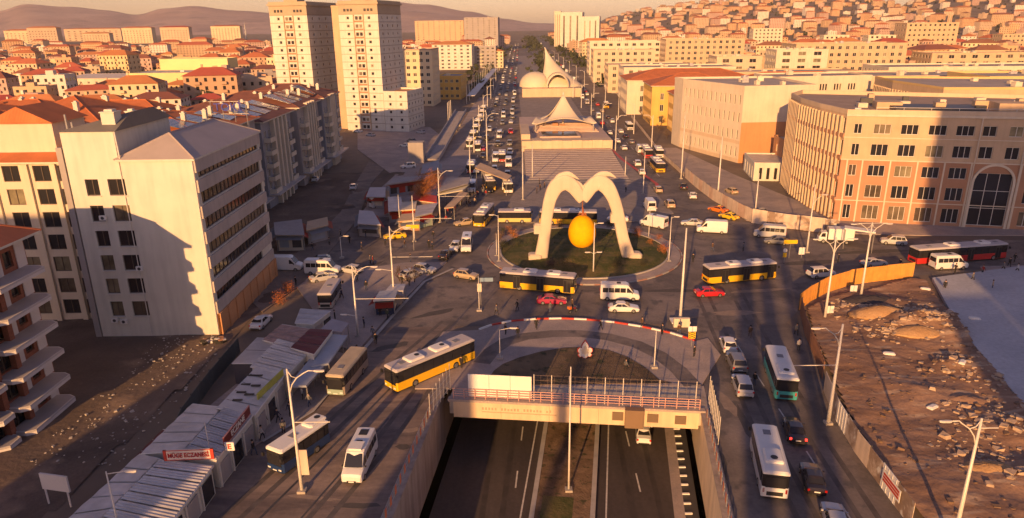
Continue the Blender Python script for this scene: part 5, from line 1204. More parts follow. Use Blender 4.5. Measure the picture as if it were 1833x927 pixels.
# ================================================================ STREET FURNITURE
def lamp(label,base,toppx,arms,rods=(),z=0,name='street_lamp',group=None,h=None,rad=.13,plate=False,box=False):
    """arms: (side, kind, height fraction, reach) with side +1 right / -1 left"""
    b=P(*base,z); h=h or max(4,hz(b.x,b.y,toppx)-z); t=thing(name,label,'street lamp' if name=='street_lamp' else 'pole',tuple(b),0,group)
    ob('pole',MB().tube([(0,0,0),(0,0,h*.25),(0,0,h)],[rad*1.35,rad*1.1,rad*.6],10).mesh('pole',pole_m,True),t)
    ob('base_plate',boxm('base_plate',.75,.75,.25,concrete),t)
    for s,kind,hf,rc in arms:
        z0=h*hf
        if kind=='curve':
            pts=[(s*rc*.02,0,z0-1.9)]+[(s*(rc*(.10+.9*(1-math.cos(q)))),0,z0-1.9+1.95*math.sin(q)) for q in [math.pi/2*i/6 for i in range(1,7)]]
            pts=[(s*.0,0,z0-2.3),(s*.28,0,z0-1.4),(s*.75,0,z0-.75),(s*1.4,0,z0-.3),(s*rc*.75,0,z0-.08),(s*rc,0,z0-.1)]
            ob('arm',MB().tube(pts,.055,6).mesh('arm',pole_m,True),t)
            ob('brace',MB().tube([(0,0,z0),(s*.3,0,z0-.6),(s*.8,0,z0-.78)],.04,5).mesh('brace',pole_m,True),t)
        else:
            pts=[(0,0,z0),(s*rc,0,z0+.25)]; ob('arm',MB().tube(pts,.04,5).mesh('arm',pole_m),t)
        e=pts[-1]
        hd=ob('lamp_head',cached(('lh',),lambda:MB().loft([[(x*.32-.0,y*w_,z_) for y,z_ in ((-1,0),(-1,.07),(-.5,.13),(.5,.13),(1,.07),(1,0))] for x,w_ in ((-1.6,.07),(-1,.15),(.6,.17),(1.2,.1))]).mesh('lamp_head',pole_m)),t,(e[0]+s*.4,0,e[2]-.06))
        ob('lens',cached(('ll',),lambda:MB().box(-.28,.28,-.11,.11,-.03,0).mesh('lens',lamp_lens)),hd)
    for s,zf,ln in rods:
        ob('banner_rod',MB().tube([(0,0,h*zf),(s*ln,0,h*zf)],.045,5).mesh('banner_rod',pole_m),t)
    if plate: ob('banner_panel',MB().box(.15,.85,-.03,.03,1.8,4.4).mesh('banner_panel',hoard_w),t)
    if box: ob('control_box',MB().box(-.35,.35,-.3,-.1,1.0,1.9).mesh('control_box',white_paint),t)
    return t
lamp('white curved arm lamp post between the blue and white minibuses at lower left',(541,880),660,[(1,'curve',.99,2.4)],[(1,.58,3.2)],plate=True)
lamp('white lamp post with long horizontal rod beside the market roofs',(641,603),475,[(1,'curve',.99,2.6),(-1,'low',.30,1.2)],[(1,.54,7.2)])
lamp('white lamp post with long rod left of the silver hatchback',(706,540),405,[(1,'curve',.99,2.4),(-1,'low',.42,1.6)],[(1,.60,6.2)])
lamp('white lamp post beside the rusty tree and bus canopy',(788,398),300,[(1,'curve',.95,2.3)],[(1,.48,6.5)])
lamp('slim mast with yellow sign board left of the taxi rank',(742,432),350,[(-1,'low',.25,1.0)],[(1,.5,7.5)],name='traffic_mast')
lamp('thin pale pole between market kiosks',(716,405),348,[],name='flag_pole',rad=.08)
lamp('tall curved lamp post left of the avenue bus bay',(842,322),242,[(1,'curve',.97,2.6)],[])
lamp('tall lamp post in front of the left avenue bus bay',(872,288),200,[(1,'curve',.97,3.0)],[(1,.35,5.0)],rad=.16)
lamp('tall plain pole left of the steps with its base on the plaza',(936,358),262,[],name='flag_pole',rad=.13)
lamp('tall plain pole at the left corner of the terrace',(953,318),258,[],name='flag_pole',rad=.13)
lamp('plain pole at the right foot of the steps',(1119,315),280,[],name='flag_pole',rad=.12)
lamp('lamp post right of the steps beside the bus queue',(1151,348),272,[],name='flag_pole',rad=.12)
lamp('very tall lamp post in front of the slit windowed building',(1219,320),206,[],rad=.15)
lamp('tall white pole rising over the curved pale hoarding',(1284,358),245,[],rad=.18,name='flag_pole')
lamp('tall pole behind the hoarding beside the annex',(1352,378),310,[],rad=.14,name='flag_pole')
lamp('lamp post standing in the road right of the queue by the hoarding',(1444,452),330,[(1,'curve',.86,1.7)],[])
lamp('twin armed lamp post left of the pair behind the orange hoarding',(1476,572),425,[(-1,'curve',.99,2.2),(1,'curve',.99,2.2)],[],rad=.15)
lamp('twin armed lamp post right of the pair behind the orange hoarding',(1540,536),398,[(-1,'curve',.99,2.2),(1,'curve',.99,2.2)],[(-1,.99,2.0),(1,.99,2.2)],rad=.15)
lamp('white lamp post with left arm and rod by the poster hoarding',(1482,758),580,[(-1,'curve',.97,2.2)],[(-1,.6,4.4)],rad=.16)
lamp('lamp post at the bottom right corner over the construction site',(1703,985),888,[(-1,'curve',.99,2.2)],[(1,.93,1.4)],rad=.15,h=12)
lamp('small lamp at the bottom left corner over the corrugated roof',(222,985),878,[(1,'low',.97,1.6)],[],h=7.5,rad=.08)
lamp('small white lamp behind the parked white minibus',(612,462),424,[(1,'low',.98,.8)],[],rad=.08)
lamp('thin lamp with round head at the left rim of the island',(893,468),385,[(-1,'low',.98,.7)],[],rad=.08)
lamp('second thin pole at the left rim of the island',(889,458),418,[],name='flag_pole',rad=.06)
lamp('flood light pole in front of the apricot on the island',(1062,490),398,[(1,'low',.96,.7),(-1,'low',.4,.6),(1,'low',.4,.6)],[],rad=.10,name='floodlight_pole')
lamp('thin pole on the right rim of the island',(1197,468),388,[(1,'low',.97,.6)],[],rad=.08)
lamp('thin pole behind the right leg of the sculpture',(1161,425),372,[(1,'low',.95,.6)],[],rad=.07)
lamp('thin pole on the plaza in front of the bridge, right side',(1171,658),592,[],name='flag_pole',rad=.07,z=.14)
lamp('thin post on the plaza left side near the chequered kerb',(895,642),590,[(1,'low',.99,1.4)],[],name='flag_pole',rad=.06,z=.14)
lamp('tall slender pole in the underpass median rising past the bridge',(1018,878),640,[],name='flag_pole',rad=.09,z=UZ+.28,h=14.5)
lamp('thin post left of the plaza with a small grey box sign',(858,556),495,[],name='sign_post',rad=.06)
# tall mast with square platform
mt=lamp('tall tapered white mast with square metal platform base right of the island',(1217,578),408,[],name='lighting_mast',rad=.17)
ob('platform',MB().box(-1.3,1.3,-.9,.9,.25,.45).mesh('platform',white_paint),mt); ob('cabinet',MB().box(-1.2,1.0,-1.5,-.95,.0,1.3).mesh('cabinet',cream),mt)
for x in (-1.0,.8): ob('leg',MB().box(x,x+.12,-1.3,-1.2,-.0,.3).mesh('leg',steel),mt)
# avenue lamps, flag poles along the canopy
for i in range(11):
    y=232+i*34*(1+i*.08)
    for side,x in (('left',-12.4+.006*(y-200)),('right',46.6+.008*(y-200)),('central',34.6+.008*(y-200))):
        t=thing('street_lamp',f'tall avenue lamp, {ordn[i]} from the roundabout on the {side} kerb line','street lamp',(x,y,0),0,'lamps lining the avenue')
        s=1 if side!='right' else -1
        ob('pole',cached(('avp',),lambda:MB().tube([(0,0,0),(0,0,11.5)],[.2,.1],7).mesh('pole',pole_m)),t)
        ob('arm',cached(('ava',s),lambda:MB().tube([(0,0,9.8),(s*.6,0,11),(s*1.6,0,11.6),(s*2.6,0,11.6)],.07,5).mesh('arm',pole_m)),t)
        ob('lamp_head',cached(('avh',),lambda:MB().box(-.4,.4,-.15,.15,0,.12).mesh('lamp_head',pole_m)),t,(s*2.9,0,11.55))
def canopy_walk():
    a=P(843,186);b=P(886,132)
    t=thing('covered_walkway','long pale roofed footbridge with white masts beside the left avenue lanes','footbridge',tuple(a))
    d=b-a; L=d.length; rz=math.atan2(d.y,d.x); t.rotation_euler=(0,0,rz)
    n=14
    for k in range(n):
        ob('roof_panel',cached(('cwr',round(L)),lambda:MB().box(0,L/n-.1,-2.2,2.2,4.2,4.45).mesh('roof_panel',zinc)),t,(k*L/n,0,0))
        ob('mast',cached(('cwm',),lambda:MB().tube([(0,2.3,0),(0,2.3,10.5)],[.2,.12],6).mesh('mast',pole_m)),t,(k*L/n+.4,0,0))
    ob('floor',MB().box(0,L,-2,2,0,.3).mesh('floor',paving),t)
canopy_walk()
def ramp_bridge():
    a=P(775,290);b=P(826,222)
    t=thing('pedestrian_ramp','grey sloping pedestrian ramp with parapets beside the far car park','ramp',tuple(a))
    d=b-a;L=d.length; t.rotation_euler=(0,0,math.atan2(d.y,d.x))
    mb=MB(); mb.add([(0,-2.2,1.0),(L,-2.2,5.5),(L,2.2,5.5),(0,2.2,1.0),(0,-2.2,.4),(L,-2.2,4.9),(L,2.2,4.9),(0,2.2,.4)],[(0,1,2,3),(7,6,5,4),(0,4,5,1),(1,5,6,2),(2,6,7,3),(3,7,4,0)])
    ob('deck',mb.mesh('deck',grey_pl),t)
    for s in (-2.2,2.2): ob('parapet',MB().add([(0,s-.12,1),(L,s-.12,5.5),(L,s+.12,5.5),(0,s+.12,1),(0,s-.12,2),(L,s-.12,6.5),(L,s+.12,6.5),(0,s+.12,2)],[(3,2,1,0),(4,5,6,7),(0,1,5,4),(1,2,6,5),(2,3,7,6),(3,0,4,7)]).mesh('parapet',bluegrey),t)
    for k in range(6): x=L*(k+.5)/6; ob('column',MB().tube([(x,0,0),(x,0,.5+4.4*(k+.5)/6)],.45,8).mesh('column',concrete),t)
    ob('stair_tower',MB().box(-3,1,2.4,7,0,6.5).mesh('stair_tower',grey_pl),t)
    for k in range(3): ob('flag_mast',MB().tube([(L-8-k*5,3.4,3),(L-8-k*5,3.4,11)],.12,6).mesh('flag_mast',pole_m),t)
ramp_bridge()
# ---- bus stop canopies
def canopy(label,pxq,z,mat,thick=.25,posts=True,name='canopy',skirt=None):
    q=[P(a,b,z) for a,b in pxq]; o=q[0]; t=thing(name,label,'canopy',(o.x,o.y,0))
    pts=[(p.x-o.x,p.y-o.y) for p in q]
    A=sum(pts[i][0]*pts[(i+1)%4][1]-pts[(i+1)%4][0]*pts[i][1] for i in range(4))
    if A<0: pts=pts[::-1]
    ob('roof',MB().prism(pts,z-thick,z).mesh('roof',mat),t)
    c=(sum(p[0] for p in pts)/4,sum(p[1] for p in pts)/4)
    if posts:
        for p in pts:
            x=p[0]+(c[0]-p[0])*.08; y=p[1]+(c[1]-p[1])*.08
            ob('post',cached(('cpost',z),lambda:MB().tube([(0,0,0),(0,0,z-.2)],.07,6).mesh('post',steel)),t,(x,y,0))
    if skirt:
        sc_=[Vector((c[0]+(p[0]-c[0])*.86,c[1]+(p[1]-c[1])*.86)) for p in pts]
        for i in range(4):
            p_,q_=sc_[i],sc_[(i+1)%4]; L_=(q_-p_).length; nn_=max(1,int(L_/2.2)); rz_=math.atan2((q_-p_).y,(q_-p_).x)
            for k_ in range(nn_):
                m_=p_.lerp(q_,(k_+.5)/nn_); mm_=[dark_metal,red_paint,glass,cream,bluesheet][(i*3+k_+int(abs(o.x)))%5]
                ob('stall_opening',boxm('stall_opening',L_/nn_*.72,.12,1.5,mm_),t,(m_.x,m_.y,.7),rz_)
            ob('awning',cached(('awn',round(L_,1),(i+int(abs(o.y)))%3),lambda:MB().add([(0,0,z-.45),(L_,0,z-.45),(L_,-1.1,z-.95),(0,-1.1,z-.95)],[(0,1,2,3),(3,2,1,0)]).mesh('awning',[red_paint,tan_pl,bluesheet][(i+int(abs(o.y)))%3])),t,(p_.x,p_.y,0),rz_)
    if skirt: ob('curtain',MB().prism([(c[0]+(p[0]-c[0])*.86,c[1]+(p[1]-c[1])*.86) for p in pts],0,z-thick-.02).mesh('curtain',skirt),t)
    return t
canopy('long slanting station canopy over the waiting buses left of the avenue',[(850,300),(908,322),(916,314),(860,291)],4.2,tan_pl)
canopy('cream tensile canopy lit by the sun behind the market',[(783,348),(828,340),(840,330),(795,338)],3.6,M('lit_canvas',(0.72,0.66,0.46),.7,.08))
canopy('grey tensile canopy above the sunlit cream one',[(783,343),(838,328),(842,317),(800,318)],4.2,grey_pl)
canopy('beige awning over the bus queue pavement',[(795,372),(824,342),(838,345),(812,370)],3.2,tan_pl)
canopy('dark grey shed roof beyond the rusty tree, left part',[(690,330),(760,320),(775,312),(705,318)],3.4,grey_pl,skirt=bluegrey)
canopy('dark grey shed roof beyond the rusty tree, right part',[(752,312),(786,302),(786,286),(757,294)],3.6,bluegrey,skirt=grey_pl)
# ---- market kiosks left of the junction
kio=[('white kiosk with flat roof behind the dirt lot parking',[(655,352),(690,352),(690,335),(662,335)],3.0,white_roof,grey_pl),
('grey kiosk with sloping roof, front left of the market',[(640,400),(682,402),(668,378),(643,376)],2.8,white_roof,grey_pl),
('teal sided kiosk between the grey and white ones',[(695,378),(722,376),(718,352),(694,352)],2.8,zinc,bluegrey),
('stall with red round sign and yellow trim in the market',[(716,376),(744,374),(746,360),(720,361)],3.0,cream,yellow_pl),
('stall with flat pale roof and green side in the market front row',[(742,388),(774,380),(784,362),(746,368)],2.9,zinc,M('pale_green_wall',(.34,.42,.33),.8,.1)),
('long low stall with beige awnings in the market front row',[(712,396),(752,392),(752,380),(718,383)],2.5,tan_pl,brown_pl),
('stall with red and white roof at the foot of the rusty tree',[(735,356),(782,362),(782,350),(742,344)],3.0,red_paint,cream),
('small grey shop with blue box on its roof at the far left of the junction',[(548,412),(588,402),(586,388),(550,396)],3.2,tan_pl,grey_pl),
('low yellow trimmed shop beside the office block wall',[(492,420),(545,420),(540,392),(490,398)],3.4,grey_pl,cream),
('blue market tent between lamp post and grey shelter',[(668,538),(706,536),(712,520),(680,520)],2.5,bluesheet,M('navy_cloth',(.02,.04,.10),.8,.1)),
('grey shelter with pale edge beside the blue market tent',[(690,520),(722,520),(726,508),(700,508)],2.5,zinc,None)]
for lab,q,z,rm,wm in kio: canopy(lab,q,z,rm,.16,True,'market_stall',skirt=wm)
# ---- shop row along the left road
def shop(label,pxq,z,roofm,wallm=None,ribs='x',nr=0,sheets=6,slope=.0,name='shop'):
    q=[P(a,b,z) for a,b in pxq]; o=q[0].copy(); t=thing(name,label,'shop',(o.x,o.y,0)); pts=[Vector((p.x-o.x,p.y-o.y,z)) for p in q]
    pts[1].z-=slope; pts[2].z-=slope
    # roof sheets side by side from edge 0-1 to edge 3-2, each a corrugated plate
    for k in range(sheets):
        a=pts[0].lerp(pts[3],k/sheets); b=pts[1].lerp(pts[2],k/sheets); c=pts[1].lerp(pts[2],(k+1)/sheets-.012); d_=pts[0].lerp(pts[3],(k+1)/sheets-.012)
        mb=MB(); n=max(1,nr)
        if nr:
            rows=[]
            for i in range(n*2+1):
                f=i/(n*2); p0=a.lerp(d_,f); p1=b.lerp(c,f); h=.07 if i%2 else 0; rows.append(((p0.x,p0.y,p0.z+h),(p1.x,p1.y,p1.z+h)))
            vs=[v for r_ in rows for v in r_]; mb.add(vs,[(2*i,2*i+1,2*i+3,2*i+2) for i in range(n*2)])
        else: mb.add([tuple(a),tuple(b),tuple(c),tuple(d_)],[(0,1,2,3)])
        ob('roof_sheet',mb.mesh('roof_sheet',roofm),t,(0,0,(k%3)*.015))
    cen=sum(pts,Vector())/4; fp=[(cen.x+(p.x-cen.x)*.95,cen.y+(p.y-cen.y)*.97) for p in pts]
    A=sum(fp[i][0]*fp[(i+1)%4][1]-fp[(i+1)%4][0]*fp[i][1] for i in range(4))
    if A<0: fp=fp[::-1]
    ob('wall',MB().prism(fp,0,z-slope-.1).mesh('wall',wallm or white_pl),t)
    edge=MB()
    for i in range(4): edge.tube([tuple(pts[i]-Vector((0,0,.06))),tuple(pts[(i+1)%4]-Vector((0,0,.06)))],.07,4)
    ob('fascia',edge.mesh('fascia',frame_w),t)
    # street side shutters
    a,b=pts[1],pts[2]; d=b-a; L=d.length; n=max(2,int(L/2.4)); rz=math.atan2(d.y,d.x)
    for k in range(n):
        p=a.lerp(b,(k+.5)/n); p=Vector((cen.x+(p.x-cen.x)*.955,cen.y+(p.y-cen.y)*.97))
        out_=Vector((-d.y,d.x)).normalized(); 
        if out_.dot(Vector((p.x-cen.x,p.y-cen.y)))<0: out_=-out_
        p+=out_*.08
        ob('shop_window',cached(('shw',k%2),lambda:MB().box(-.95,.95,-.04,.04,.25,2.3).mesh('shop_window',glass if k%2 else grey_pl)),t,(p.x,p.y,0),rz)
        ob('shop_frame',cached(('shf',),lambda:MB().box(-1.1,-.98,-.07,.07,0,2.55).mesh('shop_frame',frame_w)),t,(p.x,p.y,0),rz)
    return t
s1=shop('nearest shop with big ribbed metal roof below the pharmacy sign',[(150,960),(262,985),(381,827),(287,822)],3.2,corr,nr=3,sheets=9,slope=.35)
shop('narrow flat roofed lean-to along the back of the nearest shop',[(60,985),(148,962),(286,820),(250,812)],3.0,corr_w,nr=1,sheets=6)
s2=shop('pharmacy with grey ribbed roof behind the red and white sign',[(330,806),(386,818),(452,738),(402,728)],3.4,zinc,nr=3,sheets=7,slope=.3)
shop('low pale roofed store behind the pharmacy with rounded sheets',[(252,812),(328,806),(398,728),(345,722)],3.1,corr_w,nr=1,sheets=5)
s3=shop('shop with dark skylight slots and green yellow name board',[(388,730),(455,738),(508,668),(460,655)],3.4,corr_w,nr=0,sheets=5,slope=.3)
shop('shop with worn wavy metal roof in the middle of the row',[(448,656),(512,668),(560,620),(498,606)],3.4,corr_w,nr=2,sheets=6,slope=.2)
shop('shop with maroon sheet roof near the lamp post',[(520,622),(562,634),(596,590),(556,588)],3.6,maroon,nr=1,sheets=3)
canopy('pale blue street awning along the maroon roofed shop',[(556,655),(588,650),(622,600),(592,598)],3.0,bluesheet)
canopy('pale blue lower awning below the wavy roofed shop',[(516,690),(548,690),(584,650),(556,640)],2.8,bluesheet)
shop('grey flat shed behind the wavy roofed shop, left of the row',[(415,650),(458,650),(498,606),(460,604)],2.9,zinc,nr=0,sheets=2,wallm=M('dark_wall',(.08,.07,.08),.8,.1))
shop('grey shed roof at the far end of the shop row',[(528,578),(560,580),(592,556),(538,552)],3.0,zinc,nr=0,sheets=3)
canopy('lilac grey awning at the far end of the shop row',[(572,590),(612,594),(624,578),(594,570)],3.0,M('lilac_sheet',(.34,.31,.34),.6,.1))
shop('rusty patched roof between the sheds and the maroon roof',[(470,608),(520,622),(556,588),(505,580)],3.2,M('rusty_sheet',(.36,.24,.21),.7,.3,1.2),nr=1,sheets=4)
for k,(a,b) in enumerate([(448,672),(462,672),(440,688),(458,690),(432,702),(446,706),(425,716)]):
    p=P(a,b,3.38); l=Vector((p.x,p.y,3.4))-Vector(s3.location); ob('skylight',boxm('skylight',1.0,.28,.08,black_m),s3,(l.x,l.y,3.36))
# pharmacy signs
sg=thing('pharmacy_sign','red and white lettered pharmacy sign standing on the roof edge','sign',tuple(P(339,823,3.3)),R(3))
wd=(P(382,823,3.3)-P(295,823,3.3)).length
ob('panel',MB().box(-wd/2,wd/2,0,.12,0,1.05).mesh('panel',M('sign_cream',(.72,.60,.50),.5,.05)),sg)
for x in (-wd/2,wd/2-.28): ob('end_cap',MB().box(x,x+.28,-.03,.14,0,1.05).mesh('end_cap',red_paint),sg)
for z in (0,.97): ob('border',MB().box(-wd/2,wd/2,-.02,0,z,z+.07).mesh('border',red_paint),sg)
lt=ob('lettering',text_mesh('MÜGE ECZANESİ',.60,.02,M('sign_red',(.42,.02,.02),.5,.05),.012),sg,(0,-.04,.5),0,R(90)); xs=[v.co.x for v in lt.data.vertices]; lt.scale=((wd-.8)/(max(xs)-min(xs)),1,1)
sg2=thing('pharmacy_sign','long dark red lettered sign facing the street along the pharmacy roof','sign',tuple(P(402,800,3.2)),0)
a=P(400,802,3.2);b=P(446,742,3.2); rz=math.atan2(b.y-a.y,b.x-a.x); L=(b-a).length; sg2.rotation_euler=(0,0,rz)
ob('panel',MB().box(0,L,-.05,.05,0,.95).mesh('panel',M('sign_dark_red',(.16,.02,.02),.5,.05)),sg2); ob('lettering',text_mesh('ECZANE',.80,.02,white_paint,.01),sg2,(L*.5,-.08,.47),0,R(90))
for z in (0,.93): ob('border',MB().box(0,L,-.08,.06,z,z+.06).mesh('border',M('sign_pink',(.55,.25,.22),.5,.05)),sg2)
sg3=thing('hanging_sign','small square white sign with a red letter E hanging at the pharmacy corner','sign',tuple(P(404,806,3.0)),0)
ob('panel',MB().box(0,.85,-.06,.06,0,.85).mesh('panel',white_paint),sg3); ob('lettering',text_mesh('E',.75,.01,red_paint,.02),sg3,(.42,-.08,.42),0,R(90))
sg4=thing('name_board','long yellow green name board along the street edge of the skylight roof','sign',tuple(P(462,720,2.9)),0)
a=P(462,722,2.9);b=P(508,676,2.9); sg4.rotation_euler=(0,0,math.atan2(b.y-a.y,b.x-a.x)); ob('panel',MB().box(0,(b-a).length,-.05,.05,0,1.0).mesh('panel',M('olive_yellow',(.42,.42,.08),.6,.15,1)),sg4)
sg5=thing('antenna','thin pale antenna mast on the pharmacy roof','antenna',tuple(P(374,800,3.4)),0); ob('mast',MB().tube([(0,0,0),(0,0,2.6)],.035,5).mesh('mast',pole_m),sg5); ob('crossbar',MB().tube([(-.3,0,1.6),(.3,0,1.6)],.025,4).mesh('crossbar',pole_m),sg5)
rr=shop('dark red sheet roof strip behind the low stores',[(210,850),(240,848),(308,772),(292,768)],2.7,maroon,nr=1,sheets=4)
# ---- fences and hoardings
def fence(label,pts,h,mat,step=2.4,name='hoarding',rail=True,cat='fence',mats=None,post=dark_metal,z=0.05,bulge=0):
    t=thing(name,label,cat,(pts[0].x,pts[0].y,0)); o=pts[0]; k=0
    for a,b in zip(pts,pts[1:]):
        n=max(1,round((b-a).length/step))
        for i in range(n):
            p=a.lerp(b,i/n); q=a.lerp(b,(i+1)/n); d=q-p; rz=math.atan2(d.y,d.x); mm=mats[k%len(mats)] if mats else mat
            me=cached(('fp',round(d.length,2),h,mm.name,k%3),lambda:(lambda m_:([m_.box(0,d.length-.04,-.03,.03,z,h-(k%3)*.04)],[m_.box((j+.5)*d.length/4-.05,(j+.5)*d.length/4+.05,-.055,-.03,z,h-.05) for j in range(4 if 'poster' not in mm.name and 'pale' not in mm.name else 0)],m_)[-1])(MB()).mesh('panel',mm))
            ob('panel',me,t,(p.x-o.x,p.y-o.y,0),rz)
            ob('post',cached(('fpost',h,post.name),lambda:MB().box(-.05,.05,.03,.14,0,h+.05).mesh('post',post)),t,(p.x-o.x,p.y-o.y,0),rz); k+=1
    return t
fence('tall sheet hoarding glowing orange around the corner of the construction site',[P(1430,556),P(1450,540),P(1480,524),P(1520,511),P(1560,505),P(1634,497)],2.7,orange_sheet,2.6)
fence('rust coloured hoarding running down from the orange one along the right road',[P(1432,560),P(1440,596),P(1458,640),P(1472,680)],2.4,M('rust_sheet',(0.30,0.15,0.09),.7,.15,.8),2.6)
fence('poster covered hoarding beside the right road at the lower right',[P(1474,700),P(1496,752),P(1530,810),P(1575,870),P(1630,945)],2.5,poster_m,2.6,mats=[hoard_w,poster_m,white_paint,poster_m])
pe=P(1575,872); rs=thing('poster_panel','red and white lettered panel on the poster hoarding near the bottom edge','sign',(pe.x,pe.y,.9)); a=P(1578,876);b=P(1606,914); rs.rotation_euler=(0,0,math.atan2(b.y-a.y,b.x-a.x))
ob('panel',MB().box(.2,3.4,-.11,-.07,0,1.2).mesh('panel',white_paint),rs); ob('lettering',text_mesh('SATILIK',.78,.01,red_paint,.02),rs,(1.8,-.13,.6),0,R(90)) if False else [ob('red_bar',MB().box(.4+.0,3.2,-.125,-.11,z_,z_+.22).mesh('red_bar',red_paint),rs) for z_ in (.2,.5,.8)]
fence('long pale hoarding curving past the slit windowed building',[P(1226,318),P(1245,335),P(1275,358),P(1320,385),P(1345,398)],2.9,hoard_w,2.8,mats=[hoard_w,hoard_w,M('pinkish_hoarding',(0.50,0.36,0.29),.7,.2,.5)])
fence('white topped hoarding with shop banners behind the queue of cars',[P(1345,399),P(1400,408),P(1450,414),P(1500,420)],3.1,hoard_w,2.8,mats=[hoard_w,poster_m])
canopy('thin white flat gantry roof behind the box truck',[(1512,408),(1568,416),(1568,411),(1512,403)],4.0,white_paint)
fence('dark green hoarding along the dirt road left of the shops',[P(225,985),P(300,830),P(330,760),P(380,690),P(430,630)],2.1,fence_dk,2.6)
# thin parapet wall at the upper right avenue edge
fence('low pale wall beside the right avenue lanes below the yellow blocks',[P(1130,210),P(1160,248),P(1185,280),P(1224,316)],1.3,hoard_w,4)
# billboard like shed end in lower left dirt
bb=thing('billboard','white board on two slanting legs beside the dark hoarding at lower left','billboard',tuple(P(112,905)),R(-12)); ob('board',MB().box(-1.6,1.2,-.08,.08,1.6,3.2).mesh('board',bf),bb)
for x in (-1.4,.9): ob('leg',MB().tube([(x,0,0),(x,.0,1.6)],.08,6).mesh('leg',bf),bb)
# ---- bridge over the underpass
def bridge():
    a=P(812,712,.3); b=P(1252,733,.3); d=b-a; L=d.length; rz=math.atan2(d.y,d.x)
    t=thing('road_bridge','sunlit concrete bridge with railing and white boards over the sunken road','bridge',(a.x,a.y,0),rz)
    n=5
    for k in range(n): ob('fascia_panel',cached(('bfas',n),lambda:MB().box(0,L/n-.02,-.3,.0,-1.95,.05).mesh('fascia_panel',M('bridge_fascia',(0.66,0.50,0.33),.8,.08,.4,streak=.18))),t,(k*L/n,0,0))
    ob('deck',MB().box(-.5,L+.5,.0,7,-1.7,.13).mesh('deck',concrete),t)
    ob('coping',MB().box(-.6,L+.6,-.42,.3,.06,.34).mesh('coping',paving2),t)
    # raised line of worn lettering and boards
    for x,wd_,h_,z_ in ((.655,1.2,1.0,-1.3),(.795,1.2,1.0,-1.35),(.905,1.2,1.0,-1.4)): ob('sign_plate',MB().box(L*x,L*x+wd_,-.42,-.3,z_,z_+h_).mesh('sign_plate',M('plate_brown',(.16,.11,.07),.7,.05)),t)
    ob('sign_box',MB().box(L*.705,L*.705+2.0,-1.1,-.31,-1.8,.4).mesh('sign_box',M('box_brown',(.20,.13,.08),.7,.05)),t)
    ob('fascia_line',MB().box(L*.12,L*.43,-.33,-.3,-1.15,-1.06).mesh('fascia_line',M('faded_paint',(.40,.30,.20),.8,.1)),t)
    ob('lettering',text_mesh('KARAYOLLARI   GENEL   MÜDÜRLÜĞÜ',.42,.01,MATS['faded_paint']),t,(L*.275,-.32,-.75),0,R(90)) if False else ob('worn_lettering',(lambda q:[q.box(L*.12+i*.36,L*.12+i*.36+.2,-.325,-.3,-.85,-.85+random.choice((.22,.3,.3))) for i in range(22) if i%7!=5] and q)(MB()).mesh('worn_lettering',MATS['faded_paint']),t)
    # railing: four pale red pipes and tall thin posts
    for k,z in enumerate((.65,.95,1.25,1.55)): ob('rail',MB().tube([(0,-.1,z),(L,-.1,z)],.045,6).mesh('rail',M('rail_paint',(.55,.30,.24),.5,.1)),t)
    for k in range(23): ob('baluster',cached(('bal',),lambda:MB().box(-.04,.04,-.04,.04,.3,1.6).mesh('baluster',MATS['rail_paint'])),t,(L*k/22,-.1,0))
    for k in range(10): ob('mesh_post',cached(('mp',),lambda:MB().tube([(0,0,.3),(0,0,3.6)],.05,6).mesh('mesh_post',pole_m)),t,(L*(.335+.0735*k*.98),.15,0))
    ob('mesh_fence',(lambda q:([q.box(L*.335+k*.75,L*.335+k*.75+.015,.14,.155,1.7,3.5) for k in range(int(L*.655/.75))],[q.box(L*.335,L*.99,.14,.16,z,z+.02) for z in (1.7,2.3,2.9,3.5)],q)[-1])(MB()).mesh('mesh_fence',M('mesh_brown',(.22,.16,.13),.7,.1)),t)
    for k in range(3): 
        w_=ob('white_board',cached(('wbd',),lambda:MB().box(0,L*.088-.03,.1,.18,.5,3.3).mesh('white_board',white_paint)),t,(L*.062+k*L*.088,0,0))
    return t,a,b
tbr,ba,bb_=bridge()
# railings with orange warning panels along both lips of the cutting
def lip(label,xf,side,y0,y1):
    t=thing('railing',label,'railing',(xf(y0)+side*.35,y0,.16)); n=int((y1-y0)/1.5)
    pink=M('warning_panel',(0.72,0.22,0.10),.6,.1)
    for k in range(n):
        y=y0+(y1-y0)*k/n; yn=y0+(y1-y0)*(k+1)/n; dx=xf(y)-xf(y0)
        ob('post',cached(('lpost',),lambda:MB().box(-.04,.04,-.04,.04,0,1.25).mesh('post',steel)),t,(dx,y-y0,0))
        d=Vector((xf(yn)-xf(y),yn-y,0)); 
        ob('warning_panel',cached(('lpan',),lambda:MB().box(.15,.62,-.03,.03,.15,1.1).mesh('warning_panel',pink)),t,(dx,y-y0,0),math.atan2(d.y,d.x))
        for z in (.3,.75,1.15): ob('rail',cached(('lrail',round(d.length,2)),lambda:MB().tube([(0,0,0),(d.length,0,0)],.03,5).mesh('rail',steel)),t,(dx,y-y0,z),math.atan2(d.y,d.x))
    return t
lip('railing with small orange warning panels on the left lip of the cutting',LX,-1,46,68)
lip('railing with small orange warning panels on the right lip of the cutting',RX,1,44.5,66)
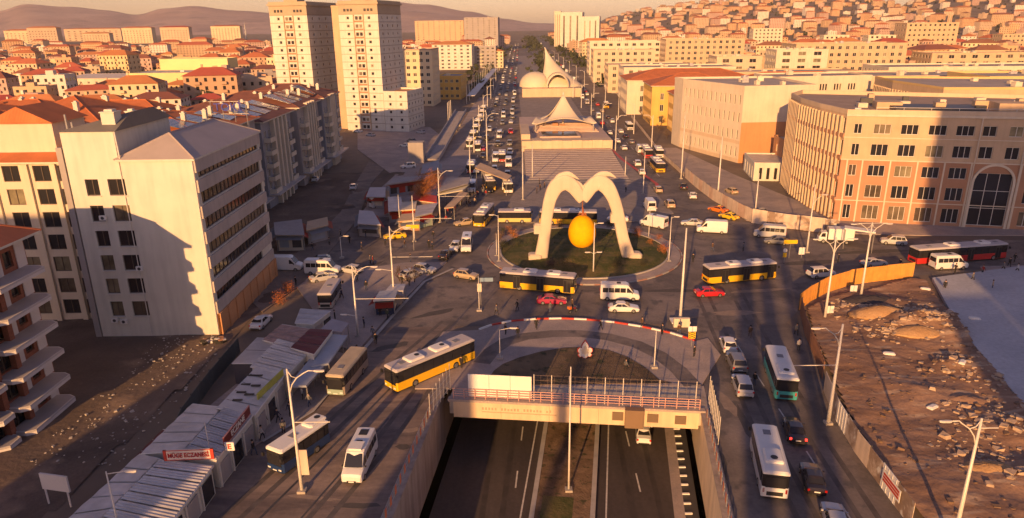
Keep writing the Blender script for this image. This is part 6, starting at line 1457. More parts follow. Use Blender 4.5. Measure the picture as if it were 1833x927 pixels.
# mesh screens at the bridge ends
def screen(label,p,q,h0,h1,mat):
    t=thing('mesh_screen',label,'fence',(p.x,p.y,.15)); d=q-p; L=d.length; t.rotation_euler=(0,0,math.atan2(d.y,d.x)); n=max(3,int(L/.9))
    for k in range(n+1):
        h=h0+(h1-h0)*k/n; ob('post',MB().tube([(L*k/n,0,0),(L*k/n,0,h)],.04,5).mesh('post',mat),t)
    for z in (.4,1.2,2.0): ob('rail',MB().tube([(0,0,z),(L,0,z)],.03,5).mesh('rail',mat),t)
    ob('mesh_panel',(lambda q_:([q_.box(k*L/40,k*L/40+.015,-.01,.01,.2,h0) for k in range(40)],q_)[-1])(MB()).mesh('mesh_panel',steel),t)
screen('tall wire screen at the left end of the bridge',P(770,745),P(806,700),2.6,3.4,pole_m)
screen('tall wire screen at the right end of the bridge',Vector((RX(60)+.9,60,0)),Vector((RX(68)+.9,68,0)),3.2,3.4,pole_m)
# ---- palmette emblem sign on the semicircular lawn
def emblem():
    c=P(1047,641,.2); t=thing('emblem_sign','ornamental white palmette emblem with red outline on the semicircular lawn','sign',tuple(c),R(2))
    half=[(0,2.35),(.28,1.95),(.42,1.6),(.34,1.3),(.62,1.45),(.86,1.25),(.88,.95),(.66,.72),(.82,.5),(.62,.22),(.36,.3),(.2,.12),(0,0)]
    poly=[(x,z) for x,z in half]+[(-x,z) for x,z in reversed(half[1:-1])]
    def pl(s,y0,y1,mat,nm):
        cz=1.15; q=[(x*s,cz+(z-cz)*s) for x,z in poly]; n=len(q)
        mb=MB(); mb.add([(x,y0,z) for x,z in q]+[(x,y1,z) for x,z in q],[tuple(reversed(range(n))),tuple(range(n,2*n))]+[(i,(i+1)%n,n+(i+1)%n,n+i) for i in range(n)])
        ob(nm,mb.mesh(nm,mat),t)
    pl(1.12,0,.2,red_paint,'red_outline'); pl(1.0,-.05,.15,white_paint,'white_field'); pl(.55,-.08,.0,cream,'inner_leaf')
    ob('post',MB().tube([(0,.1,-.2),(0,.1,.3)],.1,8).mesh('post',steel),t)
emblem()
# ---- small signs
def road_sign(label,base,h,kind,z=0):
    b=P(*base,z); t=thing('road_sign',label,'road sign',tuple(b)); ob('post',MB().tube([(0,0,0),(0,0,h)],.05,6).mesh('post',steel),t)
    if kind=='blue': ob('panel',MB().box(-.1,1.9,-.04,.04,h-.6,h).mesh('panel',M('sign_blue',(.20,.30,.42),.5,.05)),t); ob('notice',MB().box(-.5,.15,-.08,-.04,h-2.2,h-.9).mesh('notice',cream),t)
    if kind=='chev':
        ob('panel',MB().box(-.55,.55,-.04,.04,h-.7,h).mesh('panel',white_paint),t); ob('lower_panel',MB().box(-.45,.45,-.05,.03,h-1.7,h-.75).mesh('lower_panel',pyl),t)
        for k in range(3): ob('chevron',MB().add([(-.4,-.06,h-1.65+k*.3),(0,-.06,h-1.45+k*.3),(.4,-.06,h-1.65+k*.3),(.4,-.06,h-1.53+k*.3),(0,-.06,h-1.33+k*.3),(-.4,-.06,h-1.53+k*.3)],[(0,1,4,5),(1,2,3,4)]).mesh('chevron',black_m),t)
    if kind=='round': ob('panel',MB().tube([(0,-.03,h-.35),(0,.03,h-.35)],.38,14).mesh('panel',white_paint),t); ob('lower_panel',MB().box(-.3,.3,-.05,.03,h-1.6,h-.8).mesh('lower_panel',pyl),t)
    if kind=='board': ob('panel',MB().box(-1.2,1.2,-.05,.05,h-.7,h).mesh('panel',pyl),t)
    if kind=='white': ob('panel',MB().box(-.55,.55,-.04,.04,h-1.3,h).mesh('panel',white_paint),t)
road_sign('blue direction sign with cream notice on the left plaza edge',(861,545),4.3,'blue')
road_sign('black and yellow chevron board below the tall mast',(1237,622),3.0,'chev')
road_sign('round white sign over yellow panel right of the yellow bus',(1403,470),2.6,'round')
road_sign('small yellow board above the right junction',(1412,462),3.4,'board')
road_sign('small white sign in the right junction island',(1434,462),2.0,'white')
road_sign('yellow sign board on the traffic mast left',(741,448),5.0,'board')
road_sign('white notice board on the ground by the orange hoarding',(1484,566),1.6,'white')
road_sign('small white board at the foot of the right lamp pair',(1527,526),1.4,'white')
# ---- sculpture
def sculpture():
    Y=118.5; base=at_y(1043,470,Y); t=thing('arch_sculpture','giant cream double arch sculpture like a split palm on the roundabout','sculpture',(base.x,Y,.3))
    def leg(pts,wds,name,dep=1.5):
        # centre line in photo columns/rows on the sculpture's own upright plane, width across, depth through
        c=[at_y(a,b,Y)-Vector((base.x,Y,.3)) for a,b in pts]; n=len(c); rings=[]
        # smooth by Catmull-Rom
        cc=[];ww=[]
        for i in range(n-1):
            p0=c[max(i-1,0)];p1=c[i];p2=c[i+1];p3=c[min(i+2,n-1)]
            for s in range(5):
                u=s/5; cc.append(.5*((2*p1)+(p2-p0)*u+(2*p0-5*p1+4*p2-p3)*u*u+(-p0+3*p1-3*p2+p3)*u**3)); ww.append(wds[i]+(wds[i+1]-wds[i])*u)
        cc.append(c[-1]);ww.append(wds[-1]); m=len(cc)
        for i in range(m):
            tg=(cc[min(i+1,m-1)]-cc[max(i-1,0)]).normalized(); nn=Vector((-tg.z,0,tg.x)); w_=ww[i]/2; dd=min(dep,dep*.35+ww[i]*.5)/2
            rings.append([tuple(cc[i]+nn*w_*math.copysign(abs(math.cos(q))**.35,math.cos(q))+Vector((0,1,0))*dd*math.copysign(abs(math.sin(q))**.35,math.sin(q))) for q in [2*math.pi*k/16 for k in range(16)]])
        ob(name,MB().loft(rings).mesh(name,arch_m,True),t)
    leg([(968,463),(974,425),(979,385),(985,355),(996,333),(1012,326),(1026,334),(1036,348),(1043,357)],[2.4,2.05,2.05,2.2,2.7,2.8,2.4,2.0,1.8],'left_arch')
    leg([(1126,461),(1115,425),(1107,385),(1098,355),(1086,334),(1072,326),(1059,333),(1050,347),(1043,357)],[2.4,2.05,2.05,2.2,2.7,2.8,2.4,2.0,1.8],'right_arch')
    leg([(984,352),(991,331),(1003,316),(1019,311),(1037,321)],[.6,1.2,1.3,.9,.06],'left_leaf_tip',1.1)
    leg([(1054,334),(1063,320),(1076,312),(1090,311),(1103,318)],[.3,.9,1.2,.8,.06],'right_leaf_tip',1.1)
    leg([(1030,322),(1038,330),(1043,340)],[.2,.7,.9],'left_crease',.9)
    leg([(1060,322),(1050,330),(1043,340)],[.2,.7,.9],'right_crease',.9)
    for a,b,nm in ((950,458,'foot'),(1128,458,'foot')):
        p=at_y(a,b,Y)-Vector((base.x,Y,.3)); ob(nm,MB().loft(chamf(2.4,2.2,-1.0,1.1,.3,.25)).mesh(nm,arch_m),t,(p.x+.8,0,0))
    p=at_y(961,408,Y)-Vector((base.x,Y,.3)); ob('side_boss',MB().loft(chamf(1.7,1.5,-.9,.9,.35,.3)).mesh('side_boss',arch_m),t,(p.x+.3,0,p.z))
    p=at_y(1100,388,Y)-Vector((base.x,Y,.3)); ob('side_boss',MB().loft(chamf(1.5,1.5,-.9,.9,.35,.3)).mesh('side_boss',arch_m),t,(p.x,0,p.z))
    ob('plinth',MB().loft(chamf(2.8,2.6,-.5,.25,.3,.1)).mesh('plinth',bluegrey),t,((at_y(962,470,Y)-base).x,0,0)); ob('plinth',MB().loft(chamf(2.8,2.6,-.5,.25,.3,.1)).mesh('plinth',bluegrey),t,((at_y(1126,470,Y)-base).x,0,0))
    # hanging apricot
    c=at_y(1042,414,Y+.1); a=thing('apricot_model','huge golden yellow apricot hanging from the double arch','sculpture',tuple(c))
    rings=[];n=32
    for i in range(1,18):
        th=math.pi*i/18; z=2.95*math.cos(th); r=2.45*math.sin(th)**.92*(1-.08*math.cos(th)); 
        rings.append([((r*(1-.10*math.exp(-((((q-4.4+math.pi)%(2*math.pi))-math.pi)/.22)**2)))*math.cos(q),(r*(1-.10*math.exp(-((((q-4.4+math.pi)%(2*math.pi))-math.pi)/.22)**2)))*math.sin(q),z) for q in [2*math.pi*k/n for k in range(n)]])
    mb=MB(); mb.loft(rings); ob('fruit',mb.mesh('fruit',apricot_m,True),a)
    ob('stalk',MB().tube([(0,0,2.8),(.1,0,3.6),(-.05,0,4.6),(0,0,5.6)],[.28,.2,.09,.05],8).mesh('stalk',M('stalk_brown',(.28,.09,.04),.7,.1)),a)
    ob('stalk_leaf',MB().add([(0,0,3.3),(-.5,-.2,3.5),(-.95,-.1,3.0),(-.4,.15,3.1)],[(0,1,2,3),(3,2,1,0)]).mesh('stalk_leaf',MATS['stalk_brown']),a)
    ob('stalk_leaf',MB().add([(0,0,3.2),(.5,-.2,3.5),(.8,-.1,2.9),(.3,.15,3.0)],[(0,1,2,3),(3,2,1,0)]).mesh('stalk_leaf',MATS['stalk_brown']),a)
sculpture()
# ---- tensile tent and shell pavilion
def tent():
    Y=262; cx=at_y(1008,200,Y).x; ap=at_y(1010,169,Y).z
    t=thing('tensile_tent','white star shaped tensile tent above the stone steps','tent',(cx,Y,3.1)); H_=ap-3.1
    # four wide sails hang from the mast; each rim arches up between two anchored corners
    def sail(a0,a1,R0,R1,zc,rise,sag,name,drop=0,mat=membrane):
        n=14;m=12; V=[]
        for j in range(m+1):
            f=j/m; row=[]
            for i in range(n+1):
                g=i/n; a=R(a0+(a1-a0)*g); rim=R0+(R1-R0)*g
                e=4*g*(1-g); rr=f*rim*(1-.20*e)+.12
                z=(H_-drop)*(1-f)**1.15+(zc+rise*e)*f**1.6-sag*math.sin(math.pi*f)
                row.append((rr*math.cos(a),rr*math.sin(a)*.95,z))
            V.append(row)
        mb=MB(); mb.loft(V,0,False,False); o=ob(name,mb.mesh(name,mat,True),t); md=o.modifiers.new('thickness','SOLIDIFY'); md.thickness=.12
    sail(-142,-38,13.2,13.2,2.6,2.6,1.5,'front_sail')
    sail(-29,28,13.4,11.5,2.9,1.6,2.2,'right_sail',1.6); sail(152,209,11.5,13.4,2.9,1.6,2.2,'left_sail',1.6)
    sail(33,147,12,12,2.6,2.4,1.6,'back_sail')
    ob('mast',MB().tube([(0,0,0),(0,0,H_+.8)],.3,8).mesh('mast',pole_m),t)
    for a_,r_ in ((-142,13.2),(-38,13.2),(28,11.5),(152,11.5)):
        q=R(a_); ob('corner_post',MB().tube([(r_*math.cos(q),r_*math.sin(q)*.95,0),(r_*math.cos(q),r_*math.sin(q)*.95,2.8)],.25,6).mesh('corner_post',steel),t)
    for k in range(3): ob('stage_block',MB().box(-4+k*2.6,-2+k*2.6,-3+k*.6,1,0,2.6-.5*k).mesh('stage_block',brown_pl),t)
tent()
def shell():
    Y=430; c=at_y(985,150,Y); b=thing('shell_pavilion','cream shell shaped pavilion with a tall horn and dark mouth on the avenue island','pavilion',(c.x,Y,0))
    top=at_y(975,85,Y).z; zl=5
    # platform
    for k in range(6): ob('platform_block',MB().box(-17+k*5.7,-17+(k+1)*5.7-.05,-14,2,0,zl+.05*(k%2)).mesh('platform_block',tan2),b)
    # horn: swept sail
    rings=[]
    for j in range(13):
        f=j/12; z=zl+(top-zl)*f; wv=13.0*(1-f)**1.55+.3; x0=4-7.0*f**.8; y0=3+5*f
        rings.append([(x0+wv*math.cos(q)*(1+.25*math.cos(q)),y0+wv*.8*math.sin(q),z) for q in [R(-200)+R(300)*k/20 for k in range(21)]])
    mb=MB(); mb.loft(rings,0,False,False); o=ob('horn',mb.mesh('horn',membrane,True),b)
    md=o.modifiers.new('thickness','SOLIDIFY'); md.thickness=.4
    # dome on the left
    rings=[]
    for j in range(10):
        f=j/9; th=f*math.pi/2; rings.append([(-9+9.5*math.cos(th)*math.cos(q),2+9*math.cos(th)*math.sin(q),zl+8.6*math.sin(th)**.9) for q in [2*math.pi*k/28 for k in range(28)]])
    mb=MB(); mb.loft(rings,0,False); ob('dome',mb.mesh('dome',membrane,True),b)
    # mouth
    rings=[[(x*6.0*math.cos(q)+4,-6-1.5+y,zl+.1+x*7.2*max(0,math.sin(q))) for q in [math.pi*k/14 for k in range(15)]] for x,y in ((1,-1.2),(1.15,-.6),(1.15,6),(1,6))]
    mb=MB(); mb.loft(rings,0,False,False); ob('mouth_rim',mb.mesh('mouth_rim',membrane,True),b)
    q=[math.pi*k/14 for k in range(15)]; mb=MB(); mb.add([(5.9*math.cos(a)+4,-2.5,zl+.1+7.1*max(0,math.sin(a))) for a in q],[tuple(reversed(range(15)))]); ob('mouth_dark',mb.mesh('mouth_interior',dark_metal),b)
shell()
# ---- people
def person_mesh(pose,cols):
    key=('person',pose)
    def mk():
        # walking / standing skeleton; x forward
        st=.26 if pose=='walk' else .03
        J=[(0,0,.95),(0,0,1.15),(0,0,1.38),(.01,0,1.52),(.02,0,1.66)]
        V=list(J); E=[(0,1),(1,2),(2,3),(3,4)]
        Rd=[.15,.13,.16,.06,.105]
        def ch(start,pts,rs):
            p=start
            for q,r in zip(pts,rs): V.append(q);Rd.append(r);E.append((p,len(V)-1));p=len(V)-1
        for s in (-1,1):
            f=st*s
            ch(0,[(f*.1,s*.1,.88),(f*.75+.03,s*.1,.5),(f*1.0-.02,s*.1,.1),(f*1.0+.14,s*.1,.04)],[.10,.07,.05,.04])
            ch(2,[(0,s*.2,1.40),(-f*.5,s*.25,1.12),(-f*.9+.06,s*.24,.88),(-f*.95+.09,s*.235,.79)],[.07,.05,.04,.045])
        me=bpy.data.meshes.new('p'); me.from_pydata(V,E,[]); o=bpy.data.objects.new('ptmp',me); C.objects.link(o)
        sk=o.modifiers.new('s','SKIN'); 
        for i,v_ in enumerate(o.data.skin_vertices[0].data): v_.radius=(Rd[i]*.9,Rd[i]*(1.0 if i not in (0,1,2) else 1.15)); v_.use_root=(i==0)
        sb=o.modifiers.new('b','SUBSURF'); sb.levels=1; sb.render_levels=1
        bpy.context.view_layer.update(); m=evalmesh(o); bpy.data.objects.remove(o); return m
    base=cached(key,mk)
    def mk2():
        m=base.copy(); m.materials.clear()
        for c in (skin,)+cols: m.materials.append(c)
        for p in m.polygons:
            z=p.center.z; y=abs(p.center.y)
            p.material_index=0 if z>1.47 or (y>.18 and z<.86) else (1 if z>.92 else (2 if z>.13 else 3)); p.use_smooth=True
        return m
    return cached(key+tuple(c.name for c in cols),mk2)
cl={n:M('cloth_'+n,c,.9,.1,8) for n,c in dict(black=(.02,.02,.022),navy=(.025,.03,.06),grey=(.14,.14,.15),brown=(.10,.06,.04),white=(.55,.52,.5),red=(.30,.03,.03),beige=(.36,.28,.2),denim=(.06,.08,.14),green=(.06,.08,.05)).items()}
hairm=M('dark_hair',(.02,.015,.012),.8,.1)
hair=MB(); hair.loft([[(-.02+rr*math.cos(2*math.pi*k/10),rr*.9*math.sin(2*math.pi*k/10),z) for k in range(10)] for rr,z in ((.115,1.66),(.125,1.72),(.10,1.79),(.03,1.82))]); hairme=hair.mesh('hair',hairm,True)
def person(label,px,up_,lo,pose='walk',ang=0,hat=None,z=0,group=None):
    b=P(*px,z); o=ob('person',person_mesh(pose,(cl[up_],cl[lo],cl['black'])),None,tuple(b),R(ang)); tag(o,label,'person',group); ob('hair',hairme,o); return o
ppl=[('person in black walking on the plaza below the crimson car',(926,556),'black','black','walk',200),
('person in grey striding at the left edge of the plaza',(889,564),'grey','black','walk',160),
('person in dark clothes standing alone on the plaza centre left',(927,606),'black','navy','stand',90),
('person in brown crossing near the mast, right side of the plaza',(1149,588),'brown','black','walk',20),
('person in black standing at the left end of the bridge',(826,660),'black','black','stand',60),
('person on the centre line of the right road',(1342,604),'brown','brown','walk',80),
('person in white at the kerb of the right road beside the hoarding',(1429,628),'white','black','stand',90),
('person in navy beside the lamp post near the market roofs',(652,588),'navy','black','stand',30),
('person in black left of a pair on the market pavement',(681,566),'black','black','stand',120),
('person in dark green right of a pair on the market pavement',(694,572),'green','black','walk',60),
('person in black alone on the road left of the taxi',(626,436),'black','black','walk',90),
('person in dark coat on the road left of the lamp post',(648,448),'navy','black','stand',200),
('person in black, left of two close together left of the island',(768,444),'black','black','stand',90),
('person in navy, right of two close together left of the island',(774,447),'navy','black','stand',70),
('person walking alone behind the two left of the island',(776,428),'black','navy','walk',70),
('person in grey near the parked cars, left of a pair',(663,472),'grey','black','stand',0),
('person in red near the parked cars, right of a pair',(668,473),'red','black','stand',0),
('person in black by the small tree left of the silver car',(720,510),'black','black','walk',45),
('person in dark clothes beside the square backed minibus',(530,512),'black','black','stand',45),
('person in front of the white minibus at the far right',(1709,489),'black','black','walk',200),
('person in red jacket walking at the far right',(1758,492),'red','black','walk',180),
('person left of three walking at the right photo edge',(1795,486),'grey','black','walk',100),
('person in the middle of three walking at the right photo edge',(1806,478),'black','black','walk',80),
('person with pale hood right of three at the right photo edge',(1820,489),'white','black','walk',120),
('person with white top below the long dark red pharmacy sign',(470,788),'white','black','walk',30),
('person in black near the market wall, left of three',(478,762),'black','black','stand',30),
('person in dark red near the market wall, middle of three',(484,750),'red','black','stand',50),
('person in navy near the market wall, right of three',(498,756),'navy','black','walk',50),
('person with white apron in the group under the lamp arm',(542,716),'white','black','stand',30),
('person in black in the group under the lamp arm',(552,718),'black','black','stand',200),
('person in grey stooping in the group under the lamp arm',(554,728),'grey','denim','walk',240),
('person in front of the emblem holding the motorbike',(1024,553),'brown','black','stand',20),
('person at the foot of the steps beside the orange kiosk',(1120,345),'black','black','stand',20)]
for l_,p_,a_,b_,po,an in ppl: person(l_,p_,a_,b_,po,an)
rq=random.Random(5)
for i in range(26):
    px=795+rq.uniform(0,75); py=392-(px-795)*.62+rq.uniform(-9,9); a_=rq.choice(['black','navy','grey','brown','red','beige'])
    person(f'person in {a_} in the bus stop crowd, {ordn[i]} from the front',(px,max(332,py)),a_,rq.choice(['black','denim']),rq.choice(['walk','stand']),rq.uniform(0,360),group='crowd at the bus stop')
for i in range(10):
    p=(945+rq.uniform(0,60),335+rq.uniform(-8,12)); a_=rq.choice(['black','red','brown','beige'])
    person(f'person in {a_} in the small crowd left of the steps foot, number {i+1} placed',p,a_,'black','stand',rq.uniform(0,360),group='small crowd by the steps') if False else person(f'person in brown, {ordn[i]} counted in the small crowd at the left foot of the steps',p,'brown','black','stand',rq.uniform(0,360),group='small crowd by the steps')

extra=[((735,470),'black'),((700,455),'grey'),((690,440),'navy'),((725,445),'brown'),((800,470),'black'),((640,505),'grey'),((656,520),'black'),((612,535),'navy'),((600,575),'black'),((668,605),'grey'),((673,617),'black'),((640,640),'brown'),((585,690),'black'),((520,745),'navy'),((508,775),'grey'),((455,815),'black'),((905,600),'brown'),((960,590),'black'),((985,560),'grey'),((1075,592),'black'),((1185,600),'navy'),((1215,600),'brown'),((1242,640),'black'),((1120,665),'grey'),((1350,690),'black'),((1425,600),'grey'),((1500,470),'black'),((1610,480),'navy'),((1690,520),'black'),((1740,505),'grey'),((1775,520),'beige'),((1815,470),'black'),((1240,470),'black'),((1275,450),'brown'),((1330,450),'grey'),((1000,350),'black'),((1030,345),'red'),((1060,352),'grey'),((1090,340),'black'),((560,450),'black'),((590,440),'grey'),((530,445),'brown'),((655,425),'black'),((610,425),'grey')]
lm=['near the first lamp post','by the taxi','beside the parked vans','on the kerb','on open paving','near the market stalls','facing the buses','by the crossing']
for i,(p_,c_) in enumerate(extra):
    zone='left junction' if p_[0]<830 and p_[1]<560 else ('shop row pavement' if p_[0]<830 else ('curved plaza' if p_[0]<1250 and p_[1]>540 else ('north plaza' if p_[1]<400 else 'right junction')))
    person(f'pedestrian in {c_} on the {zone}, {ordn[i]} counted from the left junction',p_,c_,'black' if i%3 else 'denim','walk' if i%2 else 'stand',i*47,group='pedestrians around the junction')
more=[('van',pw,'white panel van standing among the market kiosks',(668,372),(690,366)),('hatch',ps,'silver hatchback behind the blue market tent',(725,500),(748,492)),('sedan',pk,'black saloon waiting left of the white minibus on the left entry',(790,470),(806,450)),
('hatch',pg,'grey hatchback on the far left road beyond the parked vans',(585,470),(560,472)),('sedan',pw,'white saloon on the dirt in front of the long apartment row',(560,330),(570,318)),('sedan',pg,'grey saloon parked by the canopy of the apartment row',(580,300),(586,290)),('suv',pw,'white estate car below the far ramp',(740,300),(722,302)),('hatch',pw,'white hatchback in the bay behind the left market kiosks',(630,345),(636,332)),
('sedan',pk,'dark saloon following the yellow bus on the avenue mouth',(1226,345),(1220,330)),('hatch',pbe,'beige hatchback parked inside the pale hoarding by the pavilion',(1318,350),(1300,342)),('sedan',pg,'grey saloon parked inside the pale hoarding lower down',(1372,388),(1350,378)),('suv',ps,'silver estate parked right of the box truck',(1612,438),(1585,436))]
for kd,pm,lab,r_,f_ in more: putrf(make_car(kd,pm,lab,'van' if kd=='van' else 'car'),r_,f_)
# ================================================================ TREES
def tree_meshes(seed,h,cr,leafm,dens,cone=False,bare=False):
    def mk():
        r=random.Random(seed); tr=MB(); tips=[]
        def limb(p,d,L,rad,lv):
            pts=[p];q=p.copy();dd=d.copy()
            for i in range(3): dd=(dd+Vector((r.uniform(-.25,.25),r.uniform(-.25,.25),r.uniform(-.05,.2)))).normalized(); q=q+dd*L/3; pts.append(q.copy())
            tr.tube([tuple(x) for x in pts],[rad,rad*.8,rad*.6,rad*.4],5,cap=False)
            if lv==0: tips.extend(pts[1:]); return
            for k in range(4 if lv>1 else 5):
                a=r.uniform(0,6.28); t_=pts[r.choice((1,2,3))]; nd=(dd*.6+Vector((math.cos(a),math.sin(a),r.uniform(.1,.7)))).normalized(); limb(t_,nd,L*.62,rad*.5,lv-1)
        if not cone: limb(Vector((0,0,0)),Vector((0,0,1)),h*.42,h*.028,3 if bare else 2)
        else: tr.tube([(0,0,0),(0,0,h*.95)],[h*.03,.03],6); tips=[Vector((0,0,0))]
        lf=MB(); n=int(dens)
        for i in range(n):
            if cone:
                f=r.random()**.8; z=h*(.08+.9*f); rr=cr*(1-f)**.75*r.uniform(.55,1.08); a=r.uniform(0,6.28); c=Vector((rr*math.cos(a),rr*math.sin(a),z))
            else:
                t_=r.choice(tips); c=t_+Vector((r.gauss(0,1),r.gauss(0,1),r.gauss(0,.8)))*cr*(.16 if not bare else .10)
            s=r.uniform(.5,1.1)*(h*.035 if not bare else h*.02); a=Vector((r.gauss(0,1),r.gauss(0,1),r.gauss(0,1))).normalized(); b=a.orthogonal().normalized(); cc=a.cross(b)
            if bare: cc=cc*.12; b=b*2.2
            lf.add([tuple(c-b*s),tuple(c-cc*s*.8),tuple(c+b*s),tuple(c+cc*s*.8)],[(0,1,2,3)])
        return tr.mesh('trunk',bark),lf.mesh('crown',leafm)
    return cached(('tree',seed,h,cr,leafm.name,dens),mk)
def tree(label,x,y,h,cr,leafm=leaf_dk,dens=900,seed=1,cone=False,bare=False,group=None,s=1,name='tree'):
    t=thing(name,label,'tree',(x,y,0),random.uniform(0,6.28),group); a,b=tree_meshes(seed,h,cr,leafm,dens,cone,bare); ob('trunk',a,t); ob('crown',b,t); t.scale=(s,s,s); return t
p=P(752,372); tree('leafless tree glowing rust orange behind the market stalls',p.x,p.y,11,8.5,leaf_rust,5200,3,bare=True)
for i,(a,b,h) in enumerate([(648,222,7),(660,224,6.5),(673,223,6)]):
    p=P(a,b); tree(f'dark bush shaped tree before the right tower, {ordn[i]} from the left in its clump',p.x,p.y,h,3.2,leaf_dk,1300,4+i)
p=P(698,224); tree('dark pointed cypress like tree before the tower annex',p.x,p.y,11,3,leaf_dk,1600,9,cone=True)
p=P(745,222); tree('dark spreading tree right of the tower annex',p.x,p.y,7,4,leaf_dk,1200,10)
for i,(a,b,h) in enumerate([(1150,225,5),(1165,238,5),(1180,248,4.5),(1138,212,5),(1170,225,6)]):
    p=P(a,b); tree(f'brownish bare tree below the yellow blocks, {ordn[i]} of the row',p.x+3,p.y,h,3.4,twig,1100,20+i%3,bare=True,group='bare trees by the right avenue')
for i,(a,b) in enumerate([(900,420),(912,415),(925,444),(905,440),(1165,440),(1178,430),(985,402),(1150,478)]):
    p=P(a,b); tree(f'low rusty shrub on the roundabout lawn, {ordn[i]} of eight','' and 0 or p.x,p.y,1.6,1.5,leaf_rust if i in (1,4,5) else leaf_dk,500,30+i%2,group='shrubs on the roundabout',name='shrub')
for i,(a,b) in enumerate([(716,505),(733,512),(742,506)]):
    p=P(a,b); tree(f'small bare street tree on the left pavement, {ordn[i]} from the left',p.x,p.y,4,2.2,twig,700,40+i%2,bare=True)
for i,(a,b) in enumerate([(515,525),(500,545)]):
    p=P(a,b); tree(('rusty brown','sparse brown')[i]+' bush beside the brick ground floor of the office block',p.x,p.y,2.4,2.6,leaf_rust,700,50,name='shrub')
p=P(225,592); tree('dark bush in the corner below the office block windows',p.x-2,p.y+.5,2.2,3,leaf_dk,900,51,name='shrub')
rt_=random.Random(3)
for i,(a,b) in enumerate(sorted([(28,205),(80,185),(95,150),(120,112),(205,85),(20,160),(40,130),(270,110),(310,130),(422,170),(455,168),(430,100),(195,100),(340,95),(880,130),(890,118),(872,140),(905,108),(760,160),(770,150),(1440,82),(1453,80),(1380,84)])):
    p=P(a,b); h=rt_.uniform(7,12); tree(f'dark evergreen tree among the distant roofs, {ordn[i]} of its kind from the left photo edge',p.x,p.y,h,h*.42,leaf_dk,800,60+i%4,group='town trees')
def tufts(name,n,fn,seed,mat,sz_):
    r=random.Random(seed); mb=MB()
    for i in range(n):
        x,y,z=fn(r); a=r.uniform(0,6.28); w_=sz_*r.uniform(.5,1.2); h_=sz_*r.uniform(.5,1.3)
        mb.add([(x-w_*math.cos(a),y-w_*math.sin(a),z),(x+w_*math.cos(a),y+w_*math.sin(a),z),(x+r.uniform(-.1,.1),y+r.uniform(-.1,.1),z+h_)],[(0,1,2)])
    struct(name,mb.mesh(name,mat),'stuff')
def island_pt(r):
    a=r.uniform(0,6.28); q=(IR-2.5)*math.sqrt(r.random()); return IC.x+q*math.cos(a),IC.y+q*math.sin(a),.15+.7*(1-(q/(IR-2.2))**2)
tufts('lawn_grass_tufts',9000,island_pt,71,M('grass_blades',(.055,.07,.02),.9,.4,.25),.12)
tufts('dry_lawn_tufts',2200,island_pt,72,M('dry_grass_blades',(.13,.095,.04),.9,.3,.25),.12)
for i,(a,b) in enumerate([(893,432),(899,448),(918,428),(985,480),(1100,482),(1185,455),(1002,410),(1090,408),(1140,425)]):
    p=P(a,b); tree(f'rounded bush on the roundabout lawn, {ordn[i]} of nine taller ones',p.x,p.y,2.3,2.6,(twig,leaf_dk,leaf_rust)[i%3],800,80+i%3,group='bushes on the roundabout',name='shrub')
# ================================================================ THE TOWN
def gz(x,y): 
    return hill(x,y) if (x>0 and y>950) else 0
def house_proto(key,w_,d_,nf,roofk,wm,big=False,rmat=tile_far):
    def mk():
        h=nf*3.0; mb=MB(); g=[(0,0),(w_,0),(w_,d_),(0,d_)]
        mb.prism(g,-3,h,0,top=(roofk=='flat'),bot=False,mt=2)
        if roofk=='flat':
            for a,b,c,d in ((0,w_,0,.3),(0,w_,d_-.3,d_),(0,.3,.3,d_-.3),(w_-.3,w_,.3,d_-.3)): mb.box(a,b,c,d,h,h+.8,0)
            mb.box(w_*.3,w_*.55,d_*.3,d_*.6,h,h+2.4,0)
        else:
            o=.7; rh=min(w_,d_)*.21; k=min(w_,d_)/2
            if w_>=d_: v=[(-o,-o,h),(w_+o,-o,h),(w_+o,d_+o,h),(-o,d_+o,h),(k,d_/2,h+rh),(w_-k,d_/2,h+rh)]; f=[(0,1,5,4),(1,2,5),(2,3,4,5),(3,0,4),(3,2,1,0)]
            else: v=[(-o,-o,h),(w_+o,-o,h),(w_+o,d_+o,h),(-o,d_+o,h),(w_/2,k,h+rh),(w_/2,d_-k,h+rh)]; f=[(0,1,4),(1,2,5,4),(2,3,5),(3,0,4,5),(3,2,1,0)]
            mb.add(v,f,1)
            mb.box(w_*.3,w_*.3+.8,d_*.5,d_*.5+.8,h+rh*.4,h+rh+1,0)
        # windows and balconies as geometry
        n=max(2,int(w_/3.2))
        for fl in range(nf):
            for i in range(n):
                x=(i+.5)*w_/n; z=fl*3+.9
                mb.box(x-.6,x+.6,-.05,.02,z,z+1.35,3); mb.box(x-.7,x+.7,-.12,0,z-.1,z,0)
                if i%3==1 and fl>0: mb.box(x-1.3,x+1.3,-1.2,0,fl*3-.1,fl*3+.85,0); 
            m_=max(1,int(d_/4))
            for i in range(m_):
                y=(i+.5)*d_/m_; mb.box(w_-.02,w_+.05,y-.6,y+.6,fl*3+.9,fl*3+2.2,3); mb.box(-.05,.02,y-.6,y+.6,fl*3+.9,fl*3+2.2,3)
        return mb.mesh('house',[wm,rmat,flat_roof,glass])
    return cached(('hp',key),mk)
_ones=['','first','second','third','fourth','fifth','sixth','seventh','eighth','ninth','tenth','eleventh','twelfth','thirteenth','fourteenth','fifteenth','sixteenth','seventeenth','eighteenth','nineteenth']
_tens=['','','twenty','thirty','forty','fifty','sixty','seventy','eighty','ninety']
def W(n):
    if n<20: return _ones[n]
    return (_tens[n//10][:-1]+'ieth') if n%10==0 else _tens[n//10]+'-'+_ones[n%10]
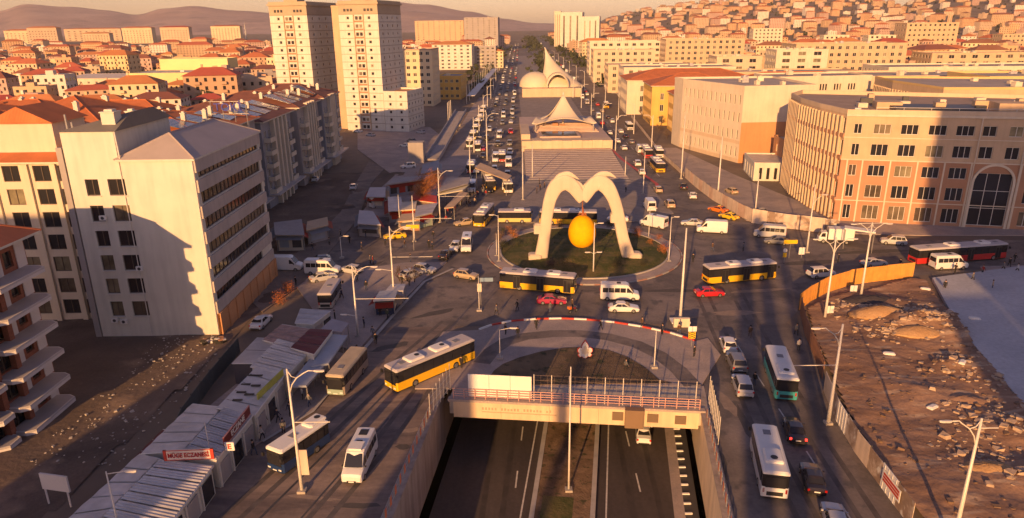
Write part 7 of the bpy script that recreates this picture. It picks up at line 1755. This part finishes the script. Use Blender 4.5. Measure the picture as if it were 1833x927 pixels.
HP=[('a',12,10,2,'hip',far_wall),('b',16,12,3,'hip',far_wall2),('c',22,13,4,'hip',far_wall),('d',14,12,4,'flat',far_wall2),('e',26,14,5,'hip',far_wall2),('f',11,9,2,'flat',far_wall),('g',18,14,3,'flat',far_wall),('h',34,15,5,'hip',far_wall)]
def hp(k): a=HP[k]; return house_proto(*a)
kindname=['small low','three storey','four storey','flat topped four storey','long five storey','little flat roofed','flat roofed three storey','very long five storey']
rh_=random.Random(21); HN=[0]; HOUSES=[]
reserved=[poly_in([(-165,118),(-40,118),(-30,260),(-60,400),(-125,420),(-100,225),(-165,225)]),poly_in([(-45,120),(215,120),(215,240),(230,500),(140,640),(60,640),(40,400),(-30,400)])]
def add_house(k,x,y,z,ang,lab,grp):
    HOUSES.append((k,x,y,z,ang,lab,grp)); HN[0]+=1
# left quarter: rows going back
row=0; y=235
while y<1500:
    x=-0.80*y-10; xr=-62-y*.055; k_=0
    if y<425: xr=-128 if y>300 else -150
    while x<xr:
        k=rh_.choice([0,1,1,2,2,3,4,6,5]) if y<900 else rh_.choice([2,3,4,7,6,1])
        wd=HP[k][1]
        bad=any(r_(x+wd/2,y+5) for r_ in reserved) or (-318<x<-195 and 430<y<580) or (-128<x+wd and x<-30 and 225<y<440)
        if not bad:
            k_+=1
            lab=f'house, {W(k_)} from left in {W(row+1)} row of left town'
            add_house(k,x,y+rh_.uniform(-4,4),0,rh_.uniform(-9,9),lab,'houses of the left hand town')
        x+=wd+rh_.uniform(3,12)*(1+y/900)
    y+=rh_.uniform(22,27)*(1+(y-235)/750); row+=1
# big lit apartment slabs on the left skyline
for i,(a,b,c_,ty) in enumerate([(118,188,62,52),(12,60,70,55),(150,185,66,60),(222,262,66,50),(290,330,66,49),(54,92,70,50),(380,420,60,47)]):
    p=P(a,c_+12); q=P(b,c_+12); wd=q.x-p.x; h=hz(p.x,p.y,ty)
    fh=h/7
    building('apartment_building',f'long sunlit apartment slab on the left skyline, {["behind the yellow hall","at the far left edge","left of the middle pair","left one of the middle pair","right one of the middle pair","second from the photo edge","near the left tower"][i]}','building',rect(p.x,p.y,2,wd,wd*.3),max(8,h),{0:lambda L:grid(L,9,L/26,fh*.3,fh,6,fh*.45,.2,L*.03,1)},far_wall2,roof='hip',rmat=tile_far,rh=4,over=1.5)
# beyond both: strip along the horizon of the avenue
row=0; y=720
while y<2600:
    for side in (-1,1):
        x0,x1=((-120-.02*y,-30) if side<0 else (62+.03*y,90+.06*y)); x=x0;k_=0
        while x<x1:
            k=rh_.choice([3,4,7,6,2]); k_+=1
            add_house(k,x,y+rh_.uniform(-6,6),gz(x,y),rh_.uniform(-6,6),f'house, {W(k_)} from left in {W(row+1)} row on the avenue\'s {"left" if side<0 else "right"} bank','houses by the far avenue'); x+=HP[k][1]+rh_.uniform(4,14)
    y*=1.11; row+=1
# right hillside town
row=0; y=470
while y<3900:
    x=(100+y*.05) if y>700 else 240; k_=0; xr=y*.80+30
    if y<700: x=150 if y>560 else 262
    while x<xr:
        k=rh_.choice([1,2,3,4,6,3,4]) if y<1400 else rh_.choice([2,3,4,6,7])
        k_+=1; yy=y+rh_.uniform(-8,8)
        add_house(k,x,yy,gz(x,yy),rh_.uniform(-14,14),f'house, {W(k_)} from left in {W(row+1)} row of right hillside','houses of the right hillside town')
        x+=HP[k][1]*1.1+rh_.uniform(3,14)*(1+y/1000)
    y*=1.062; row+=1
def emit_houses():
    vis=[]
    for H_ in HOUSES:
        k,x,y,z,ang,lab,grp=H_
        px,py=Q(x,y,z+5)
        if -60<px<IW+60 and py>-30: vis.append((y,H_))
    vis.sort(key=lambda q:q[0]); near=[q[1] for q in vis[:285]]; rest=[q[1] for q in vis[285:]]
    walls={'cream':far_wall2,'ochre':far_wall,'pale pink':M('town_wall_pink',(.52,.36,.30),.9,.1,.05,rand=.08),'white':M('town_wall_white',(.66,.60,.52),.9,.06,.05,rand=.06),'grey':M('town_wall_grey',(.34,.30,.28),.9,.1,.05,rand=.1),'peach':M('town_wall_peach',(.60,.38,.22),.9,.1,.05,rand=.08)}
    roofs={'red':tile_far,'brown':M('far_roof_brown',(.27,.11,.07),.85,.15,.05,rand=.15),'orange':M('far_roof_orange',(.52,.19,.075),.85,.12,.05,rand=.12)}
    for k,x,y,z,ang,lab,grp in near:
        wn=rh_.choice(['cream','cream','ochre','pale pink','white','grey','peach']); rn=rh_.choice(['red','red','brown','orange']); a=HP[k]
        me=house_proto((k,wn,rn),a[1],a[2],a[3],a[4],walls[wn],rmat=roofs[rn])
        ww=f'{wn} {"flat topped" if a[4]=="flat" else rn+" roofed"} '
        o=ob('house',me,None,(x,y,z),R(ang+rh_.choice((0,0,-12,10,16)))); o.scale=(rh_.uniform(.8,1.25),rh_.uniform(.85,1.2),rh_.uniform(.85,1.45)); tag(o,ww+lab,'house',grp)
    big=MB()
    for k,x,y,z,ang,lab,grp in rest:
        a=HP[k]; w_,d_,nf=a[1]*rh_.uniform(.6,1.35),a[2]*rh_.uniform(.7,1.2),max(1,a[3]+rh_.choice((-1,-1,0,0,1,2,3 if rh_.random()<.3 else 0))); h=nf*3.0; ang+=rh_.uniform(-22,22); T=Matrix.Translation((x,y,z))@Matrix.Rotation(R(ang),4,'Z')
        c=rh_.randrange(5); rc=5+rh_.randrange(3)
        big.box(0,w_,0,d_,-3,h,c,T)
        if a[4]=='flat': big.box(-.1,w_+.1,-.1,.3,h,h+.8,c,T); big.box(w_*.3,w_*.55,d_*.3,d_*.6,h,h+2.4,c,T)
        else:
            o=.7;rh=min(w_,d_)*.21;kk=min(w_,d_)/2
            big.add([(-o,-o,h),(w_+o,-o,h),(w_+o,d_+o,h),(-o,d_+o,h),(kk,d_/2,h+rh),(w_-kk+.01,d_/2,h+rh)],[(0,1,5,4),(1,2,5),(2,3,4,5),(3,0,4)],rc,T)
        n=max(2,int(w_/3.4))
        for fl in range(nf):
            for i in range(n):
                xx=(i+.5)*w_/n; zz=fl*3+.9; big.add([(xx-.65,-.06,zz),(xx+.65,-.06,zz),(xx+.65,-.06,zz+1.4),(xx-.65,-.06,zz+1.4)],[(0,1,2,3)],8,T)
    struct('distant_houses',big.mesh('distant_houses',[walls[q] for q in ('cream','ochre','pale pink','white','peach')]+list(roofs.values())+[glass]),'stuff')
    print('houses',len(near),len(rest))
emit_houses()
# three big blocks with shaded sides on the right bank
for (a,b,py,ty,lab,m_) in [(1613,1712,112,42,'wide stone block with rows of square windows standing before the hillside',tan_pl),(1788,1860,100,62,'block with dark window pairs cut by the right photo edge',tan_pl),(1345,1400,96,52,'cream courthouse like block with slot windows right of the minaret',cream),(1470,1518,105,64,'cream block with louvre squares, left one of two beside the long roofs',cream),(1548,1600,112,64,'cream block with louvre squares, right one of two beside the long roofs',cream),(1276,1300,30,10,'pale block standing alone on the hillside above the crane',far_wall2)]:
    p=P(a,py);q=P(b,py); wd=(q-p).length; h=max(10,hz(p.x,p.y,ty)); nf=max(3,int(h/4.2))
    building('stone_office_building',lab,'building',rect(p.x,p.y,-3,wd,wd*.5),h,{0:lambda L:grid(L,max(3,int(L/5)),L/max(3,int(L/5))*.42,1,h/nf,nf,2.1,.9,1.5,1),3:lambda L:grid(L,4,1.8,1,h/nf,nf,2.1,.9,1.5,1)},m_,roof='flat',units=2,p_c=.3)
def scrub(name,n,fn,seed,mat):
    r=random.Random(seed); mb=MB()
    for i in range(n):
        x,y,z,s_=fn(r)
        for k in range(9):
            c=Vector((x+r.gauss(0,s_*.4),y+r.gauss(0,s_*.4),z+abs(r.gauss(s_*.5,s_*.3)))); a=Vector((r.gauss(0,1),r.gauss(0,1),r.gauss(0,1))).normalized(); b=a.orthogonal().normalized(); q=a.cross(b); e=s_*.38
            mb.add([tuple(c-b*e),tuple(c-q*e),tuple(c+b*e),tuple(c+q*e)],[(0,1,2,3)])
    struct(name,mb.mesh(name,mat),'stuff')
def hp_(r):
    y=r.uniform(600,3600); x=r.uniform(100+.05*y,.8*y); return x,y,gz(x,y),r.uniform(3,7)
scrub('hillside_scrub',1500,hp_,31,leaf_dk)
def lp_(r):
    while True:
        y=230+r.random()**1.6*1300; x=-r.uniform(.07*y+50,.8*y)
        if not any(q(x,y) for q in reserved) and not(x>-130 and y<420): return x,y,0,r.uniform(3,7)
scrub('town_greenery',900,lp_,32,leaf_dk)
def ap_(r):
    y=r.uniform(470,2600); sd=r.choice((-1,0,1)); x={-1:-19-.004*y,0:20+.02*y,1:52+.032*y}[sd]+r.gauss(0,2.5+.004*y); return x,y,0,r.uniform(3,6.5)
scrub('avenue_greenery',520,ap_,33,leaf_dk)
# ---- minarets and cranes
def minaret(label,px,by,ty):
    p=P(px,by); z0=gz(p.x,p.y); h=hz(p.x,p.y,ty)-z0; r=h*.022+.6
    t=thing('minaret',label,'minaret',(p.x,p.y,z0)); ob('shaft',MB().tube([(0,0,0),(0,0,h*.12),(0,0,h*.14),(0,0,h*.62)],[r*1.5,r*1.4,r,r*.8],12).mesh('shaft',white_pl,True),t)
    for f in (.38,.6): ob('balcony',MB().tube([(0,0,h*f-r),(0,0,h*f),(0,0,h*f+r*.8)],[r*.9,r*1.9,r*1.9],12).mesh('balcony',white_pl),t)
    ob('upper_shaft',MB().tube([(0,0,h*.62),(0,0,h*.82)],[r*.7,r*.65],12).mesh('upper_shaft',white_pl,True),t); ob('spire',MB().tube([(0,0,h*.82),(0,0,h)],[r*.75,.05],12).mesh('spire',zinc,True),t)
minaret('tall white minaret on the right hillside above the pair of cream blocks',1523,60,3)
minaret('white minaret left of the hillside behind the crane',1190,62,18)
minaret('slim minaret on the left skyline near the left tower',441,70,38)
def crane(label,px,by,ty,jl,ja,mobile=False):
    p=P(px,by); z0=gz(p.x,p.y); t=thing('crane',label,'crane',(p.x,p.y,z0)); h=hz(p.x,p.y,ty)-z0; m=M('crane_paint',(.30,.14,.06),.6,.1)
    if mobile:
        ob('chassis',MB().loft(chamf(9,3,.8,2.4,.4,.2)).mesh('chassis',m),t); e=(4,0,h)
        for s in (-.5,.5): ob('boom_rail',MB().tube([(-1,s,2),(e[0],s*.4,h)],.28,4).mesh('boom_rail',dark_metal),t)
        for k in range(12): f=k/12; g=(k+1)/12; ob('lattice',MB().tube([(-1+5*f,-.5+.2*f,2+(h-2)*f),(-1+5*g,.5-.2*g,2+(h-2)*g)],.14,4).mesh('lattice',dark_metal),t)
        for x in (-3,0,3): ob('wheel',MB().tube([(x,-1.6,.8),(x,1.6,.8)],.8,10).mesh('wheel',rubber),t)
        return
    for sx in (-.8,.8):
        for sy in (-.8,.8): ob('mast_leg',MB().tube([(sx,sy,0),(sx,sy,h)],.16,4).mesh('mast_leg',m),t)
    n=int(h/2.4); lb=MB()
    for k in range(n): lb.tube([(-.8,-.8,k*2.4),(.8,-.8,(k+1)*2.4)],.09,4); lb.tube([(.8,.8,k*2.4),(.8,-.8,(k+1)*2.4)],.09,4)
    ob('mast_bracing',lb.mesh('mast_bracing',m),t)
    j=MB()
    for z,s in ((h,-.5),(h,.5),(h+1.4,0)): j.tube([(-jl*.28,s,z),(jl,s,z)],.14,4)
    for k in range(int(jl/2.2)): j.tube([(k*2.2,-.5,h),(k*2.2+1.1,0,h+1.4)],.07,4); j.tube([(k*2.2+1.1,0,h+1.4),(k*2.2+2.2,.5,h)],.07,4)
    ob('jib',j.mesh('jib',m),t,(0,0,0),R(ja)); ob('counterweight',MB().box(-jl*.28,-jl*.28+3,-.9,.9,h-2,h+.2).mesh('counterweight',concrete),t,(0,0,0),R(ja)); ob('cab',MB().box(.8,2.2,-.8,.8,h-2.4,h-.3).mesh('cab',white_paint),t)
crane('tower crane with long jib above the flats right of the twin towers',755,60,8,60,184)
crane('tower crane over the far high rises',1043,60,12,70,175)
crane('dark lattice boom crane leaning among the blocks on the right bank',1150,78,42,0,0,True)
# ================================================================ RUBBLE, LITTER
def rocks(name,n,fn,smin,smax,mat,seed):
    r=random.Random(seed); mb=MB()
    for i in range(n):
        x,y,z=fn(r); s=r.uniform(smin,smax)*(1 if r.random()<.8 else 1.8); a=r.uniform(0,6.28)
        v=[]
        for sx,sy,sz_ in ((-1,-1,0),(1,-1,0),(1,1,0),(-1,1,0),(-1,-1,1),(1,-1,1),(1,1,1),(-1,1,1)):
            X=sx*s*r.uniform(.5,1);Y_=sy*s*r.uniform(.4,.9); v.append((x+X*math.cos(a)-Y_*math.sin(a),y+X*math.sin(a)+Y_*math.cos(a),z+sz_*s*r.uniform(.3,.9)-.05))
        mb.add(v,[(0,3,2,1),(4,5,6,7),(0,1,5,4),(1,2,6,5),(2,3,7,6),(3,0,4,7)])
    return struct(name,mb.mesh(name,mat),'stuff')
def site_pt(r):
    while True:
        q=r.choice([(1690,590,5,4),(1735,665,4,5),(1780,760,4,4),(1650,570,5,3),(1600,600,4,2.5),(1760,820,4,4),(1540,560,4,2.5)]); c=P(q[0],q[1]); x=r.gauss(c.x,q[2]*.6);y=r.gauss(c.y,q[3]*.6)
        if inside(x,y): return x,y,sz(x,y)
rocks('construction_rubble',800,site_pt,.06,.30,M('rubble_stone',(0.44,0.33,0.24),.9,.25,1),1)
def site_pt2(r):
    while True:
        x=r.uniform(36,74);y=r.uniform(40,105)
        if inside(x,y): return x,y,sz(x,y)
rocks('scattered_stones',500,site_pt2,.06,.22,M('dark_stone',(0.20,0.13,0.09),.9,.25,1),2)
rocks('litter_on_dirt_lot',420,lambda r:((lambda x,y:(x,y,.1))(r.uniform(-48,-38),r.uniform(58,90))),.03,.13,M('litter',(0.42,0.38,0.34),.9,.3,1),3)
def pile(label,px,rx,ry,h,mat,name='earth_pile',seed=1,steps=False):
    c=P(*px); t=MB(); n=24; rings=[]
    for j in range(8):
        f=j/7; rr=1-f; rings.append([(rx*rr*math.cos(2*math.pi*k/n)*(1+.12*noise.noise(Vector((k*.9,j*.6,seed)))),ry*rr*math.sin(2*math.pi*k/n)*(1+.12*noise.noise(Vector((k*.7,j*.8,seed+5)))),h*(1-rr**1.7)+.15*noise.noise(Vector((k*.8,j,seed)))) for k in range(n)])
    t.loft(rings); return tag(ob(name,t.mesh(name,mat,True),None,(c.x,c.y,sz(c.x,c.y)-.3)),label,'heap')
sandm=M2('yellow_sand',(0.42,0.25,0.12),(0.52,0.33,0.17),.4,.95,.4,.6,.5,3,5)
pile('smooth long mound of yellow sand behind the dark excavation',(1575,572),4.6,2.2,1.3,sandm,seed=1)
pile('low yellow sand heap with white bags left of the debris',(1640,602),3.6,2.0,.9,sandm,seed=2)
pile('bright yellow earth heap near the right edge above the bottom lamp',(1765,845),3.2,1.5,.7,sandm,seed=3)
pile('dark grey gravel heap below the orange hoarding',(1560,545),4.6,2.6,.9,M('dark_gravel',(.07,.06,.065),.95,.2,1,.5,5),seed=4)
pile('reddish earth heap in the debris field at the right',(1720,720),3.2,1.5,.6,site_dirt,seed=5)
# planks stacked beside the sand
st_=thing('timber_stack','stack of pale timber planks lying below the sand mound','timber',tuple(P(1578,588)+Vector((0,0,.3))),R(12))
for k in range(9): ob('plank',boxm('plank',.35,3.2,.12,M('timber',(.42,.27,.15),.8,.15)),st_,(k*.48-2,0,.1+.02*(k%2)),R(-14))
for i,(a,b) in enumerate([(1668,735),(1720,660),(1700,575),(1740,590),(1655,525),(1590,640)]):
    c=P(a,b); sb=MB().loft(chamf(1.4,.7,0,.25,.2,.12)); o=tag(ob('cement_bag',sb.mesh('cement_bag',white_paint),None,(c.x,c.y,sz(c.x,c.y)+.02),rh_.uniform(0,3)),f'white sack lying on the construction site, {ordn[i]} counted towards the sand mound','sack','sacks on the construction site')
# red cargo trike like stall near market (parked carts)
for i,(a,b) in enumerate([(385,612),(396,614),(372,616)]):
    c=P(a,b); t=thing('waste_heap',f'pile of dumped scrap at the foot of the office block wall, {ordn[i]} of three','scrap',tuple(c))
    for k in range(6): ob('scrap_piece',boxm('scrap_piece',.7,.4,.3,[black_m,bf,brown_pl][k%3]),t,(rh_.uniform(-.8,.8),rh_.uniform(-.6,.6),rh_.uniform(0,.3)),rh_.uniform(0,3))
# ================================================================ THE CITY BEHIND THE CAMERA (unseen, throws the long evening shadows; slim casters added)
TS=math.tan(R(SUN_AZ))
def behind(label,u0,u1,y,h,dp=14):
    """unseen block behind the viewpoint, shaped to throw shade along lanes u0..u1 (metres across at y=0)"""
    x0=u0+TS*y; wd=u1-u0
    nf=int(h/3.1)
    building('apartment_building',label,'building',[(x0-TS*dp,y-dp),(x0+wd-TS*dp,y-dp),(x0+wd,y),(x0,y)],h,{0:lambda L:grid(L,max(1,int(L/4)),min(1.5,L*.3),.5,3.1,nf,1.5,.9,.6,2)},cream,roof='flat',units=1 if wd>6 else 0,group='blocks behind the viewpoint')
behind('apartment slab behind the viewpoint shading the shop row',-63.5,-43.5,-40,33)
behind('narrow block behind the viewpoint between the left road lanes',-28.3,-25.0,-45,42)  # caster added for a dark lane, not a known building
behind('very slim stair tower behind the viewpoint',-15.5,-14.0,-45,40,4)  # this and the next slim blocks: casters added for narrow stripes of shade
behind('second slim block behind the viewpoint',5.0,7.6,-45,42,8)
behind('tower block behind the viewpoint shading the right road',8.6,10.6,-45,44,8)
behind('block behind the viewpoint beside the right hoarding',12.3,14.0,-45,40,6)
behind('tall tower behind the viewpoint shading the right building',43,81,-45,66,16)
behind('low block behind the viewpoint shading the concrete slab',33.4,42.8,-45,33,12)
behind('lower wing behind the viewpoint at the far right',81.5,118,-45,50,16)
behind('apartment slab behind the viewpoint on the far left',-127,-80.5,-40,46,14)
# ================================================================ HAZE
hm=bpy.data.materials.new('haze_air'); hm.use_nodes=True; hn=hm.node_tree; hn.nodes.clear()
ho=hn.nodes.new('ShaderNodeOutputMaterial'); pv=hn.nodes.new('ShaderNodeVolumePrincipled')
pv.inputs['Color'].default_value=(0.96,0.84,0.76,1); pv.inputs['Density'].default_value=HAZE; pv.inputs['Anisotropy'].default_value=0.0
hn.links.new(pv.outputs[0],ho.inputs['Volume'])
if HAZE>0:
    hb_=MB().box(-9800,9800,-400,9900,-9,1150); o=ob('haze',hb_.mesh('haze',hm)); o['kind']='stuff'
print('objects',len(bpy.data.objects))
